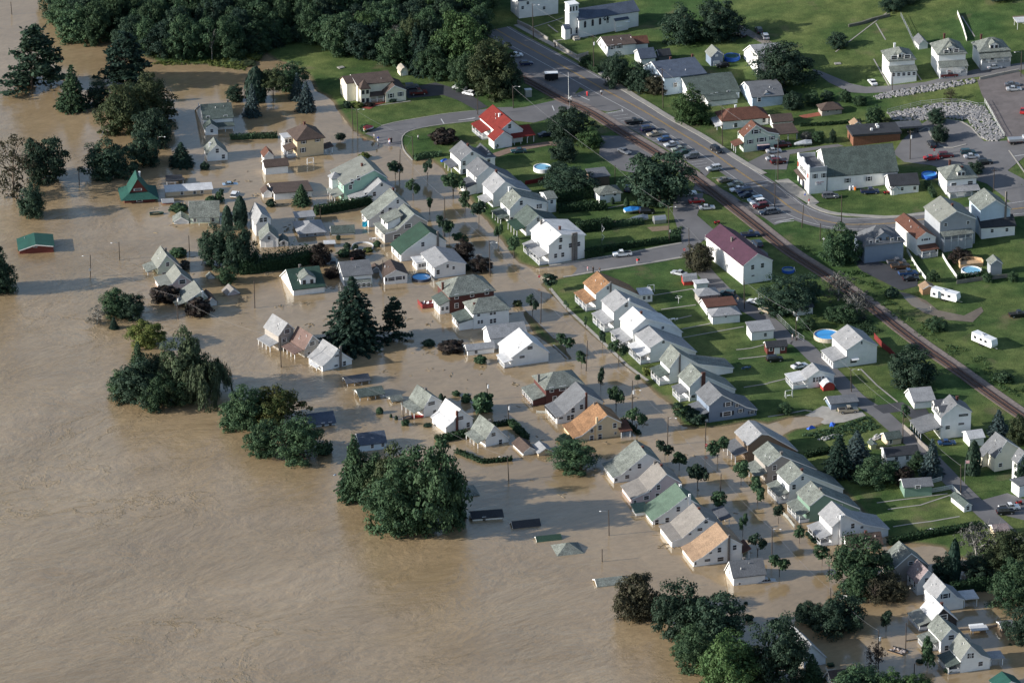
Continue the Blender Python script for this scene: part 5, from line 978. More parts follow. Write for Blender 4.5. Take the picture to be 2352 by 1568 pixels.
def crown_cone(seed, layers=20, w=.5, leaf=.028, gap=1.0, pw=.85, ragged=.12, low=.02, dens=34):
    rng = np.random.default_rng(seed); V = []
    for i in range(layers):
        t = (i + .5) / layers; z = low + t * (.97 - low); R = w * (1 - t) ** pw * rng.uniform(.9, 1.05) + .015
        nb = max(5, int(16 * (1 - t) + 5)); a0 = rng.uniform(0, 6.28)
        for k in range(nb):
            a = a0 + 2 * PI * k / nb + rng.uniform(-.15, .15); r = R * rng.uniform(1 - ragged * 2.5, 1 + ragged); n = max(6, int(r / w * dens))
            s = np.sqrt(rng.uniform(.03, 1, n)); dirv = np.array([math.cos(a), math.sin(a), 0]); sd_ = np.array([-dirv[1], dirv[0], 0])
            p = s[:, None] * r * dirv + (rng.normal(size=(n, 1)) * .028 * (1.15 - s[:, None]) * 1.3 + rng.normal(size=(n, 1)) * .008) * sd_
            p[:, 2] = z - s * r * .22 * gap + rng.normal(size=n) * .006
            V.append(quads(p, unit(np.array([dirv[0] * .35, dirv[1] * .35, 1.0]) + rng.normal(size=(n, 3)) * .38), leaf, 1.25, rng))
    return V
def crown_pine(seed):
    rng = np.random.default_rng(seed); V = []
    for i in range(15):
        t = i / 14; z = .06 + t * .88; R = (.5 * (1 - t) ** .6 + .06) * rng.uniform(.8, 1.08)
        for k in range(7 if t < .8 else 4):
            a = rng.uniform(0, 6.28); r = R * rng.uniform(.55, 1.0); n = 65
            s = rng.uniform(.15, 1, n) ** .6; d = np.array([math.cos(a), math.sin(a), 0]); e = np.array([-d[1], d[0], 0])
            p = s[:, None] * r * d + rng.normal(size=(n, 1)) * .05 * e; p[:, 2] = z + s * .03 + rng.normal(size=n) * .011
            V.append(quads(p, unit(np.array([0, 0, 1.0]) + rng.normal(size=(n, 3)) * .4), .022, 1.4, rng))
    return V
def crown_willow(seed):
    rng = np.random.default_rng(seed); V = []
    for i in range(230):
        a = rng.uniform(0, 6.28); r = .42 * math.sqrt(rng.uniform(.02, 1)) * (1 + .22 * math.sin(3 * a + seed)); top = (.99 - (r / .42) ** 4 * rng.uniform(.1, .4)) * rng.uniform(.5, 1) ** .6; L = rng.uniform(.12, .34) * (.7 + r)
        n = 34; s = rng.uniform(0, 1, n); c = np.array([r * math.cos(a), r * math.sin(a), top])
        p = np.tile(c, (n, 1)) + rng.normal(size=(n, 3)) * .018; p[:, 2] -= s * min(L, top - .03); p[:, :2] *= (1 + s * .16)[:, None]
        o = unit(np.stack([np.full(n, math.cos(a)), np.full(n, math.sin(a)), np.full(n, .5)], 1) + rng.normal(size=(n, 3)) * .45)
        V.append(quads(p, o, .014, 2.6, rng, droop=np.array([0, 0, -1.0])))
    return V
def crown_sparse(seed, n=85, per=30):
    rng = np.random.default_rng(seed); d = unit(rng.normal(size=(n, 3))); c = np.array([0, 0, .55]) + d * np.array([.42, .42, .4]) * rng.uniform(.35, 1, (n, 1))
    return blobs(c, rng.uniform(.04, .1, n), per, .014, rng, jit=1)
def crown_oval(seed, leaf=.042, lobes=1):
    rng = np.random.default_rng(seed); n = 26; d = unit(rng.normal(size=(n, 3)))
    off = np.array([[0, 0, 0]] if lobes == 1 else [[-.17, .03, .06], [.2, -.02, -.12]])[rng.integers(0, lobes, n)]
    k = 1 if lobes == 1 else .68
    c = np.array([0, 0, .52]) + off + d * np.array([.33 * k, .33 * k, .38 * k]) * rng.uniform(.4, 1, (n, 1))
    V = blobs(c, rng.uniform(.1, .17, n), 58, leaf, rng)
    return V
def crown_column(seed):
    rng = np.random.default_rng(seed); n = 1500; z = rng.uniform(0, 1, n); a = rng.uniform(0, 6.28, n); r = .5 * np.sin(np.clip(z * .92 + .08, 0, 1) * PI) ** .45 * (1 - z * .25) * rng.uniform(.7, 1.02, n)
    p = np.stack([r * np.cos(a), r * np.sin(a), z], 1); nn = unit(np.stack([np.cos(a), np.sin(a), np.full(n, .5)], 1) + rng.normal(size=(n, 3)) * .4)
    return [quads(p, nn, .06, 1, rng)]
CR = {}
def C_(k, i, V): CR.setdefault(k, []).append(leaf_mesh('crown_' + k, V, True))
for i in range(4): C_('broad', i, crown_broad(10 + i, 1, leaf=.015, per=130))
for i in range(5): C_('big', i, crown_broad(30 + i, 5 + i % 2, leaf=.0125, clumps=130, per=115))
for i in range(3): C_('cone', i, crown_cone(50 + i))
for i in range(3): C_('spruce', i, crown_cone(60 + i, 30, .5, .02, pw=.72, ragged=.16, dens=58))
for i in range(2): C_('pine', i, crown_pine(70 + i))
for i in range(2): C_('willow', i, crown_willow(80 + i))
for i in range(3): C_('sparse', i, crown_sparse(90 + i))
for i in range(6): C_('street', i, crown_oval(100 + i, lobes=1 + (i % 3 == 1)))
for i in range(3): C_('twin', i, crown_oval(120 + i, .04, 2))
for i in range(3): C_('shrub', i, crown_broad(130 + i, 1, leaf=.05, clumps=30, per=34, low=.0))
for i in range(2): C_('column', i, crown_column(140 + i))
def limbs(seed, bare=False):
    rng = np.random.default_rng(seed); m = MB(); n = 7 if not bare else 11
    m.tube((0, 0, -.35), (.01, .01, .45), .034, .02, 7); m.tube((.01, .01, .45), (0, .02, .85), .02, .006, 5)
    for i in range(n):
        a = rng.uniform(0, 6.28); z = rng.uniform(.25, .6); r = rng.uniform(.2, .4); p = (r * math.cos(a), r * math.sin(a), min(.95, z + rng.uniform(.15, .35)))
        m.tube((0, 0, z), p, .013, .005, 5)
        if bare:
            for _ in range(3): m.tube(p, (p[0] + rng.uniform(-.12, .12), p[1] + rng.uniform(-.12, .12), min(1, p[2] + rng.uniform(.0, .18))), .006, .002, 4)
    return m
TRK = [limbs(s).mesh('trunk', BARK) for s in (1, 2, 3)]; TRKB = [limbs(s, True).mesh('trunk', BARK) for s in (4, 5)]
TRKP = [limbs(s, True).mesh('trunk', BARKP) for s in (6, 7)]
STR = MB().tube((0, 0, -.9), (0, 0, .55), .05, .035, 6).tube((0, 0, .3), (.16, 0, .7), .02, .01, 5).tube((0, 0, .35), (-.15, .05, .72), .02, .01, 5).mesh('trunk', BARK)
RT = random.Random(7); TN = {}
def tree(kind, x, y, wpx, hpx, col, label, group=None, cb=0.0, name=None, cat='tree', tile='O', wz=1.0, shape=None):
    """tree standing at plan point under (x,y); cb = clear trunk share"""
    s = TILE[tile][2]; low = cb < .15 and kind not in ('street', 'twin', 'dead', 'sparse')
    if low: hpx = hpx - wpx * .13; y = y - wpx * .13
    g = gr(tile, (x, y)); k = TN.get(kind, 0); TN[kind] = k + 1
    wm_ = wpx / s / SC; hm = max(.5, (hpx / s - wpx / s * (.06 if low else .1)) / (SC * CP))
    root = tag(empty(name or {'cone': 'spruce_tree', 'spruce': 'spruce_tree', 'pine': 'pine_tree', 'willow': 'willow_tree', 'street': 'street_tree', 'twin': 'street_tree', 'shrub': 'shrub', 'column': 'columnar_evergreen', 'sparse': 'sparse_tree', 'dead': 'dead_tree'}.get(kind, 'broadleaf_tree'), g, RT.uniform(0, 6.28) if kind != 'twin' else rad(RT.uniform(-15, 15))), label, cat, group)
    c0 = hm * cb if not low else -.1 * hm
    if kind in ('sparse', 'dead'): ob('trunk', (TRKP if kind == 'dead' or col == 'grey' else TRKB)[k % 2], root, (0, 0, 0), 0, (wm_, wm_, hm))
    elif kind in ('street', 'twin'): ob('trunk', STR, root, (0, 0, 0), 0, (max(2.2, wm_ * .6) * RT.uniform(.8, 1.2), max(2.2, wm_ * .6) * RT.uniform(.8, 1.2), max(c0 + hm * .25, 1)))
    elif kind not in ('shrub', 'column'): ob('trunk', TRK[k % 3], root, (0, 0, 0), 0, (wm_ * .9, wm_ * .9, hm * .92))
    if kind != 'dead':
        ms = CR[kind]; o = ob('crown' if kind not in ('shrub', 'column') else 'foliage', ms[k % len(ms)], root, (0, 0, c0), 0, (wm_ * RT.uniform(1.0, 1.16), wm_ * RT.uniform(.98, 1.12), (hm - c0) * RT.uniform(.96, 1.05)), LEAF[col])
    return root
T = tree
# --- individually recognisable trees (plan survey in overview units)
T('pine', 74, 222, 150, 190, 'dark', 'huge dark pine with layered branches, leftmost tree at the top left', cb=.02)
T('cone', 168, 262, 88, 118, 'mid', 'bushy dark conifer just right of the huge layered pine')
T('pine', 288, 218, 128, 165, 'spruce', 'second layered pine rising behind the broad olive trees')
T('big', 345, 290, 110, 130, 'olive', 'tall brownish olive tree behind the lamp post at the left')
T('big', 280, 315, 115, 135, 'olive', 'olive broadleaf tree left of the taller brownish one')
T('broad', 352, 345, 95, 105, 'dark', 'dark round tree in front of the brownish olive pair')
T('big', 248, 420, 120, 105, 'dark', 'broad dark tree directly behind the green-roofed chalet')
T('broad', 330, 388, 78, 90, 'dark', 'dark tree overhanging the lamp post by the mobile home')
T('broad', 225, 250, 60, 70, 'spruce', 'small dark tree tucked under the second layered pine')
T('sparse', 32, 452, 100, 150, 'brown', 'thin half-bare tree at the left edge above the teal barn', cb=.0)
T('broad', 105, 430, 108, 118, 'dark', 'dark round tree right of the half-bare tree', cb=.08)
T('broad', 74, 505, 62, 82, 'dark', 'small blue-dark tree between half-bare tree and teal barn', cb=.05)
T('big', -6, 680, 78, 128, 'dark', 'dark tree cut by the left edge below the teal barn')
T('cone', 417, 387, 62, 62, 'spruce', 'squat dark spruce above the mobile home')
T('shrub', 471, 391, 20, 20, 'dark', 'small round bush in the water below the white cottage', cat='shrub')
T('column', 588, 238, 52, 92, 'spruce', 'dark blocky evergreen beside the white porch house')
T('cone', 579, 272, 42, 78, 'blue', 'blue spruce right of the green-roofed porch house')
T('broad', 628, 230, 62, 84, 'olive', 'thin-crowned tree on a bare trunk between the two blue spruces', cb=.35)
T('broad', 668, 215, 82, 82, 'mid', 'leafy tree behind the right-hand blue spruce')
T('cone', 684, 235, 44, 70, 'blue', 'taller blue spruce of the pair left of the meadow shore')
T('cone', 703, 261, 54, 74, 'blue', 'front blue spruce of the pair left of the meadow shore')
T('broad', 539, 238, 44, 44, 'dark', 'small round tree just behind the white porch house')
T('dead', 487, 138, 34, 82, 'grey', 'bleached dead tree standing at the woodland edge')
T('broad', 782, 325, 24, 22, 'dark', 'little round tree in the water right of the beige house', cb=.25)
T('column', 862, 80, 2, 2, 'dark', 'tiny sapling at the woodland edge') if 0 else None
T('spruce', 972, 178, 66, 108, 'spruce', 'dark spruce standing in front of the woodland by the cream shed')
T('big', 1062, 178, 130, 170, 'light', 'big bright green maple at the woodland end beside the main road')
T('big', 1130, 232, 130, 150, 'olive', 'olive maple hanging over the side road crossing')
T('big', 1075, 215, 90, 100, 'mid', 'green tree between bright maple and olive maple')
T('big', 1045, 80, 150, 120, 'light', 'tall light green tree cut by the top edge near the main road')
T('broad', 1170, 225, 60, 90, 'dark', 'shaded tree at the right end of the woodland')
T('big', 1570, 108, 100, 105, 'dark', 'large dark tree behind the church lawn, left of a pair', cb=.12)
T('big', 1642, 105, 125, 118, 'dark', 'large dark tree behind the church lawn, right of a pair')
T('big', 1800, 213, 148, 126, 'dark', 'massive dark tree beside the tall white barn')
T('broad', 1924, 116, 54, 48, 'dark', 'solitary round tree on the upper meadow')
for x, y, w_, h_, l in ((2050, 32, 62, 42, 'dark bushy tree at the top of the meadow left of the fence'), (2085, 10, 70, 40, 'shaded tree at the top edge above the foursquare houses'), (2200, -6, 90, 40, 'wide dark tree cut by the top edge at the right'), (2300, 8, 70, 34, 'low dark tree in the top right corner')): T('broad', x, y, w_, h_, 'dark', l)
T('big', 1422, 206, 88, 92, 'dark', 'leftmost of three roadside trees above the main road')
T('big', 1468, 216, 78, 78, 'dark', 'middle of three roadside trees above the main road')
T('broad', 1506, 222, 56, 52, 'brown', 'rusty-tinged rightmost of three roadside trees above the main road')
T('big', 1590, 292, 92, 100, 'light', 'light green maple on the pavement before the barn-roofed house', cb=.1)
T('big', 1314, 328, 106, 86, 'dark', 'dark spreading tree beside the level crossing', cb=.12)
T('broad', 1295, 375, 62, 60, 'dark', 'dark tree below the level crossing tree by the white pool')
T('broad', 1355, 342, 58, 50, 'light', 'yellow green small tree between railway and level crossing tree')
T('big', 1308, 458, 122, 84, 'dark', 'wide black-green tree above the hip-roofed garage')
T('broad', 1283, 410, 50, 40, 'dark', 'dark bush-like tree behind the wide black-green tree')
T('broad', 1516, 480, 142, 130, 'dark', 'biggest round dark tree beside the railway and the parked cars', cb=.05)
T('column', 1407, 470, 9, 19, 'dark', 'slim little cypress by the hip-roofed white house', cat='shrub')
T('column', 1439, 477, 12, 24, 'mid', 'second slim cypress nearer the big round tree', cat='shrub')
T('broad', 1605, 626, 60, 72, 'brown', 'airy grey green tree at the corner of the purple-roofed building')
T('big', 1808, 726, 128, 92, 'dark', 'broad dark tree below the purple-roofed building')
T('broad', 1868, 680, 36, 36, 'mid', 'small green tree right of the broad dark tree')
T('broad', 1853, 758, 40, 32, 'mid', 'low round tree under the wires by the alley fence')
T('broad', 1915, 742, 40, 40, 'mid', 'young tree between alley and railway brush')
T('big', 1930, 612, 82, 104, 'mid', 'upright green maple in front of the slate-blue house', cb=.06)
T('sparse', 1925, 690, 66, 72, 'grey', 'grey leafless tree overhanging the railway, upper of two')
T('sparse', 1968, 730, 66, 66, 'grey', 'grey leafless tree overhanging the railway, lower of two')
T('broad', 1945, 745, 50, 48, 'mid', 'green thicket tree under the leafless trees')
T('broad', 2091, 894, 98, 98, 'dark', 'perfectly round dark tree behind the two-door garage', cb=.05)
T('cone', 2292, 1003, 46, 60, 'blue', 'blue spruce by the railway at the right')
T('cone', 2141, 1098, 56, 84, 'blue', 'tall blue spruce right of the black-roofed garage')
T('spruce', 1925, 1098, 64, 90, 'spruce', 'dark spruce of the pair below the garden')
T('cone', 1966, 1068, 66, 74, 'blue', 'blue-tinged spruce of the pair below the garden')
T('big', 2012, 1118, 92, 74, 'mid', 'spreading green tree in front of the black-roofed garage')
T('broad', 2105, 1082, 38, 42, 'mid', 'green tree squeezed between garage and tall blue spruce')
T('broad', 2078, 1118, 40, 44, 'purple', 'dark reddish small tree under the black-roofed garage')
T('column', 2235, 1092, 32, 78, 'dark', 'tall dark columnar evergreen beside the cream house')
T('broad', 2338, 1025, 46, 70, 'olive', 'olive tree at the right edge above the cream house')
T('broad', 2345, 1115, 30, 60, 'dark', 'dark tree touching the right edge over the cut-off white house')
T('broad', 1976, 1362, 118, 126, 'mid', 'largest street tree, hiding the brown-roofed cottage')
T('broad', 1972, 1382, 46, 62, 'mid', 'small green tree in front of the largest street tree')
T('sparse', 2008, 1386, 44, 54, 'brown', 'brown-leaved thin tree left of a pair in the water', cb=.0)
T('broad', 2046, 1380, 66, 62, 'brown', 'dark brown-green tree right of a pair in the water')
T('column', 2190, 1338, 28, 96, 'spruce', 'tall pointed dark cypress behind the southeast row')
T('broad', 2168, 1338, 46, 66, 'dark', 'dark tree left of the tall pointed cypress')
T('sparse', 2240, 1296, 92, 92, 'grey', 'pale bare-limbed tree at the lower right')
T('dead', 2285, 1292, 70, 100, 'grey', 'white bleached dead tree at the lower right')
T('broad', 2245, 1335, 70, 55, 'dark', 'green undergrowth tree beneath the bare-limbed tree')
T('big', 2325, 1320, 110, 100, 'olive', 'olive tree by the right edge behind the bare-limbed tree')
T('big', 2330, 1402, 90, 110, 'mid', 'green tree at the right edge beside the dark hedge')
T('big', 2345, 1478, 70, 82, 'dark', 'dark tree at the right edge by the flooded shed')
T('street', 2035, 1449, 21, 42, 'dark', 'lone oval tree in the water left of the black-walled cottage', cb=.35)
T('street', 2130, 1532, 42, 58, 'mid', 'round tree in front of the last southeast cottage', cb=.22)
T('sparse', 2012, 1532, 40, 52, 'purple', 'reddish thin tree beside the transformer pole')
T('broad', 1864, 1437, 54, 50, 'dark', 'round dark tree in the water, left neighbour of a larger one')
T('column', 1838, 1426, 20, 40, 'dark', 'narrow dark bush left of the round dark tree')
T('big', 1930, 1461, 104, 92, 'dark', 'wide dark tree by the wires at the lower centre right')
T('broad', 1458, 1425, 84, 98, 'brown', 'brown-leaved tree at the river edge, lower middle')
T('broad', 1508, 1428, 44, 56, 'brown', 'smaller brown thicket right of the brown-leaved tree')
T('broad', 1560, 1470, 98, 130, 'dark', 'dark rounded tree, top of the bottom river clump')
T('broad', 1645, 1495, 112, 122, 'dark', 'dark rounded tree at the centre of the bottom river clump')
T('big', 1590, 1510, 80, 74, 'mid', 'green tree low on the left of the bottom river clump')
T('big', 1605, 1545, 84, 90, 'mid', 'green tree at the water edge of the bottom river clump')
T('big', 1672, 1600, 118, 136, 'light', 'light green willow-like tree at the very bottom')
T('big', 1784, 1580, 116, 146, 'dark', 'large dark tree at the bottom covering the pale-roofed house')
T('broad', 1735, 1570, 60, 80, 'olive', 'olive tree between the light green and large dark bottom trees')
T('cone', 1864, 1572, 46, 62, 'mid', 'pointed green tree at the corner of the stepped-roof house')
T('big', 1965, 1620, 118, 82, 'mid', 'green tree crown along the bottom edge, left one')
T('big', 2050, 1612, 66, 66, 'light', 'light green tree crown along the bottom edge, middle one')
T('big', 2100, 1612, 62, 60, 'light', 'light green tree crown along the bottom edge, right one')
# river groups
T('spruce', 318, 905, 60, 105, 'mid', 'pointed green maple topping the left river group')
T('big', 320, 938, 110, 112, 'dark', 'dark maple at the heart of the left river group')
T('broad', 282, 912, 62, 62, 'mid', 'leafy tree at the river side of the left river group')
T('big', 375, 945, 92, 84, 'mid', 'green tree in front of the willow')
T('big', 425, 925, 112, 168, 'willow', 'tall pale weeping willow in the left river group')
T('willow', 452, 938, 96, 108, 'willow', 'drooping pale willow boughs low in front of the tall willow')
T('willow', 500, 910, 66, 82, 'willow', 'drooping willow limb tree at the right of the left river group')
T('broad', 352, 900, 80, 90, 'dark', 'shadowed tree between pointed maple and willow')
T('broad', 338, 805, 80, 66, 'yellow', 'yellowish tree above the left river group')
T('broad', 266, 732, 66, 68, 'mid', 'green tree left of a pair on the west bank')
T('broad', 302, 736, 60, 66, 'dark', 'darker tree right of a pair on the west bank')
T('sparse', 224, 742, 46, 42, 'grey', 'scrubby bare shrub in the water left of the west bank pair')
T('cone', 261, 757, 24, 28, 'spruce', 'tiny spruce poking out below the west bank pair', cat='shrub')
T('big', 555, 990, 92, 100, 'mid', 'dense green tree at the left of the middle river group')
T('big', 640, 988, 118, 92, 'autumn', 'tree with green and reddish leaves in the middle river group')
T('broad', 606, 1052, 80, 88, 'mid', 'rounded green tree at the bottom of the middle river group')
T('big', 690, 1064, 108, 98, 'mid', 'spreading green tree at the right of the middle river group')
T('shrub', 746, 1045, 32, 28, 'dark', 'low bush just right of the middle river group', cat='shrub')
T('spruce', 812, 1150, 76, 130, 'mid', 'pointed green tree at the left of the biggest river group')
T('big', 850, 1150, 92, 110, 'mid', 'green tree in front of the navy-roofed house')
T('big', 905, 1180, 120, 150, 'olive', 'brown-tipped tree in the middle of the biggest river group')
T('big', 915, 1236, 130, 150, 'mid', 'green tree low in the biggest river group')
T('big', 985, 1238, 150, 198, 'mid', 'tallest tree of the biggest river group')
T('spruce', 1042, 1190, 50, 115, 'mid', 'ragged pointed tree at the right of the biggest river group')
T('big', 1318, 1085, 95, 72, 'mid', 'round tree standing alone in water beside the pale-roofed garages')
T('spruce', 812, 812, 138, 166, 'spruce', 'giant dark spruce rising from the water in the centre')
T('pine', 905, 785, 62, 102, 'spruce', 'dark pine on a bare trunk beside the giant spruce', cb=.12)
T('shrub', 1036, 812, 54, 30, 'purple', 'wide dark bush in the water near the long white garage', cat='shrub')
T('shrub', 985, 796, 26, 16, 'dark', 'small dark bush between wide bush and dark pine', cat='shrub')
T('shrub', 1103, 836, 26, 20, 'mid', 'round green bush in front of the long white garage', cat='shrub')
T('big', 505, 622, 92, 104, 'dark', 'dark tree forming the left half of the mid-left clump')
T('big', 552, 628, 76, 118, 'dark', 'dark tall tree forming the right half of the mid-left clump')
T('column', 522, 530, 26, 60, 'spruce', 'dark pointed top left of the mid-left clump')
T('column', 552, 520, 32, 70, 'spruce', 'dark pointed top right of the mid-left clump')
T('broad', 523, 655, 46, 44, 'mid', 'lighter green bush in front of the mid-left clump')
T('shrub', 378, 698, 62, 42, 'purple', 'dark purple bush left of the southernmost west-bank cottage', cat='shrub')
T('shrub', 456, 726, 56, 42, 'purple', 'dark purple bush in front of the southernmost west-bank cottage', cat='shrub')
T('shrub', 410, 592, 38, 24, 'mid', 'low bushes behind the northern west-bank cottage', cat='shrub')
T('shrub', 426, 620, 20, 24, 'grey', 'thin shrub behind the middle west-bank cottage', cat='shrub')
T('shrub', 412, 490, 40, 24, 'mid', 'shrub beside the pale green house garage', cat='shrub')
T('shrub', 484, 470, 30, 20, 'mid', 'shrub above the pale green house roof', cat='shrub')
T('street', 505, 462, 20, 30, 'mid', 'thin sapling in the water right of the mobile home')
T('cone', 693, 474, 44, 50, 'mid', 'cone-shaped tree in front of the long brown-roofed garage')
T('shrub', 622, 476, 19, 19, 'dark', 'small round bush below the long garage', cat='shrub')
T('broad', 735, 612, 50, 56, 'purple', 'purple-leaved tree at the end of the tree hedge')
T('broad', 762, 640, 34, 30, 'purple', 'small purple shrub left of the blue grey-roofed house')
T('broad', 1064, 603, 50, 54, 'purple', 'purple plum tree by the street, upper of two')
T('broad', 1106, 628, 46, 40, 'purple', 'purple plum tree by the street, lower of two')
T('shrub', 1060, 624, 32, 22, 'dark', 'dark green bush at the corner of the bungalow', cat='shrub')
T('shrub', 790, 592, 32, 20, 'mid', 'left bush in the garden below the pool ring', cat='shrub')
T('shrub', 822, 598, 36, 24, 'purple', 'reddish bush in the garden below the pool ring', cat='shrub')
T('shrub', 797, 573, 16, 18, 'dark', 'round bush left of the pool ring', cat='shrub')
T('shrub', 816, 574, 14, 14, 'dark', 'round bush in front of the pool ring', cat='shrub')
T('shrub', 845, 580, 20, 12, 'yellow', 'yellowish bush at the near rim of the pool ring', cat='shrub')
T('shrub', 866, 567, 16, 16, 'mid', 'green bush right of the pool ring', cat='shrub')
T('shrub', 777, 552, 10, 14, 'dark', 'narrow bush at the mossy shed', cat='shrub')
T('shrub', 1110, 948, 40, 46, 'mid', 'scruffy young tree behind the cottages, nearest the street')
T('shrub', 1071, 925, 20, 22, 'mid', 'sparse shrub in open water, middle one', cat='shrub')
T('shrub', 1048, 910, 16, 14, 'mid', 'sparse shrub in open water, upper one', cat='shrub')
T('column', 1013, 920, 10, 17, 'dark', 'little cypress behind the grey-roofed cottage', cat='shrub')
T('column', 1022, 923, 7, 14, 'dark', 'smaller cypress behind the grey-roofed cottage', cat='shrub')
T('column', 872, 950, 14, 16, 'mid', 'small conifer in the water by the shelters', cat='shrub')
T('column', 898, 959, 6, 9, 'dark', 'left dwarf conifer by the drowned boats', cat='shrub')
T('column', 910, 964, 7, 10, 'dark', 'right dwarf conifer by the drowned boats', cat='shrub')
T('shrub', 931, 978, 16, 14, 'mid', 'bush at the foot of the pole by the drowned boats', cat='shrub')
T('shrub', 983, 980, 16, 9, 'dark', 'flat round bush beside the white flared cottage', cat='shrub')
T('shrub', 1018, 334, 62, 42, 'purple', 'dark red round bush on the lawn left of the red-roofed house', cat='shrub')
T('shrub', 838, 304, 22, 20, 'mid', 'bush beside the small boat at the end of the side road', cat='shrub')
T('shrub', 836, 368, 26, 20, 'yellow', 'yellow green bush in the water north of the pale green house', cat='shrub')
T('shrub', 1140, 342, 12, 16, 'dark', 'dark bush at the garage wing of the red-roofed house', cat='shrub')
T('shrub', 797, 250, 18, 20, 'dark', 'clipped dark bush at the west corner of the cream house', cat='shrub')
T('shrub', 822, 248, 26, 15, 'yellow', 'yellow bush in front of the turret', cat='shrub')
T('shrub', 848, 246, 22, 12, 'purple', 'dark bush on the red mulch bed', cat='shrub')
T('shrub', 902, 236, 20, 13, 'dark', 'green bushes under the shuttered garage windows', cat='shrub')
T('broad', 1820, 256, 48, 52, 'dark', 'leftmost garden tree above the red paving')
T('broad', 1866, 245, 36, 40, 'mid', 'middle garden tree above the red paving')
T('broad', 1900, 235, 34, 30, 'dark', 'shaded garden tree by the bend of the upper road')
T('broad', 1942, 238, 28, 32, 'mid', 'light garden tree by the bend of the upper road')
T('broad', 1975, 245, 34, 28, 'mid', 'rightmost garden tree above the red paving')
T('broad', 2008, 292, 44, 54, 'mid', 'green tree behind the cream shed and flat-roofed bank')
T('broad', 2037, 294, 32, 26, 'olive', 'ball-shaped olive tree behind the flat-roofed bank')
T('broad', 2150, 288, 42, 40, 'dark', 'dark tree on the rock slope, upper of two')
T('broad', 2158, 328, 40, 46, 'dark', 'dark tree on the traffic island, lower of two')
T('sparse', 2182, 230, 32, 30, 'brown', 'small reddish tree on the striped lawn')
T('broad', 2240, 402, 38, 34, 'dark', 'dark tree right of the pale foursquare house')
T('broad', 1852, 330, 30, 30, 'grey', 'small orchard tree behind the green house, left')
T('broad', 1880, 330, 30, 32, 'mid', 'small orchard tree behind the green house, right')
T('broad', 1912, 330, 16, 36, 'dark', 'slim dark garden tree beside the bank')
T('shrub', 2050, 686, 28, 26, 'dark', 'round bush at the end of the dark parking lot', cat='shrub')
T('broad', 2206, 606, 50, 38, 'purple', 'dark purple tree below the timber decks')
T('broad', 2144, 650, 26, 32, 'mid', 'small tree between the white wavy fences')
T('broad', 2268, 650, 24, 24, 'mid', 'small round tree left of the tower-like shed front')
T('broad', 2327, 648, 24, 26, 'mid', 'small tree near the right edge by the tower-like shed')
T('broad', 2150, 762, 48, 34, 'mid', 'loose green tree on the slope above the lower railway')
T('broad', 1804, 953, 34, 28, 'mid', 'small apple tree on the lawn behind the blue grey house')
T('street', 2078, 968, 22, 38, 'mid', 'small street tree by the dark garage apron', cb=.3)
T('shrub', 2305, 880, 36, 28, 'mid', 'rounded bush in the railway brush at the right', cat='shrub')
T('shrub', 1492, 862, 30, 22, 'yellow', 'pale ornamental grass clump in front of the carport house', cat='shrub')
T('shrub', 1440, 770, 16, 12, 'dark', 'round shrub before the near-white-roofed row house', cat='shrub')
T('shrub', 1189, 704, 20, 16, 'olive', 'shrub beside the drowned walk across the street', cat='shrub')
T('shrub', 2165, 1650, 3, 3, 'mid', 'x') if 0 else None
for x, y, w_, h_, l in ((1720, 1425, 18, 13, 'dark oval bush awash below the lone grey-roofed house'), (1713, 1387, 8, 6, 'tiny green tuft in open water'), (1783, 1430, 12, 9, 'dark bush top left of the round dark trees'), (1777, 1432, 16, 8, 'flat dark bush by the bottom clump'),
                        (2112, 1522, 14, 8, 'dark bush beside the porch of the sage-roofed cottage'), (1908, 1530, 14, 8, 'dark bush in front of the stepped-roof house'), (2178, 1545, 16, 11, 'dark bush at the corner of the sage-roofed cottage'), (1857, 1230, 14, 9, 'first clipped bush before the large white house porch'),
                        (1864, 1238, 14, 9, 'second clipped bush before the large white house porch'), (1872, 1246, 16, 10, 'third clipped bush before the large white house porch'), (1300, 1016, 40, 16, 'low shrub behind the pale-roofed open garage'), (1600, 975, 44, 30, 'bush at the porch corner of the blue grey house')):
    T('shrub', x, y, w_, h_, 'dark', l, cat='shrub')
# street trees standing in or beside the flooded street, numbered from the north
ST = [(908, 413, 34, 50, 't'), (982, 412, 21, 50, 's'), (949, 461, 34, 54, 't'), (987, 493, 20, 44, 's'), (1018, 548, 30, 56, 't'), (1032, 548, 22, 44, 's'), (1058, 562, 34, 32, 't'), (1041, 452, 46, 60, 't'), (1068, 497, 24, 64, 's'), (1100, 513, 34, 58, 's'), (1145, 557, 20, 46, 's'), (1180, 592, 26, 54, 's'),
      (1265, 670, 31, 46, 's'), (1223, 728, 28, 54, 't'), (1301, 711, 15, 20, 's'), (1299, 814, 35, 50, 't'), (1345, 756, 8, 30, 's'), (1384, 800, 15, 42, 's'), (1335, 846, 22, 40, 's'), (1421, 833, 40, 54, 't'), (1465, 881, 18, 24, 's'), (1380, 895, 21, 48, 's'), (1415, 944, 34, 58, 't'), (1462, 992, 42, 56, 't'), (1562, 972, 32, 46, 's'), (1584, 968, 30, 36, 's'),
      (1527, 1058, 32, 46, 't'), (1560, 1080, 26, 42, 's'), (1602, 1122, 42, 56, 't'), (1648, 1062, 43, 56, 's'), (1702, 1114, 33, 56, 's'), (1740, 1154, 44, 54, 's'), (1651, 1170, 32, 40, 's'), (1788, 1202, 21, 44, 's'), (1706, 1231, 19, 48, 's'), (1740, 1277, 38, 52, 't'), (1790, 1324, 38, 50, 't'), (1836, 1247, 20, 38, 's'), (1888, 1299, 30, 48, 's')]
ORD = 'first second third fourth fifth sixth seventh eighth ninth tenth eleventh twelfth thirteenth fourteenth fifteenth sixteenth seventeenth eighteenth nineteenth twentieth'.split()
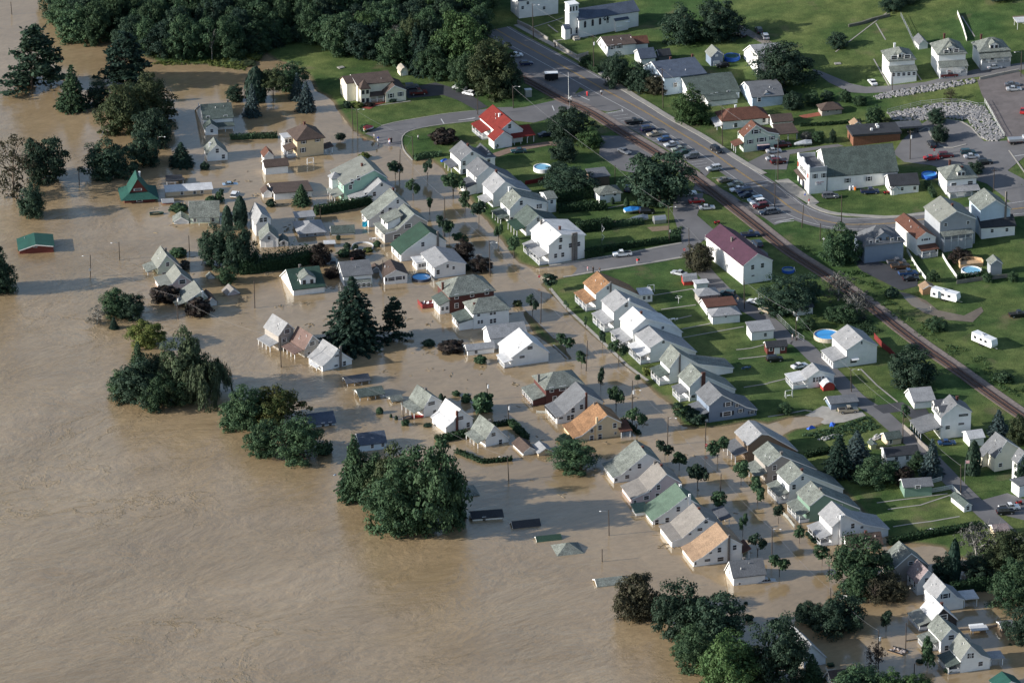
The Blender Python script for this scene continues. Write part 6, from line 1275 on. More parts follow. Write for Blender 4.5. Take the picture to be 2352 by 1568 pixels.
Ls = sorted([s for s in ST if (s[0] - 1176) * .9 - (s[1] - 640) < 0], key=lambda s: s[1]); Rs = sorted([s for s in ST if s not in Ls], key=lambda s: s[1])
def ordn(i): return ORD[i] if i < 20 else 'twenty-' + ORD[i - 20]
for side, lst in (('west', Ls), ('east', Rs)):
    for i, (x, y, w_, h_, k) in enumerate(lst):
        T('twin' if k == 't' else 'street', x, y, w_, h_, 'mid' if (i % 3) else 'dark', '%s street tree from the north on the %s side of the flooded street' % (ordn(i), side), 'street trees along the flooded street', cb=.4 if h_ > w_ * 1.3 else .25)
# woodland at the top left: every tree an object
wood = tp('O 128,-30 140,40 150,85 185,112 260,108 300,118 330,122 400,136 480,134 560,140 575,120 640,98 700,92 735,100 760,122 810,135 880,142 950,160 1010,180 1060,150 1120,60 1140,-40')
xs = [p[0] for p in wood]; ys = [p[1] for p in wood]; RW = random.Random(3); got = []
for _ in range(9000):
    x = RW.uniform(min(xs), max(xs)); y = RW.uniform(min(ys), max(ys))
    if sdist(wood, np.array([x]), np.array([y]))[0] < 0: continue
    if all((x - a) ** 2 + (y - b) ** 2 > 6.3 ** 2 for a, b in got): got.append((x, y))
got.sort(key=lambda p: -p[1]); got = got[-150:]
for i, (x, y) in enumerate(got):
    k = RW.choice(['big', 'big', 'broad', 'big', 'big', 'broad', 'big', 'cone']); wm_ = RW.uniform(8, 13.5) if k != 'cone' else RW.uniform(6, 8); hm = RW.uniform(9, 15)
    root = tag(empty('woodland_tree', (x, y, max(0, th_at(x, y))), RW.uniform(0, 6)), 'dense green woodland tree in the wood across the top left', 'tree', 'trees of the wood at the top left')
    ob('trunk', TRK[i % 3], root, (0, 0, 0), 0, (wm_ * .9, wm_ * .9, hm * .9)); ob('crown', CR[k][i % len(CR[k])], root, (0, 0, -.8), 0, (wm_, wm_, hm + .8), LEAF[RW.choice(['dark', 'mid', 'mid', 'mid', 'spruce', 'dark', 'light' if x > -40 else 'mid', 'mid'])])
# front row of smaller trees along the meadow
for i, (x, y, w_, h_, c) in enumerate(((575, 128, 46, 55, 'dark'), (602, 122, 40, 62, 'mid'), (630, 112, 44, 56, 'dark'), (655, 104, 36, 48, 'mid'), (680, 100, 40, 46, 'dark'), (707, 100, 38, 55, 'mid'), (730, 98, 30, 50, 'autumn'), (752, 112, 40, 60, 'mid'), (790, 128, 60, 95, 'mid'), (838, 132, 62, 110, 'light'), (880, 134, 58, 80, 'mid'), (915, 140, 50, 90, 'grey'), (945, 148, 60, 120, 'olive'))):
    T('broad' if i % 4 != 2 else 'cone', x, y, w_ * 1.15, h_, c, 'edge tree of the wood along the meadow, %s from the left' % ordn(i), 'trees along the meadow edge')
T('shrub', 585, 140, 34, 18, 'yellow', 'yellow green bush at the left end of the meadow edge', cat='shrub'); T('shrub', 560, 150, 50, 14, 'olive', 'olive brush at the waterline below the wood', cat='shrub')
# hedges: clipped leafy boxes
def hedge(s, wd, ht, label, col='hedge', name='hedge', ragged=.25, cat='hedge'):
    pts = tp(s); rng = np.random.default_rng(int(abs(pts[0][0] * 10))); P = dense(pts, .5); N = norms(P); C = []; NN = []
    per = int(40 * max(1, wd + ht * 2) / 4)
    for p, nn in zip(P, N):
        z0 = max(0, th_at(*p))
        for _ in range(per):
            t = rng.uniform(-1, 1); u = rng.uniform(0, 1); f = rng.integers(0, 3)
            if f == 0: q = (t * wd / 2, ht * (1 + rng.normal() * ragged * .25)); n3 = (0, 0, 1)
            else: sg = 1 if f == 1 else -1; q = (sg * wd / 2, u * ht); n3 = (nn[0] * sg, nn[1] * sg, .4)
            j = rng.normal(size=3) * .12
            C.append((p[0] + nn[0] * q[0] + j[0], p[1] + nn[1] * q[0] + j[1], z0 + q[1] + j[2])); NN.append(n3)
    C = np.array(C); NN = unit(np.array(NN, float) + rng.normal(size=C.shape) * .5)
    V = quads(C, NN, .26, 1, rng); me = leaf_mesh('hedge', [V]); me.materials[0] = LEAF[col]
    o = ob(name, me); c = MB(); vs = []
    for p, nn in zip(P, N):
        z0 = max(0, th_at(*p)) - .3
        vs += [(p[0] - nn[0] * wd * .42, p[1] - nn[1] * wd * .42, z0), (p[0] - nn[0] * wd * .36, p[1] - nn[1] * wd * .36, z0 + ht * .85), (p[0] + nn[0] * wd * .36, p[1] + nn[1] * wd * .36, z0 + ht * .85), (p[0] + nn[0] * wd * .42, p[1] + nn[1] * wd * .42, z0)]
    c.add(vs, [(i * 4 + k, i * 4 + k + 1, i * 4 + k + 5, i * 4 + k + 4) for i in range(len(P) - 1) for k in range(3)] + [(0, 1, 2, 3), (len(vs) - 4, len(vs) - 3, len(vs) - 2, len(vs) - 1)]).build('inner_growth', LEAF[col], o)
    return tag(o, label, cat)
hedge('F 545,400 700,375 900,335 1050,300', 2.2, 2.4, 'long dark clipped hedge in the water beside the mottled-roof houses')
hedge('B 0,1270 190,1265', 1.6, 1.4, 'short clipped hedge left of the beige house, awash', 'mid')
hedge('A 2120,1280 2350,1270', 1.6, 1.4, 'clipped green hedge in the water below the blue spruces', 'mid')
hedge('E 2200,930 2350,920 F 60,900 200,890 400,850 500,830', 4.5, 3.6, 'tall dark tree hedge joining the mid-left clump to the purple tree', 'hedge', ragged=1.2)
hedge('J 1660,915 1750,900 1940,860', 2.4, 1.3, 'dark hedge in front of the white flared cottage')
hedge('J 1840,1015 1960,1060 2080,1110 2200,1100 2350,1085', 1.3, .8, 'curved low hedge awash below the three cottages')
hedge('J 2190,775 2350,750 2360,770', 1.6, .9, 'low hedge behind the speckled-roof cottage')
hedge('J 2340,760 K 40,800 130,900', 1.8, 1.3, 'dark hedge running toward the two small garages')
hedge('G 830,745 1000,720 1200,690 1540,645', 1.3, 1.6, 'clipped dark hedge along the cross street')
hedge('G 600,560 700,545 900,520', 3, 2.6, 'thick dark hedge behind the big double house')
hedge('G 900,510 1050,500 1200,480', 2, 1.4, 'weedy green hedge in the lawn behind the big double house', 'mid')
hedge('G 430,380 600,365 860,350', 2.4, 2.2, 'dark hedge below the hip-roofed white house', 'hedge')
hedge('G 400,300 560,270 730,240', 2.2, 3.2, 'tall dark hedge between row house annex and hip-roofed white house', 'hedge')
hedge('G 670,800 820,770', 2.0, 2.4, 'dark hedge against the east wall of the big double house')
hedge('N 1110,285 1300,245 1600,190 1950,130', 1.8, 1.3, 'long dark hedge along the edge of the dry lawns')
hedge('N 1690,740 1900,705 2120,690', 2.6, 2.6, 'thick dark hedge behind the pale-roofed southeast cottage')
hedge('L 340,1060 600,1010', 1.5, 1.3, 'dark hedge in the shady back yard below the garden')
hedge('C 700,560 640,600 800,670', 1.6, 1.8, 'clipped hedge by the pavement above the main road')
hedge('D 300,1160 560,1150 850,1120', .8, .8, 'low dark garden hedge behind the green house')
hedge('H 1740,990 1850,980 1960,970', 1.4, 1.2, 'dark hedge below the round pool at the right')
hedge('H 1460,130 1530,250', 1.4, 1.4, 'tapered clipped hedge beside the pale foursquare house', 'mid')
hedge('B 1460,1470 1560,1440 1700,1430', 1.8, 1.2, 'flowering hedge at the corner by the blue tarp', 'mid')
hedge('K 1020,720 1170,850', 1.0, .6, 'thin hedge line in the water beside the yellowish house')
# brush along the railway and wood edge: nobody could count it
def brush(s, n, hmax, label, col, name='brush'):
    poly = tp(s); xs = [p[0] for p in poly]; ys = [p[1] for p in poly]; rng = np.random.default_rng(n); x = rng.uniform(min(xs), max(xs), n * 3); y = rng.uniform(min(ys), max(ys), n * 3)
    k = sdist(poly, x, y) > 0; x, y = x[k], y[k]; Vs = []
    C = []; N3 = []
    for a, b in zip(x, y):
        z = max(0, th_at(a, b)); r = rng.uniform(.3, 1) * hmax; m = int(14 + r * 12); d = unit(rng.normal(size=(m, 3))); d[:, 2] = abs(d[:, 2])
        C.append(np.array([a, b, z]) + d * r * np.array([1, 1, .8]) * rng.uniform(.7, 1.1, (m, 1))); N3.append(unit(d + rng.normal(size=d.shape) * .4))
    V = quads(np.concatenate(C), np.concatenate(N3), .2, 1, rng); me = leaf_mesh(name, [V]); me.materials[0] = LEAF[col]; return tag(ob(name, me), label, 'brush', None, 'stuff')
brush('H 300,690 420,720 640,860 700,900 860,930 1090,1120 1250,1290 1500,1400 1560,1568 L 1700,20 1960,160 2200,330 2400,420 2400,560 2250,520 1900,280 1560,40 H 1340,1500 1000,1230 760,1010 560,900', 420, 1.3, 'wild green brush along the upper side of the railway', 'light')
brush('A 1400,590 1500,600 1900,600 2250,650 2352,540 2352,470 1900,560 1500,560', 260, .9, 'weeds floating at the waterline below the wood', 'yellow')
brush('L 700,770 900,690 960,740 1010,800 760,860 560,900 300,860', 160, 1.0, 'untidy vegetable garden with piled debris', 'mid')
brush('H 560,1230 800,1300 1000,1400 1030,1480 860,1520 700,1400', 90, 1.5, 'brush in the dip under the leafless trees', 'mid')
brush('G 1560,520 1540,640 1460,650 1440,560', 40, .8, 'weeds around the lamp pole on the corner lawn', 'mid')
# rock slopes: nobody could count them
def rocks(s, n, r0, label):
    poly = tp(s); xs = [p[0] for p in poly]; ys = [p[1] for p in poly]; rng = random.Random(n); m = MB(); c = 0
    while c < n:
        x, y = rng.uniform(min(xs), max(xs)), rng.uniform(min(ys), max(ys))
        if sdist(poly, np.array([x]), np.array([y]))[0] < 0: continue
        z = th_at(x, y); r = rng.uniform(.5, 1) * r0; a = rng.uniform(0, 6.28); v = []
        for k in range(8):
            dx, dy, dz = (k & 1) * 2 - 1, ((k >> 1) & 1) * 2 - 1, (k >> 2) * 2 - 1; j = [rng.uniform(.45, 1.05) for _ in range(3)]; X, Y, Z = dx * r * j[0], dy * r * .8 * j[1], dz * r * .7 * j[2]
            v.append((x + X * math.cos(a) - Y * math.sin(a), y + X * math.sin(a) + Y * math.cos(a), z + Z + r * .3))
        m.add(v, [(0, 2, 3, 1), (4, 5, 7, 6), (0, 1, 5, 4), (2, 6, 7, 3), (0, 4, 6, 2), (1, 3, 7, 5)]); c += 1
    mm = mat('riprap_stone', (.27, .265, .27), .9, .3, 1.2); tag(m.build('riprap', mm), label, 'rocks', None, 'stuff')
rocks('D 1100,1040 1180,1025 1400,985 1600,945 1800,950 1990,985 2040,1060 2170,1255 2100,1300 1990,1290 1890,1180 1830,1110 1640,1085 1400,1110 1150,1110', 1500, .5, 'grey boulder slope below the upper parking area')
rocks('D 970,890 1100,850 1500,780 1900,725 1900,765 1500,840 1200,890 990,915', 420, .5, 'band of pale boulders holding up the upper road')

# loose flotsam caught between the houses
m = MB(); rf = random.Random(5); poly = tp('O 300,420 620,380 820,520 1100,620 1300,780 1560,1000 1900,1400 2200,1500 1500,1250 1000,1000 700,860 420,640')
xs = [p[0] for p in poly]; ys = [p[1] for p in poly]; c = 0
while c < 170:
    x, y = rf.uniform(min(xs), max(xs)), rf.uniform(min(ys), max(ys))
    if sdist(poly, np.array([x]), np.array([y]))[0] < 0 or th_at(x, y) > -.05: continue
    for _ in range(rf.choice([1, 1, 1, 3, 6])):
        a, l, w_ = rf.uniform(0, 3.1), rf.uniform(.15, .9), rf.uniform(.08, .22); X, Y = x + rf.gauss(0, .8), y + rf.gauss(0, .8); ca, sa = math.cos(a), math.sin(a)
        m.add([(X + ca * i * l - sa * j * w_, Y + sa * i * l + ca * j * w_, k) for k in (-.05, .09) for i, j in ((-1, -1), (1, -1), (1, 1), (-1, 1))], [(4, 5, 6, 7), (0, 1, 5, 4), (1, 2, 6, 5), (2, 3, 7, 6), (3, 0, 4, 7)])
    c += 1
tag(m.build('flotsam', mat('flotsam', (.22, .17, .11), .8, .7, .6)), 'bits of flotsam scattered on the floodwater between the houses', 'debris', None, 'stuff')
# ================================================================== CARS
def carpaint(n, c, r=.28):
    return mat('paint_' + n, c, r, .03, .5, spec=.6)
PAINT = {n: carpaint(n, c) for n, c in dict(black=(.012, .013, .016), navy=(.015, .03, .09), blue=(.03, .08, .2), dblue=(.02, .035, .065), silver=(.45, .47, .5), white=(.78, .79, .8), tan=(.36, .31, .23), bronze=(.2, .18, .15), maroon=(.11, .012, .016), red=(.42, .02, .02), green=(.03, .07, .055), sage=(.25, .28, .24),
    grey=(.13, .14, .16), teal=(.025, .07, .085), lblue=(.3, .42, .55), orange=(.7, .2, .03), brown=(.12, .07, .04)).items()}
M_TYRE = mat('tyre', (.015, .015, .015), .9); M_LAMP = mat('lamp_glass', (.7, .7, .68), .15); M_TAIL = mat('tail_glass', (.3, .01, .01), .2)
def shell(prof, wid, inset, zsh):
    """side profile (x,z) extruded across, tucked in above the shoulder line"""
    n = len(prof); v = []
    for sgn, k in ((-1, 1), (1, 1)):
        for x, z in prof: v.append((x, sgn * (wid / 2 - (inset * max(0, z - zsh))), z))
    f = [(i, (i + 1) % n, (i + 1) % n + n, i + n) for i in range(n)] + [tuple(range(n - 1, -1, -1)), tuple(range(n, 2 * n))]
    return MB().add(v, f)
CARS = {
 'sedan': dict(L=4.7, W=1.8, body=[(-2.3, .3), (2.3, .3), (2.35, .55), (2.25, .78), (1.0, .92), (-1.5, .98), (-2.3, .92), (-2.38, .6)], cab=[(1.0, .9), (.35, 1.4), (-.85, 1.43), (-1.55, .95)], wx=(1.4, -1.4), r=.33),
 'suv': dict(L=4.7, W=1.9, body=[(-2.3, .4), (2.3, .4), (2.35, .7), (2.2, 1.0), (1.1, 1.1), (-2.2, 1.12), (-2.35, .7)], cab=[(1.1, 1.08), (.55, 1.72), (-2.0, 1.74), (-2.25, 1.1)], wx=(1.45, -1.4), r=.38),
 'van': dict(L=4.9, W=1.95, body=[(-2.4, .35), (2.4, .35), (2.45, .65), (2.3, .95), (1.5, 1.08), (-2.35, 1.1), (-2.45, .6)], cab=[(1.6, 1.05), (.7, 1.75), (-2.1, 1.77), (-2.4, 1.08)], wx=(1.5, -1.5), r=.35),
 'hatch': dict(L=4.2, W=1.75, body=[(-2.0, .32), (2.0, .32), (2.08, .6), (1.95, .85), (1.0, .98), (-1.9, 1.0), (-2.1, .6)], cab=[(1.05, .95), (.4, 1.48), (-1.4, 1.48), (-1.95, .98)], wx=(1.25, -1.25), r=.32),
 'pickup': dict(L=5.5, W=1.95, body=[(-2.7, .42), (2.7, .42), (2.78, .7), (2.65, 1.05), (1.35, 1.15), (-2.7, 1.15), (-2.78, .7)], cab=[(1.4, 1.12), (.8, 1.78), (-.35, 1.8), (-.6, 1.15)], wx=(1.75, -1.7), r=.4)}
CMESH = {}
for k, c in CARS.items():
    b = shell(c['body'], c['W'], .12, .8); cab = c['cab']; r0, r1 = cab[1], cab[2]
    w2 = c['W'] / 2 - .2
    b.add([(r0[0] - .05, -w2, r0[1]), (r0[0] - .05, w2, r0[1]), (r1[0] + .05, w2, r1[1]), (r1[0] + .05, -w2, r1[1]), (r0[0] - .1, -w2, r0[1] + .05), (r0[0] - .1, w2, r0[1] + .05), (r1[0] + .1, w2, r1[1] + .05), (r1[0] + .1, -w2, r1[1] + .05)], [(0, 1, 2, 3), (7, 6, 5, 4), (0, 4, 5, 1), (1, 5, 6, 2), (2, 6, 7, 3), (3, 7, 4, 0)])
    for sgn in (-1, 1):                         # door pillars
        for x in (cab[0][0] * .2 + cab[3][0] * .15, cab[3][0] * .55 + .1): b.box(x - .05, x + .05, sgn * (c['W'] / 2 - .13) - .03, sgn * (c['W'] / 2 - .13) + .03, cab[0][1] - .05, r0[1])
    bm_ = b.mesh('body', PAINT['silver'])
    g = shell(cab, c['W'] - .12, .16 / .6, cab[0][1]).mesh('windows', M_GLASS)
    wh = MB().tube((0, -.11, 0), (0, .11, 0), c['r'], None, 12).mesh('wheel', M_TYRE); rim = MB().tube((0, -.118, 0), (0, .118, 0), c['r'] * .58, None, 8).mesh('rim', M_METAL)
    CMESH[k] = (bm_, g, wh, rim)
HL = MB().box(-.04, .04, -.2, .2, -.07, .07).mesh('headlight', M_LAMP); TLm = MB().box(-.04, .04, -.12, .12, -.1, .1).mesh('tail_light', M_TAIL)
BED = MB().box(-2.6, -.7, -.78, .78, 1.11, 1.17).mesh('load_bed', mat('bed_black', (.02, .02, .02), .8))
CARPROTO = {}
def car(t, x, y, kind, paint, hd, label, group=None, dz=0.1, sink=0, cat=None, scale=1.0):
    g = gr(t, (x, y)); c = CARS[kind]; root = tag(empty({'hatch': 'parked_car', 'sedan': 'parked_car', 'suv': 'parked_car', 'van': 'minivan', 'pickup': 'pickup_truck'}[kind], (g[0], g[1], g[2] + dz - sink), rad(hd), (scale,) * 3), label, cat or {'pickup': 'pickup truck', 'van': 'minivan'}.get(kind, 'car'), group)
    b, gl, wh, rim = CMESH[kind]
    ob('body', b, root, m=PAINT[paint]); ob('windows', gl, root)
    for sx in c['wx']:
        for sy in (-1, 1): w_ = ob('wheel', wh, root, (sx, sy * (c['W'] / 2 - .1), c['r'])); ob('rim', rim, w_)
    for sy in (-.62, .62): ob('headlight', HL, root, (c['L'] / 2 - .02, sy, .68)); ob('tail_light', TLm, root, (-c['L'] / 2 + .02, sy, .78))
    if kind == 'pickup': ob('load_bed', BED, root)
    return root
LOT = 'cars parked in the rows beside the main road'
for i, (t, x, y, k, p, hd, l) in enumerate((
    ('C', 1120, 1140, 'pickup', 'black', 20, 'black pickup, northernmost vehicle in the roadside parking row'), ('C', 1248, 1205, 'suv', 'navy', 20, 'dark navy estate car, second vehicle in the roadside parking row'),
    ('C', 1308, 1250, 'sedan', 'tan', 200, 'long tan saloon, third vehicle in the roadside parking row'), ('C', 1398, 1298, 'hatch', 'blue', 200, 'dark blue car, fourth vehicle in the roadside parking row'),
    ('C', 1466, 1345, 'sedan', 'silver', 200, 'pale silver saloon, fifth vehicle in the roadside parking row'), ('C', 1535, 1388, 'sedan', 'sage', 200, 'pale greenish saloon, sixth vehicle in the roadside parking row'),
    ('C', 1572, 1420, 'sedan', 'green', 200, 'dark green saloon, seventh vehicle in the roadside parking row'), ('C', 1652, 1455, 'suv', 'grey', 200, 'dark grey estate car, eighth vehicle in the roadside parking row'),
    ('C', 1855, 1568, 'suv', 'silver', 200, 'big silver four-wheel-drive with roof rack between the two parking groups'), ('G', 1955, 103, 'sedan', 'bronze', 20, 'bronze saloon just below the silver four-wheel-drive'),
    ('G', 2052, 140, 'sedan', 'sage', 200, 'sage green saloon with dark windows in the lower parking group'), ('G', 2072, 188, 'sedan', 'white', 200, 'white saloon between sage green and navy cars in the lower parking group'),
    ('G', 2132, 210, 'van', 'navy', 200, 'navy minivan in the lower parking group'), ('G', 2155, 242, 'sedan', 'dblue', 200, 'slate blue saloon below the navy minivan'),
    ('G', 2238, 288, 'van', 'lblue', 200, 'light blue estate car in the lower parking group'), ('G', 2258, 312, 'suv', 'white', 200, 'white four-wheel-drive in the lower parking group'),
    ('G', 2285, 345, 'suv', 'maroon', 200, 'dark maroon four-wheel-drive below the white one'), ('G', 2335, 400, 'hatch', 'dblue', 200, 'dark blue hatchback at the crossing end of the lower parking group'), ('H', 45, 392, 'suv', 'grey', 20, 'blue grey estate car, last vehicle of the lower parking group'))):
    car(t, x, y, k, p, hd + RT.uniform(-3, 3), l, LOT)
for a in (('C', 1880, 1395, 'suv', 'black', -58, 'black four-wheel-drive driving on the main road beside the verge'), ('C', 130, 600, 'hatch', 'navy', 15, 'navy hatchback parked near the black trailer'), ('C', 1032, 1408, 'sedan', 'grey', -50, 'dark grey car on the dirt lot beside the railway'),
          ('C', 305, 1255, 'sedan', 'dblue', 20, 'dark blue car beside the red-roofed house porch'), ('C', 60, 1405, 'sedan', 'teal', 190, 'dark teal car on the dirt driveway behind the row houses'), ('C', 2088, 340, 'sedan', 'black', 150, 'dark car under the trees behind the tall white barn'),
          ('C', 2268, 300, 'suv', 'black', 100, 'black car on the upper gravel drive'), ('C', 2325, 355, 'suv', 'silver', 100, 'silver car on the upper gravel drive'), ('C', 1935, 620, 'hatch', 'black', 195, 'black car beside the blue round pool and garage'), ('C', 40, 525, 'hatch', 'white', 15, 'white car half hidden by the olive maple'),
          ('B', 1428, 815, 'suv', 'grey', 15, 'blue grey car parked at the east side of the cream house'), ('B', 1492, 870, 'pickup', 'maroon', 12, 'dark red pickup parked before the cream house'), ('B', 1872, 825, 'sedan', 'white', 150, 'white car on the dark driveway, left of a pair'), ('B', 1957, 875, 'hatch', 'white', 150, 'white hatchback on the dark driveway, right of a pair'),
          ('D', 960, 775, 'sedan', 'white', 105, 'white car parked on the lawn left of the foursquare houses'), ('D', 1662, 710, 'pickup', 'maroon', 10, 'dark red pickup in front of the brick-pier house'), ('D', 2080, 635, 'sedan', 'silver', 14, 'silver car in front of the balcony house'), ('D', 2242, 795, 'sedan', 'grey', 6, 'grey car at the top of the worn upper lot'),
          ('D', 2258, 835, 'sedan', 'silver', 6, 'silver car at the top of the worn upper lot'), ('D', 2345, 1035, 'sedan', 'red', 80, 'red car cut by the right edge on the upper lot'), ('D', 1500, 1470, 'sedan', 'red', 8, 'bright red car behind the long hall'), ('D', 1632, 1448, 'suv', 'maroon', 8, 'dark red car right of the bright red one'),
          ('D', 1835, 1420, 'suv', 'teal', 10, 'dark teal estate car behind the pale foursquare'), ('D', 1870, 1455, 'sedan', 'silver', 10, 'silver car tucked below the dark teal estate car'), ('D', 1990, 1510, 'suv', 'black', 10, 'black car behind the pale foursquare house'), ('D', 1503, 1345, 'suv', 'black', 100, 'black car in the shade of the bank canopy'),
          ('D', 52, 1405, 'sedan', 'silver', 15, 'silver car between the green house and the hall'), ('D', 92, 1505, 'suv', 'maroon', 15, 'maroon car beside the parapet front of the hall'), ('D', 50, 1475, 'sedan', 'silver', 15, 'pale car behind the maroon one at the hall'), ('D', 130, 1352, 'pickup', 'maroon', 15, 'dark red pickup beside the green house'),
          ('H', 572, 250, 'van', 'grey', 5, 'grey minivan parked below the hall wing'), ('H', 935, 210, 'pickup', 'navy', 5, 'navy pickup with white cap below the hall wing'), ('H', 1180, 858, 'pickup', 'grey', 12, 'grey pickup on the dark lot, top of four'), ('H', 1215, 898, 'pickup', 'brown', 12, 'brown pickup on the dark lot, second of four'),
          ('H', 1285, 960, 'pickup', 'blue', 12, 'blue pickup with white bed cover on the dark lot, third of four'), ('H', 1312, 1008, 'sedan', 'black', 10, 'black car on the dark lot, bottom of four'), ('H', 2300, 1340, 'pickup', 'black', 15, 'black pickup on the meadow at the right edge'),
          ('G', 2188, 605, 'pickup', 'navy', 10, 'navy pickup behind the purple-roofed building'), ('G', 2255, 690, 'suv', 'dblue', 110, 'dark blue car behind the purple-roofed building'), ('G', 1612, 228, 'pickup', 'white', 12, 'white pickup at the edge of the biggest round tree'), ('G', 1695, 295, 'sedan', 'red', 12, 'red car in the shade by the railway'),
          ('G', 1790, 355, 'sedan', 'silver', 8, 'silver coupe parked by the railway verge'), ('G', 1240, 395, 'suv', 'black', 10, 'black car behind the blue-tarped boat'), ('G', 1065, 185, 'suv', 'dblue', 80, 'dark blue car between hip-roofed house and round tree'), ('G', 1012, 785, 'pickup', 'white', 192, 'white work pickup with orange roof beacon on the cross street'),
          ('G', 1535, 958, 'sedan', 'silver', 150, 'silver car beside the red barn-roofed shed'), ('G', 2235, 1220, 'sedan', 'white', 150, 'white car on the alley below the pole'), ('G', 1980, 1150, 'suv', 'teal', 160, 'dark teal jeep behind the taupe garage'), ('H', -25, 1300, 'hatch', 'tan', 130, 'old cream car under the broad dark tree'),
          ('L', 60, 180, 'suv', 'black', 12, 'black four-wheel-drive on the lawn below the dark red shed'), ('L', 290, 240, 'sedan', 'white', 30, 'white coupe behind the white bungalow'), ('L', 735, 650, 'pickup', 'tan', 10, 'tan pickup loaded with goods on the concrete apron'), ('L', 1642, 945, 'sedan', 'blue', 8, 'blue car behind the fence of the twin-gabled house'),
          ('L', 2215, 1545, 'pickup', 'white', 12, 'white pickup on the gravel at the lower right'), ('N', 2180, 12, 'suv', 'black', 10, 'dark car at the corner of the gravel, lower right')):
    car(*a)
car('E', 2115, 122, 'sedan', 'lblue', 12, 'pale blue car drowned to its windows beside the mobile home', sink=.75, dz=0); car('E', 2155, 215, 'suv', 'white', 80, 'dark and white pickup drowned below the pale blue car', sink=.9, dz=0)
car('F', 700, 830, 'suv', 'teal', 100, 'dark four-wheel-drive drowned beside the purple tree', sink=.95, dz=0); car('N', 718, 785, 'sedan', 'white', 5, 'white car roof just above water left of the tree pair', sink=.95, dz=0)
car('M', 2340, 628, 'sedan', 'silver', 10, 'silver car drowned to its windows behind the small grey-roofed house', sink=.6, dz=0); car('K', 2200, 1230, 'sedan', 'black', 120, 'x', sink=9) if 0 else None
# trailers, caravans and boats
def thing(name, t, p, hd, label, cat, group=None, dz=0.05):
    g = gr(t, p); return tag(empty(name, (g[0], g[1], g[2] + dz), rad(hd)), label, cat, group)
def caravan(t, p, hd, L, label, slide=True):
    r = thing('travel_trailer', t, p, hd, label, 'caravan'); m = shell([(-L / 2, .6), (L / 2, .6), (L / 2 + .35, 1.4), (L / 2, 2.9), (-L / 2, 3.0), (-L / 2 - .1, 1.5)], 2.4, .02, .6)
    m.build('body', PAINT['white'], r)
    if slide: MB().box(-L / 2 + .3, -L / 2 + 2.6, -2.0, -1.2, .9, 2.8).build('slide_out', PAINT['white'], r)
    for x in (-L * .32, -.2, L * .22): ob('window', PANE, r, (x, -1.215 - (.8 if slide and x < -1 else 0), 1.55), 0, (.9, 1, .7))
    for y in (-.55, .25): ob('window', PANE, r, (-L / 2 - .08, y + .15, 1.4), PI / 2, (.5, 1, 1.0))
    for x in (-.6, .3):
        for y in (-1.1, 1.1): MB().tube((x, y - .1, .35), (x, y + .1, .35), .35, None, 10).build('wheel', M_TYRE, r)
    MB().box(-.8, 0, -.3, .3, 2.95, 3.25).build('roof_unit', M_METAL, r); MB().box(L / 2, L / 2 + 1.4, -.06, .06, .5, .62).build('tow_bar', M_METAL, r)
caravan('H', (1628, 1185), -33, 8.0, 'white travel trailer with side slide-out beside the wooden shed'); caravan('H', (1985, 1600), -50, 7.6, 'white travel trailer with arched rear windows alone on the meadow', False)
r = thing('enclosed_trailer', 'C', (360, 735), 5, 'black enclosed cargo trailer with white roof on the roadside lot', 'trailer'); MB().box(-2.1, 2.1, -1.1, 1.1, .5, 2.4).build('body', PAINT['black'], r); MB().box(-2.1, 2.1, -1.1, 1.1, 2.403, 2.48).build('roof', PAINT['white'], r)
for x in (-.5, .4): MB().tube((x, -1.15, .35), (x, -.95, .35), .35, None, 10).build('wheel', M_TYRE, r)
def boat(t, p, hd, L, label, paint, cover=None, dz=0.1, name='boat', wheels=True):
    r = thing(name, t, p, hd, label, 'boat', None, dz); st = [(-L / 2, .85, .25), (-L / 6, .95, .2), (L / 5, .8, .3), (L / 2.4, .4, .5), (L / 2, .05, .75)]; v = []; f = []
    h0 = .35 if wheels else -.15
    for x, w_, k in st: v += [(x, -w_ * L / 5.2, h0 + .75), (x, -w_ * L / 9, h0 + k * .4), (x, w_ * L / 9, h0 + k * .4), (x, w_ * L / 5.2, h0 + .75)]
    for i in range(4): f += [(i * 4 + k, i * 4 + k + 1, i * 4 + 5 + k, i * 4 + 4 + k) for k in range(3)]
    f.append((0, 1, 2, 3)); MB().add(v, f).build('hull', PAINT[paint], r)
    if cover:
        v = []; 
        for i, (x, w_, k) in enumerate(st): v += [(x, -w_ * L / 5, h0 + .7), (x, 0, h0 + (1.5, 1.75, 1.35, 1.0, .8)[i]), (x, w_ * L / 5, h0 + .7)]
        MB().add(v, [(i * 3 + k, i * 3 + k + 1, i * 3 + k + 4, i * 3 + k + 3) for i in range(4) for k in (0, 1)] + [(0, 1, 2)]).build('cover', cover, r)
    else: MB().box(-L / 2.3, L / 5, -.5, .5, h0 + .3, h0 + .4).build('thwart', M_DECK, r)
    if wheels:
        for y in (-.9, .9): MB().tube((-.5, y - .1, .3), (-.5, y + .1, .3), .3, None, 10).build('wheel', M_TYRE, r)
    return r
boat('G', (1120, 385), 20, 6.0, 'boat on the grass covered with a bright blue tarpaulin', 'white', mat('blue_tarp', (.05, .3, .75), .5)); boat('G', (1165, 465), 192, 5.4, 'boat under a grey cover left of the small metal shed', 'silver', mat('grey_tarp', (.12, .15, .19), .55))
boat('D', (318, 1345), 190, 5.4, 'covered pale boat on trailer behind the green house', 'silver', mat('pale_tarp', (.4, .42, .45), .6)); boat('E', (1440, 400), 12, 4.2, 'green canoe-like boat adrift in open floodwater', 'green', None, 0, 'rowing_boat', False)
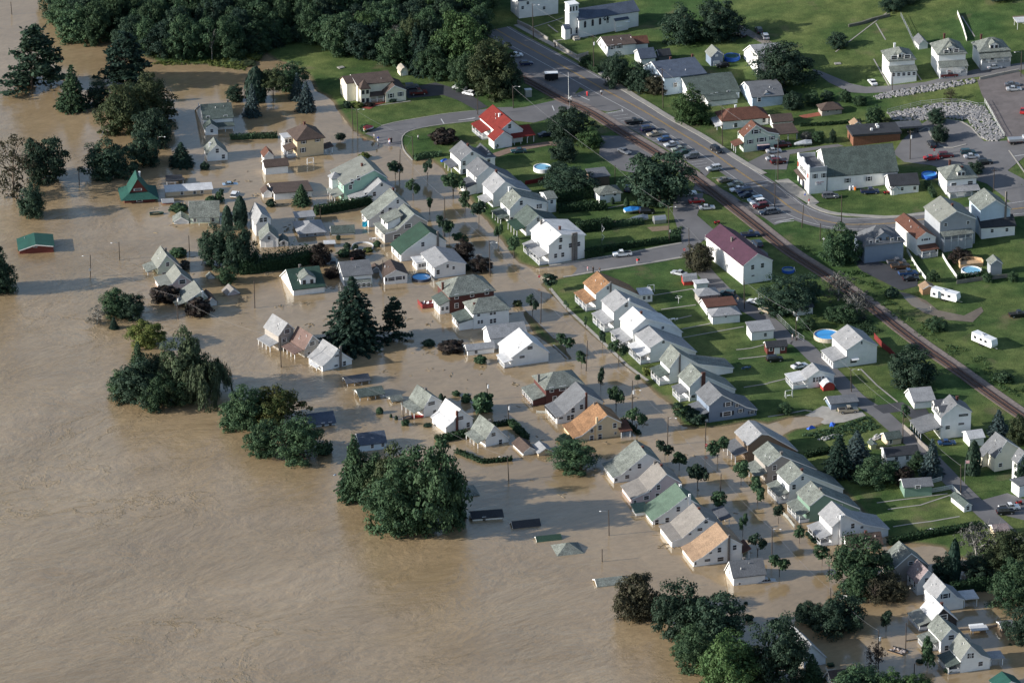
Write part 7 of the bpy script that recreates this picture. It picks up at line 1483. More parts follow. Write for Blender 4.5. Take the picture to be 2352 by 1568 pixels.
boat('J', (1402, 705), 30, 3.6, 'grey boat moored under the cottage porch', 'grey', None, 0, 'rowing_boat', False); boat('J', (1490, 698), 10, 3.0, 'red boat moored under the cottage porch', 'red', None, 0, 'rowing_boat', False)
boat('B', (1035, 1205), 35, 3.6, 'small white motorboat beached at the end of the side road', 'white', mat('boat_red', (.5, .08, .08), .5))
boat('H', (2240, 1560), 0, 3, 'x', 'white') if 0 else None
r = thing('dump_truck', 'D', (2290, 1318), 8, 'flatbed truck with rusty red cab sides at the right edge road', 'truck'); MB().box(-2.8, 1.6, -1.2, 1.2, 1.0, 1.7).build('load_bed', M_METAL, r); MB().box(1.7, 3.4, -1.1, 1.1, .6, 2.3).build('cab', PAINT['silver'], r); MB().box(-2.8, 3.2, -.9, .9, .6, 1.0).build('chassis', PAINT['maroon'], r)
for x in (-2, -1, 2.5):
    for y in (-1.05, 1.05): MB().tube((x, y - .15, .45), (x, y + .15, .45), .45, None, 10).build('wheel', M_TYRE, r)
r = thing('raft', 'N', (1195, 1275), -35, 'flat dark trailer heaped with belongings floating in the water', 'trailer', None, 0); MB().box(-2.2, 2.2, -1.3, 1.3, -.3, .15).build('deck', M_DECK, r)
m = MB(); 
for i in range(26): a, b = RT.uniform(-1.9, 1.9), RT.uniform(-1, 1); m.box(a - .2, a + .2, b - .2, b + .2, .15, RT.uniform(.3, .6))
m.build('heaped_goods', mat('mixed_goods', (.4, .35, .33), .8, .5, 3), r)
for s_ in (-1.25, 1.25): MB().box(-2.2, 2.2, s_ - .05, s_ + .05, .15, .5).build('side_rail', PAINT['black'], r)
for t, p, c, l in (('H', (1085, 215), 'red', 'red quad bike by the tiny white garden shed'), ('L', (2300, 1495), 'red', 'red garden tractor behind the white pickup'), ('G', (1880, 490), 'red', 'red riding mower on the verge by the railway')):
    r = thing('garden_tractor', t, p, 20, l, 'tractor'); MB().box(-.6, .2, -.4, .4, .5, .75).box(.2, .9, -.3, .3, .4, .9).build('body', PAINT[c], r); MB().box(-.5, -.1, -.25, .25, .75, 1.1).build('seat', PAINT['black'], r)
    for x in (-.5, .7):
        for y in (-.45, .45): MB().tube((x, y - .1, .3), (x, y + .1, .3), .3, None, 8).build('wheel', M_TYRE, r)
# ================================================================== POOLS
def pool(t, p, dia, h_, rim, water, label, th=0, empty_=False):
    r = thing('round_pool', t, p, 0, label, 'pool', None, 0); R = dia / 2; n = 28; m = MB()
    for rr in (R, R - .12): pass
    v = []; 
    for i in range(n):
        a = 2 * PI * i / n; c, s = math.cos(a), math.sin(a)
        v += [(R * c, R * s, -.5), (R * c, R * s, h_), ((R - .18) * c, (R - .18) * s, h_ + .02), ((R - .18) * c, (R - .18) * s, -.5)]
    f = []
    for i in range(n):
        j = (i + 1) % n; f += [(i * 4 + k, j * 4 + k, j * 4 + k + 1, i * 4 + k + 1) for k in range(3)]
    MB().add(v, f).build('pool_wall', rim, r)
    if not empty_: MB().add([((R - .16) * math.cos(2 * PI * i / n), (R - .16) * math.sin(2 * PI * i / n), h_ - .22) for i in range(n)], [tuple(range(n))]).build('pool_water', water, r)
    if not empty_:
        m = MB()
        for y in (-.25, .25): m.tube((R - .3, y, h_ - .4), (R - .1, y, h_ + .6), .035).tube((R - .1, y, h_ + .6), (R + .35, y, 0), .035)
        for z in (.3, .6, .9): m.tube((R + .3 - z * .25, -.25, z), (R + .3 - z * .25, .25, z), .03)
        m.build('ladder', M_TRIM, r)
PW = mat('pool_water', (.05, .32, .7), .08, .1, .3, spec=.6); PWL = mat('pool_water_pale', (.2, .45, .62), .08, .1, .3, spec=.6); PWG = mat('pool_water_green', (.05, .12, .1), .1, .15, .3, spec=.6)
M_PB = mat('pool_side_blue', (.03, .12, .5), .4); M_PT = mat('pool_side_tan', (.6, .52, .42), .6); M_PG = mat('pool_side_grey', (.45, .47, .5), .5); M_PD = mat('pool_side_dark', (.06, .07, .1), .6)
pool('C', (2020, 545), 5.0, 1.25, M_PB, PWG, 'bright blue sided round pool with dark water by the grey blue garage'); pool('C', (280, 1565), 5.5, 1.2, M_TRIM, PWL, 'white round pool with pale water below the dark trees'); pool('F', (1520, 992), 5.6, .75, M_PD, PW, 'round bright blue pool at the edge of the flood by the glazed sunroom')
pool('F', (981, 700), 6.4, .45, M_PG, PW, 'drowned pool ring of pale grey metal full of muddy water', empty_=True); pool('H', (540, 1535), 7.4, 1.2, M_PT, PW, 'largest pool, tan sided with blue water, beside the two storey white house'); pool('H', (185, 925), 3.6, .8, M_PB, PWG, 'trampoline-like dark blue round pool behind the purple-roofed building')
pool('H', (1867, 940), 5.8, 1.1, M_TRIM, PWL, 'white round pool with pale water beside the wooden octagonal deck'); pool('H', (1480, 55), 4.6, 1.0, M_PB, PW, 'blue pool partly hidden by the pale foursquare house')
r = thing('deck', 'H', (1870, 890), 12, 'light wooden angular deck behind the white round pool', 'deck'); MB().prismz([(-3.4, 0), (3.4, 0), (3.4, 1.6), (1.6, 3.2), (-1.8, 3.2), (-3.4, 1.4)], 0, 1.2).build('platform', mat('new_wood', (.5, .34, .2), .8), r); MB().prismz([(-3.5, -.1), (-3.35, -.1), (-3.35, 1.4), (-1.8, 3.1), (1.6, 3.1), (3.35, 1.6), (3.35, -.1), (3.5, -.1), (3.5, 1.7), (1.7, 3.3), (-1.9, 3.3), (-3.5, 1.5)], 1.2, 2.0).build('railing', mat('new_wood'  , (.5, .34, .2), .8), r)
r = thing('deck', 'F', (1530, 1268), 20, 'red wooden deck cluttered with white furniture, barely above the flood', 'deck', None, 0); MB().box(0, 4.4, 0, 4.2, -1, .35).build('platform', mat('red_deck', (.2, .03, .03), .7), r)
for a in ((0, 4.4, -.05, .05), (-.05, .05, 0, 4.2)): MB().box(*a, .35, 1.3).build('railing', mat('red_deck', (.2, .03, .03), .7), r)
for i in range(6): a, b = RT.uniform(.6, 3.8), RT.uniform(.6, 3.6); MB().box(a - .25, a + .25, b - .25, b + .25, .36, .8).box(a + .2, a + .25, b - .25, b + .25, .8, 1.2).build('chair', M_TRIM, r)
# ================================================================== POLES, LAMPS, WIRES
def pole(t, b, top, label, kind='', cat='utility pole', rr=.15):
    Bp = gr(t, b); q0, q1 = px(t, b), px(t, top); hh = (q0[1] - q1[1]) / (SC * CP); lean = (q1[0] - q0[0]) / SC
    lean = max(-.6, min(.6, lean)); r = tag(empty('utility_pole', Bp), label, cat, None)
    MB().tube((0, 0, -3), (lean, 0, hh), rr, rr * .7, 8).build('pole', M_WOOD, r)
    if 'x' in kind: MB().box(lean - .9, lean + .9, -.06, .06, hh - .7, hh - .56).build('crossarm', M_WOOD, r); [MB().tube((lean + a, 0, hh - .56), (lean + a, 0, hh - .4), .05).build('insulator', M_METAL, r) for a in (-.8, 0.3, .8)]
    if 't' in kind: MB().tube((lean * .8 + .3, -.1, hh * .72), (lean * .8 + .3, -.1, hh * .72 + 1.0), .24, None, 10).build('transformer', mat('transformer_grey', (.6, .62, .64), .4), r)
    if 'b' in kind: MB().box(-.25, .25, -.35, -.1, hh * .3, hh * .3 + .7).build('meter_box', M_METAL, r)
    if 'l' in kind or 'm' in kind:
        s = 1 if 'l' in kind else -1; z = hh * (.8 if 'x' in kind or 't' in kind else .97)
        MB().tube((lean * .9, 0, z - .3), (lean * .9 + s * .9, -.2, z + .1), .04).tube((lean * .9 + s * .9, -.2, z + .1), (lean * .9 + s * 1.9, -.3, z + .05), .04).build('lamp_arm', M_METAL, r)
        MB().ball((lean * .9 + s * 2.1, -.3, z), .2, 8, 5, (1.6, .8, .6)).build('lamp_head', M_TRIM, r)
    return (Bp[0] + lean, Bp[1], Bp[2] + hh)
PL = {}
for k, t, b, tp_, kd, l in (
    ('a', 'A', (112, 135), (102, 2), '', 'leaning pole in open water at the top left corner'), ('b', 'A', (1457, 1400), (1455, 1240), 'l', 'street lamp pole drowned beside the brownish olive trees'), ('c', 'E', (730, 130), (727, -40), '', 'pole in the water left of the chalet trees'), ('d', 'E', (827, 978), (838, 768), 'bm', 'pole with meter in open water, left of a pair'),
    ('e', 'E', (1100, 820), (1097, 650), 'm', 'pole with thin lamp arm in open water, right of a pair'), ('f', 'E', (1742, 745), (1737, 590), '', 'pole standing in water left of the mid-left clump'), ('g', 'E', (1638, 1362), (1629, 1135), 'xt', 'transformer pole beside the southernmost west-bank cottage'), ('h', 'F', (-10, 1260), (-13, 1005), '', 'tall pole in water below the drowned gable roof'),
    ('i', 'B', (895, 1205), (880, 960), '', 'left pole of the pair at the meadow shore'), ('j', 'B', (938, 1250), (928, 975), 'l', 'right pole of the pair at the meadow shore, with lamp'), ('k', 'B', (2037, 1055), (2035, 880), '', 'pole at the corner of the red-roofed house'), ('l', 'B', (1450, 1450), (1434, 1240), '', 'pole at the curved kerb near the flooded street head'),
    ('m', 'F', (1315, 90), (1328, -210), 'b', 'pole in the water right of the pale green house'), ('n', 'F', (590, 475), (592, 335), '', 'pole behind the long clipped hedge'), ('o', 'F', (1165, 1095), (1168, 815), '', 'pole rising in front of the brown-roofed bungalow'), ('p', 'F', (2152, 970), (2144, 640), 'l', 'street lamp pole beside the purple trees'),
    ('q', 'F', (1735, 605), (1734, 225), '', 'street pole among the two double street trees'), ('r', 'J', (233, 235), (226, -60), '', 'pole in front of the brown-walled house'), ('s', 'J', (1357, 770), (1349, 555), '', 'pole at the moored boats'), ('t', 'J', (2133, 535), (2121, 385), 't', 'short dark pole in open water above the scruffy tree'),
    ('u', 'J', (2325, 740), (2315, 582), 't', 'pole beside the speckled-roof cottage hedge'), ('v', 'J', (2327, 1275), (2311, 1055), 'm', 'lamp pole left of the round water tree'), ('w', 'K', (677, 268), (693, -5), '', 'leaning street pole between two street trees'), ('x', 'K', (1105, 790), (1103, 370), 'tl', 'transformer pole with lamp above the tan house'),
    ('y', 'K', (1427, 950), (1431, 700), 'l', 'lamp pole at the flooded crossing'), ('z', 'K', (1775, 980), (1777, 750), '', 'pole at the corner of the blue grey house'), ('A', 'K', (1910, 1392), (1918, 1225), '', 'short pole in the lower flooded street'), ('B', 'M', (895, 210), (886, -10), 'm', 'pole alone in open river water, with lamp arm'),
    ('C', 'M', (830, 450), (827, 342), '', 'short stub pole alone in open river water'), ('D', 'M', (1517, 690), (1515, 600), '', 'pole behind the bottom river clump'), ('E', 'N', (36, 425), (33, 160), 'l', 'lamp pole in the lower flooded street'), ('F', 'N', (565, 560), (555, 365), '', 'pole beside the largest street tree'),
    ('G', 'N', (577, 850), (572, 705), '', 'thin pole behind the wide dark tree'), ('H', 'N', (1265, 1250), (1263, 1035), '', 'pole between floating trailer and black-walled cottage'), ('I', 'N', (1014, 1435), (1007, 1110), 't', 'transformer pole at the bottom beside the reddish tree'), ('J', 'N', (1343, 1480), (1343, 1395), '', 'white stub post at the bottom'),
    ('K', 'L', (770, 460), (755, 250), 'l', 'lamp pole at the alley by the blue grey garage'), ('L', 'L', (1238, 932), (1235, 650), '', 'pole behind the black-roofed two storey garage'), ('M', 'L', (1775, 1395), (1762, 1140), '', 'pole at the alley beside the picket fence'), ('N', 'H', (258, 1560), (253, 1300), 't', 'transformer pole at the alley by the largest pool'),
    ('O', 'H', (62, 330), (60, 90), 'x', 'road pole opposite the hall'), ('P', 'H', (305, 522), (329, 302), '', 'leaning road pole at the bend'), ('Q', 'H', (677, 490), (668, 208), 'm', 'pale road pole with lamp at the green island'), ('R', 'H', (478, 642), (478, 478), '', 'short pole on the verge by the grass bend'),
    ('S', 'H', (2073, 190), (2071, -30), 'x', 'pole behind the green-gabled house at the right'), ('T', 'D', (2323, 705), (2321, 450), 'm', 'street lamp pole at the upper right corner'), ('U', 'D', (1140, 842), (1143, 650), '', 'pole before the left foursquare house'), ('V', 'D', (1306, 1465), (1301, 1180), 'xt', 'transformer pole behind the hall'),
    ('W', 'D', (92, 1660), (84, 1250), 'x', 'tall road pole beside the parapet front'), ('X', 'C', (1392, 995), (1369, 595), 'mx', 'lamp pole on the pavement beside the light green maple'), ('Y', 'C', (1935, 1345), (1921, 945), '', 'tall road pole beside the rusty hipped house'), ('Z', 'C', (755, 658), (741, 285), 'xt', 'crossarm pole below the church lawn'),
    ('0', 'C', (200, 355), (183, -5), 'l', 'road pole at the church wall'), ('1', 'C', (15, 985), (4, 770), 'l', 'lamp pole by the signal cabinet'), ('2', 'G', (1450, 665), (1430, 308), 'bl', 'double pole with lamp on the corner lawn'), ('3', 'G', (1630, 712), (1622, 520), '', 'pole at the cross street corner'),
    ('4', 'G', (262, 1405), (270, 1112), '', 'dark pole in the flooded street beside the orange-roofed house'), ('5', 'G', (2138, 1270), (2127, 1000), '', 'pole at the alley in front of the purple-roofed building'), ('6', 'G', (946, 120), (946, -60), '', 'pole between brown garage and round tree')):
    PL[k] = pole(t, b, tp_, l, kd)
def wire(ks, label, sag=.9, r=.018, tw=0):
    """slack cable strung over the named poles"""
    m = MB(); P = [PL[k] if isinstance(k, str) else k for k in ks]
    for a, b in zip(P, P[1:]):
        n = 10; q = []
        for i in range(n + 1):
            t = i / n; q.append((a[0] + (b[0] - a[0]) * t, a[1] + (b[1] - a[1]) * t, a[2] + (b[2] - a[2]) * t - .35 - sag * 4 * t * (1 - t)))
        for u, v in zip(q, q[1:]): m.tube(u, v, r, None, 4)
    tag(m.build('overhead_cable', mat('cable_grey', (.2, .2, .21), .5)), label, 'cable')
wire(['m', 'q', 'p', 'w'], 'thin grey cable running over the northern flooded street'); wire(['w', 'x', 'y', 'A', 'E'], 'thin grey cable running over the middle flooded street'); wire(['E', 'G'], 'thin grey cable over the lower flooded street'); wire(['G', 'I'], 'cable from the wide dark tree to the bottom transformer pole')
wire(['g', 'r'], 'long slack cable over the river bank water', 2.0); wire(['d', 'g'], 'cable from the meter pole to the west-bank transformer pole', 1.6); wire(['r', 's'], 'slack cable over the picnic shelters', 1.6); wire(['s', 'v'], 'slack cable over the three hedged cottages', 1.6)
wire(['0', 'Z', 'X', 'Y'], 'cable along the main road pavement', .9, .024); wire(['Y', 'W', 'O', 'P', 'R'], 'cable along the main road bend', .8, .03); wire(['1', '6', '2', '3', '5', 'N', 'K'], 'cable over the alley', .8, .03); wire(['K', 'L', 'M'], 'cable over the lower alley', .8, .03); wire(['i', 'l', 'm'], 'cable crossing the flooded street head')
# ================================================================== PEOPLE
SKIN = mat('skin', (.45, .27, .19), .6, .05); HAIR = mat('hair', (.05, .03, .02), .8)
def figure(walk):
    import bmesh
    s = .16 if walk else .02; J = [(0, 0, .95), (0, 0, 1.15), (0, 0, 1.42), (0, .01, 1.52), (0, .02, 1.63), (0, .02, 1.74), (-.1, 0, .9), (-.11, s, .48), (-.11, s * .6, .07), (-.11, s * .6 + .13, .03), (.1, 0, .9), (.11, -s * .6, .48), (.11, -s * 1.6, .09), (.11, -s * 1.6 + .12, .04),
              (-.2, 0, 1.41), (-.25, -s * .5, 1.14), (-.25, s * .2, .9), (-.25, s * .35, .8), (.2, 0, 1.41), (.25, s * .5, 1.14), (.25, s + .05, .92), (.25, s + .1, .83)]
    E = [(0, 1), (1, 2), (2, 3), (3, 4), (4, 5), (0, 6), (6, 7), (7, 8), (8, 9), (0, 10), (10, 11), (11, 12), (12, 13), (2, 14), (14, 15), (15, 16), (16, 17), (2, 18), (18, 19), (19, 20), (20, 21)]
    R = [.15, .14, .15, .06, .1, .09, .09, .065, .045, .04, .09, .065, .045, .04, .07, .045, .035, .04, .07, .045, .035, .04]
    me = bpy.data.meshes.new('body'); me.from_pydata(J, E, []); o = bpy.data.objects.new('tmp', me); LINK(o)
    md = o.modifiers.new('s', 'SKIN'); o.modifiers.new('u', 'SUBSURF').levels = 1
    for i, v in enumerate(me.skin_vertices[0].data): v.radius = (R[i], R[i]); v.use_root = i == 0
    dg = bpy.context.evaluated_depsgraph_get(); m2 = bpy.data.meshes.new_from_object(o.evaluated_get(dg)); bpy.data.objects.remove(o); m2.name = 'body'; m2.materials.clear(); m2.materials.append(SKIN); return m2
FIG = [figure(True), figure(False)]
SHIRT = MB().prismz([(-.21, -.14), (.21, -.14), (.23, 0), (.21, .14), (-.21, .14), (-.23, 0)], .92, 1.46).box(-.31, -.19, -.08, .08, 1.12, 1.46).box(.19, .31, -.08, .08, 1.12, 1.46).mesh('shirt', PAINT['white'])
TROU = [MB().box(-.19, -.02, -.1 + .05, .12 + .06, .3, .97).box(.02, .19, -.16, .08, .3, .97).mesh('trousers', PAINT['dblue']), MB().box(-.19, -.02, -.1, .11, .12, .97).box(.02, .19, -.1, .11, .12, .97).mesh('trousers', PAINT['dblue'])]
HAIRM = MB().ball((0, 0, 1.73), .125, 8, 6, (1, 1.1, .8)).mesh('hair', HAIR)
CL = lambda n, c: mat('cloth_' + n, c, .9, .05)
for i, (t, x, y, sh, tr, l) in enumerate((
    ('B', 1085, 1278, 'white', 'tan', 'person in white shirt at the left of the group on the wet road head'), ('B', 1122, 1300, 'blue', 'white', 'person in blue top standing on the wet road head'), ('B', 1225, 1318, 'red', 'white', 'person in red top standing at the edge of the flood'), ('B', 1244, 1314, 'black', 'black', 'person in dark clothes beside the one in red'),
    ('B', 1229, 1332, 'white', 'blue', 'person in white wading just in front of the one in red'), ('B', 1490, 1288, 'white', 'black', 'person in white shirt alone on the curved lawn'), ('G', 696, 928, 'pink', 'white', 'person in pink at the flooded end of the cross street'), ('G', 745, 934, 'black', 'black', 'tall person in black at the flooded end of the cross street'),
    ('G', 805, 942, 'black', 'grey', 'person in dark clothes on the pavement behind the orange roof'), ('G', 1150, 855, 'red', 'grey', 'person in reddish top walking on the cross street'), ('G', 1165, 852, 'black', 'white', 'person in black top walking on the cross street'), ('C', 690, 885, 'red', 'red', 'person in red walking across the shaded junction'),
    ('C', 822, 875, 'white', 'black', 'person in white shirt and dark trousers crossing the junction'), ('C', 397, 440, 'black', 'black', 'person in dark clothes on the pavement below the church'), ('H', 340, 238, 'white', 'blue', 'person in white beside the hall corner'), ('H', 376, 305, 'red', 'white', 'person in red and white at the pavement by the hall'),
    ('H', 225, 1552, 'white', 'grey', 'person in white on the alley, left of two'), ('H', 264, 1560, 'grey', 'black', 'person in grey on the alley, right of two'), ('G', 2075, 1212, 'tan', 'white', 'person in tan standing beside the alley pole'))):
    g = gr(t, (x, y)); r = tag(empty('person', (g[0], g[1], g[2] + .08), RT.uniform(0, 6.28)), l, 'person'); k = i % 2
    cc = dict(white=(.75, .75, .75), blue=(.05, .12, .5), red=(.5, .03, .04), black=(.02, .02, .025), pink=(.6, .3, .35), tan=(.4, .33, .22), grey=(.25, .25, .27))
    ob('body', FIG[k], r); ob('shirt', SHIRT, r, m=CL(sh, cc[sh])); ob('trousers', TROU[k], r, m=CL(tr, cc[tr])); ob('hair', HAIRM, r)
# ================================================================== FENCES, WALLS, SIGNS AND SMALL THINGS
def fence(s, ht, label, m, kind='board', name='fence', cat='fence', th=.08):
    pts = tp(s); r = tag(empty(name, (pts[0][0], pts[0][1], max(0, th_at(*pts[0])))), label, cat); o = r.location; P = dense(pts, 2.4); mb = MB()
    for a, b in zip(P, P[1:]):
        za, zb = max(-.2, th_at(*a)), max(-.2, th_at(*b)); L = math.hypot(b[0] - a[0], b[1] - a[1]) or 1; nx_, ny_ = -(b[1] - a[1]) / L * th / 2, (b[0] - a[0]) / L * th / 2
        def slab(z0, z1): mb.add([(a[0] - nx_ - o[0], a[1] - ny_ - o[1], za + z0 - o[2]), (b[0] - nx_ - o[0], b[1] - ny_ - o[1], zb + z0 - o[2]), (b[0] + nx_ - o[0], b[1] + ny_ - o[1], zb + z0 - o[2]), (a[0] + nx_ - o[0], a[1] + ny_ - o[1], za + z0 - o[2]),
                                    (a[0] - nx_ - o[0], a[1] - ny_ - o[1], za + z1 - o[2]), (b[0] - nx_ - o[0], b[1] - ny_ - o[1], zb + z1 - o[2]), (b[0] + nx_ - o[0], b[1] + ny_ - o[1], zb + z1 - o[2]), (a[0] + nx_ - o[0], a[1] + ny_ - o[1], za + z1 - o[2])],
                                   [(0, 3, 2, 1), (4, 5, 6, 7), (0, 1, 5, 4), (1, 2, 6, 5), (2, 3, 7, 6), (3, 0, 4, 7)])
        if kind == 'board': slab(-.3, ht)
        else:
            slab(ht - .08, ht); slab(.15, .2); slab(ht * .5, ht * .5 + .05)
            if kind == 'picket':
                n = int(L / .25)
                for i in range(n): u = i / n; x, y = a[0] + (b[0] - a[0]) * u - o[0], a[1] + (b[1] - a[1]) * u - o[1]; z = za + (zb - za) * u - o[2]; mb.box(x - .05, x + .05, y - .02, y + .02, z, z + ht)
    mb.build('panel', m, r)
    for p in P[:90]: z = max(-.2, th_at(*p)) - o[2]; MB().box(p[0] - o[0] - .06, p[0] - o[0] + .06, p[1] - o[1] - .06, p[1] - o[1] + .06, z - .3, z + ht + .1).build('post', m, r)
M_WF = mat('white_fence', (.72, .73, .68), .6); M_GF = mat('galvanised', (.4, .42, .43), .5, metal=.4); M_DF = mat('weathered_board', (.22, .2, .18), .85)
fence('H 1275,740 1320,820 1370,900 1450,1005', 1.1, 'white panelled fence beside the dark parking lot', M_WF); fence('H 1600,785 1650,870 1700,940 1735,990', 1.1, 'white wavy-topped fence right of the narrow garden', M_WF); fence('H 1735,1040 1900,1015 2120,990 2250,975', 1.2, 'grey board fence below the round pool', M_DF)
fence('L 975,-30 1050,55 1120,110 1175,170', 1.7, 'tall dark red board fence beside the two storey white house', mat('red_fence', (.16, .02, .02), .7)); fence('L 1235,790 1300,850 1410,960 1500,1040', 1.4, 'grey board fence along the alley by the twin-gabled house', M_DF)
fence('L 1505,1385 1620,1365 1690,1350 1770,1435', 1.2, 'white picket fence at the alley corner', M_WF, 'picket'); fence('L 1500,1300 1595,1275', 1.2, 'short white picket fence beside the green trailer shed', M_WF, 'picket'); fence('H -90,1170 0,1270 120,1390 230,1500 330,1568', 1.5, 'wire mesh fence along the alley', M_GF, 'rail')
fence('D 1100,1040 1220,1010 1400,965 1600,945 1780,950 1930,985 1990,980', 1.3, 'wire fence along the top of the boulder slope', M_GF, 'rail'); fence('D 1990,940 2060,1060 2110,1160 2170,1260', 1.2, 'white guard rail at the edge of the worn upper lot', M_WF, 'rail'); fence('D 1220,150 1290,290 1360,450', 1.2, 'wire fence between upper lawns, left of two', M_GF, 'rail')
fence('D 1740,130 1790,260 1825,380', 1.2, 'white board fence climbing the upper lawns', M_WF); fence('D 1945,735 2100,700 2300,660', .9, 'stone parapet along the upper road edge', M_CONC, name='parapet_wall', cat='wall', th=.4); fence('D 740,250 860,225 960,190 1120,150', .9, 'rough dark stone wall across the upper meadow', mat('fieldstone', (.12, .12, .1), .95), name='stone_wall', cat='wall', th=.6)
fence('C 50,215 160,265 330,375', 1.1, 'concrete retaining wall before the church lawn, left part', M_CONC, name='retaining_wall', cat='wall', th=.35); fence('C 385,400 500,480 600,535 700,505', 1.1, 'concrete retaining wall before the church lawn, right part', M_CONC, name='retaining_wall', cat='wall', th=.35)
fence('N 130,15 180,60 240,140', 1.1, 'white picket fence in the flood before the green house', M_WF, 'picket'); fence('N 1270,1180 1400,1160', .5, 'dark fence rail awash near the floating trailer', M_DF); fence('N 1760,1085 2000,1065 2130,1035', .8, 'dark fence line standing in the flood behind the southeast row', M_DF)
fence('G 120,130 230,110 310,85', 1.3, 'dark red board fence behind the row houses', mat('red_fence', (.16, .02, .02), .7)); fence('K 225,655 330,660', .9, 'white railed steps awash below the brick house porch', M_WF, 'picket')
def sign(t, p, ht, kind, label):
    g = gr(t, p); r = tag(empty(kind, (g[0], g[1], g[2])), label, 'sign'); MB().tube((0, 0, -1), (0, 0, ht + .3), .04).build('post', M_METAL, r)
    if kind == 'stop_sign':
        P = [(.42 * math.cos(PI / 8 + i * PI / 4), .42 * math.sin(PI / 8 + i * PI / 4) + ht) for i in range(8)]
        MB().prism(P, -.09, -.06).build('plate', mat('stop_red', (.4, .015, .02), .5), r); text('STOP', r, (0, -.11, ht), .3, M_TRIM)
    else:
        m = MB(); m.prism([(0, ht - .4), (.4, ht), (0, ht + .4), (-.4, ht)], -.09, -.06).build('plate', M_TRIM if 'white' in label else M_YPAINT, r)
sign('G', (1582, 790), 2.3, 'stop_sign', 'red stop sign at the corner of the cross street by the grey green tree'); sign('G', (250, 1030), 2.1, 'stop_sign', 'red stop sign at the flooded junction, facing the camera'); sign('K', (1786, 1005), 1.8, 'stop_sign', 'red stop sign drowned near the blue grey house'); sign('D', (1525, 1450), 2.6, 'stop_sign', 'red stop sign behind the long hall')
sign('H', (510, 680), 1.9, 'warning_sign', 'white diamond sign on the grass verge by the bend'); sign('B', (1000, 1225), 1.2, 'warning_sign', 'small diamond sign at the beached motorboat')
# level crossing signals
for t, p, l in (('C', (530, 1000), 'level crossing signal with white crossbuck and raised barrier at the junction'),):
    g = gr(t, p); r = tag(empty('crossing_signal', g), l, 'signal'); MB().tube((0, 0, -1), (0, 0, 4.2), .08).build('post', M_METAL, r); MB().tube((-.3, 0, 3.2), (-.5, 0, 12), .07, .04).build('barrier_arm', M_TRIM, r)
    MB().prism([(-.65, 3.2), (-.45, 3.1), (.65, 4.2), (.45, 4.3)], -.16, -.1).prism([(.65, 3.2), (.45, 3.1), (-.65, 4.2), (-.45, 4.3)], -.2, -.162).build('crossbuck', M_TRIM, r)
    for a in (-.4, .4): MB().tube((a, -.25, 2.5), (a, -.05, 2.5), .27, None, 12).build('lamp', PAINT['black'], r)
r = thing('signal_cabinet', 'C', (148, 888), 12, 'grey metal signal cabinet beside the railway', 'cabinet'); MB().box(-1, 1, -.8, .8, 0, 2.3).build('body', M_METAL, r); MB().box(-1.1, 1.1, -.9, .9, 2.3, 2.4).build('roof', M_METAL, r)
r = thing('banner_trailer', 'Y', (790, 560), 14, 'blue and maroon box trailer with pale roof beside the green house', 'trailer'); MB().box(-1.9, 1.9, -.9, .9, .5, 1.9).build('body', PAINT['navy'], r); MB().box(-1.95, 1.95, -.95, .95, 1.903, 2.0).build('roof', mat('pinkish_roof', (.6, .45, .45), .5), r)
r = thing('metal_shed', 'G', (1300, 480), 10, 'small barrel-roofed metal shed beside the covered boat', 'shed'); MB().prism([(-1.1, 0), (-1.2, 1.2), (-.8, 1.9), (0, 2.2), (.8, 1.9), (1.2, 1.2), (1.1, 0)], -.02, 3.6).build('body', M_METAL, r); r.rotation_euler[2] = rad(-75)
for t, p, l in (('X', (1145, 715), 'white gas tank beside the hall wing, left of two'), ('X', (1195, 710), 'white gas tank beside the hall wing, right of two'), ('X', (2165, 722), 'white gas bottle at the black-roofed building')):
    r = thing('gas_tank', t, p, 0, l, 'tank'); MB().tube((0, 0, 0), (0, 0, 1.1), .35, None, 12).ball((0, 0, 1.1), .35, 12, 6, (1, 1, .5)).build('tank', M_TRIM, r)
r = thing('oil_drum', 'X', (1225, 715), 0, 'orange rusty drum beside the gas tanks', 'drum'); MB().tube((0, 0, 0), (0, 0, .95), .32, None, 12).build('drum', PAINT['orange'], r)
for t, p, l in (('G', (1530, 1220), 'rotary washing line on the lawn behind the orange-roofed house'), ('G', (1275, 1110), 'white swing frame beside the white screened porch'), ('L', (190, 510), 'green slide on the lawn below the red shed'), ('B', (500, 1510), 'white garden swing frame awash below the beige house')):
    r = thing('washing_line' if 'washing' in l else ('garden_slide' if 'slide' in l else 'garden_swing'), t, p, 20, l, 'garden swing' if 'swing' in l else 'garden item'); m = MB()
    if 'washing' in l:
        m.tube((0, 0, 0), (0, 0, 1.9), .05)
        for a in range(4): m.tube((0, 0, 1.7), (1.1 * math.cos(a * PI / 2), 1.1 * math.sin(a * PI / 2), 2.0), .03); m.tube((1.1 * math.cos(a * PI / 2), 1.1 * math.sin(a * PI / 2), 2.0), (1.1 * math.cos((a + 1) * PI / 2), 1.1 * math.sin((a + 1) * PI / 2), 2.0), .02)
    else:
        for x in (-1, 1): m.tube((x, -.5, 0), (x, 0, 2), .06).tube((x, .5, 0), (x, 0, 2), .06)
        m.tube((-1, 0, 2), (1, 0, 2), .06).box(-.5, .5, -.2, .2, .5, .58)
    m.build('frame', M_TRIM, r)
for t, p, l in (('G', (825, 672), 'zigzag white antenna pole on the lawn by the double house'), ('F', (1440, 600), 'x')):
    if l == 'x': continue
    r = thing('garden_mast', t, p, 0, l, 'mast'); m = MB().tube((0, 0, 0), (0, 0, 6.2), .05); m.build('pole', M_METAL, r)
    m = MB()
    for z in (1, 3.6): m.tube((.05, 0, z + 2), (.7, 0, z + 1.2), .05).tube((.7, 0, z + 1.2), (.05, 0, z), .05)
    m.build('zigzag', M_TRIM, r)
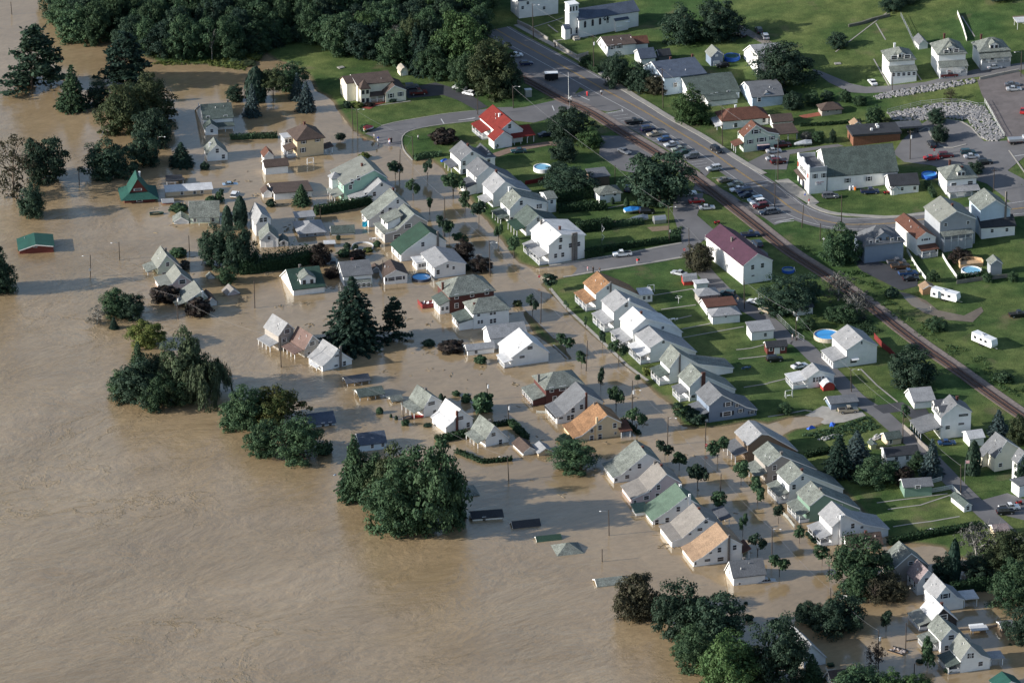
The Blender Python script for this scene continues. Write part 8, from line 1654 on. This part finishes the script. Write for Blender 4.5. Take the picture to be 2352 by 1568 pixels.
for t, p, l, c in (('L', (395, 795), 'blue tarpaulin bundle on the flooded road, left of two', 'blue'), ('L', (590, 765), 'blue tarpaulin bundle on the flooded road, right of two', 'blue'), ('Z', (275, 335), 'bright blue tarpaulin shelter at the end row house', 'blue'), ('J', (724, 1222), 'small light blue object adrift by the biggest river group', 'lblue'), ('L', (1000, 880), 'heap of pale scrap beside the tan shed', 'silver'), ('L', (560, 885), 'line of pale scrap across the garden', 'silver')):
    r = thing('tarpaulin' if c == 'blue' else 'debris', t, p, RT.uniform(0, 90), l, 'tarpaulin' if c == 'blue' else 'debris', None, 0); m = MB(); sz = .35 if 'adrift' in l else (1.5 if c == 'silver' else 1.2); n = 1 if c != 'silver' else 30
    if n == 1:
        m.add([(-sz, -sz * .5, 0), (sz, -sz * .6, 0), (sz * 1.1, sz * .6, 0), (-sz, sz * .5, 0), (-sz * .5, -.1, sz * .55), (0, .1, sz * .75), (sz * .6, 0, sz * .5)], [(0, 1, 6, 5), (0, 5, 4), (1, 2, 6), (2, 3, 4), (2, 4, 5, 6), (3, 0, 4)]); m.build('sheet', mat('blue_tarp2', (.03, .12, .6), .5) if c == 'blue' else PAINT['lblue'], r)
    else:
        for i in range(n): a, b = RT.gauss(0, sz), RT.gauss(0, .5); w_ = RT.uniform(.1, .5); m.box(a - w_, a + w_, b - .15, b + .15, 0, RT.uniform(.1, .5))
        m.build('scrap', mat('scrap', (.5, .48, .46), .7, .4, 3), r)
for t, p, l in (('F', (45, 150), 'x'), ('F', (1085, 640), 'jumble of garden furniture at the flared-roof house corner'), ('K', (250, 545), 'red object on the brick house porch steps'), ('G', (1480, 1380), 'white dish and bench on the lawn behind the row houses'), ('K', (2150, 255), 'blue garden table with chairs behind the carport house'), ('B', (780, 625), 'grey slab on the meadow'), ('D', (640, 590), 'white stone platform on the upper meadow'), ('N', (1485, 175), 'white garden bench on the dry lawn')):
    if l == 'x': continue
    r = thing('garden_clutter' if 'slab' not in l and 'platform' not in l else 'stone_slab', t, p, RT.uniform(0, 40), l, 'slab' if ('slab' in l or 'platform' in l) else 'furniture'); m = MB()
    if 'slab' in l or 'platform' in l: m.box(-1, 1, -.8, .8, 0, .25).build('slab', M_CONC, r)
    else:
        m.box(-.6, .6, -.35, .35, .65, .72)
        for x in (-.5, .5):
            for y in (-.3, .3): m.box(x - .04, x + .04, y - .04, y + .04, 0, .65)
        for x in (-1.1, 1.1): m.box(x - .25, x + .25, -.25, .25, .38, .44).box(x - .25, x + .25, -.25, -.2, .44, .9)
        m.build('table_and_chairs', {'b': PAINT['blue'], 'r': PAINT['red']}.get(l[0], M_TRIM), r)
r = thing('flagpole', 'L', (1805, 1310), 0, 'flagpole with striped red and white flag beside the alley', 'flagpole'); MB().tube((0, 0, 0), (0, 0, 7), .05).build('pole', M_METAL, r); f = MB()
for i in range(7): f.box(.06, 1.1, -.01, .01, 6.0 + i * .12, 6.0 + i * .12 + .06)
f.build('flag_stripes', mat('flag_red', (.5, .03, .04), .7), r); MB().box(.06, 1.1, -.005, .005, 5.98, 6.84).build('flag', M_TRIM, r)
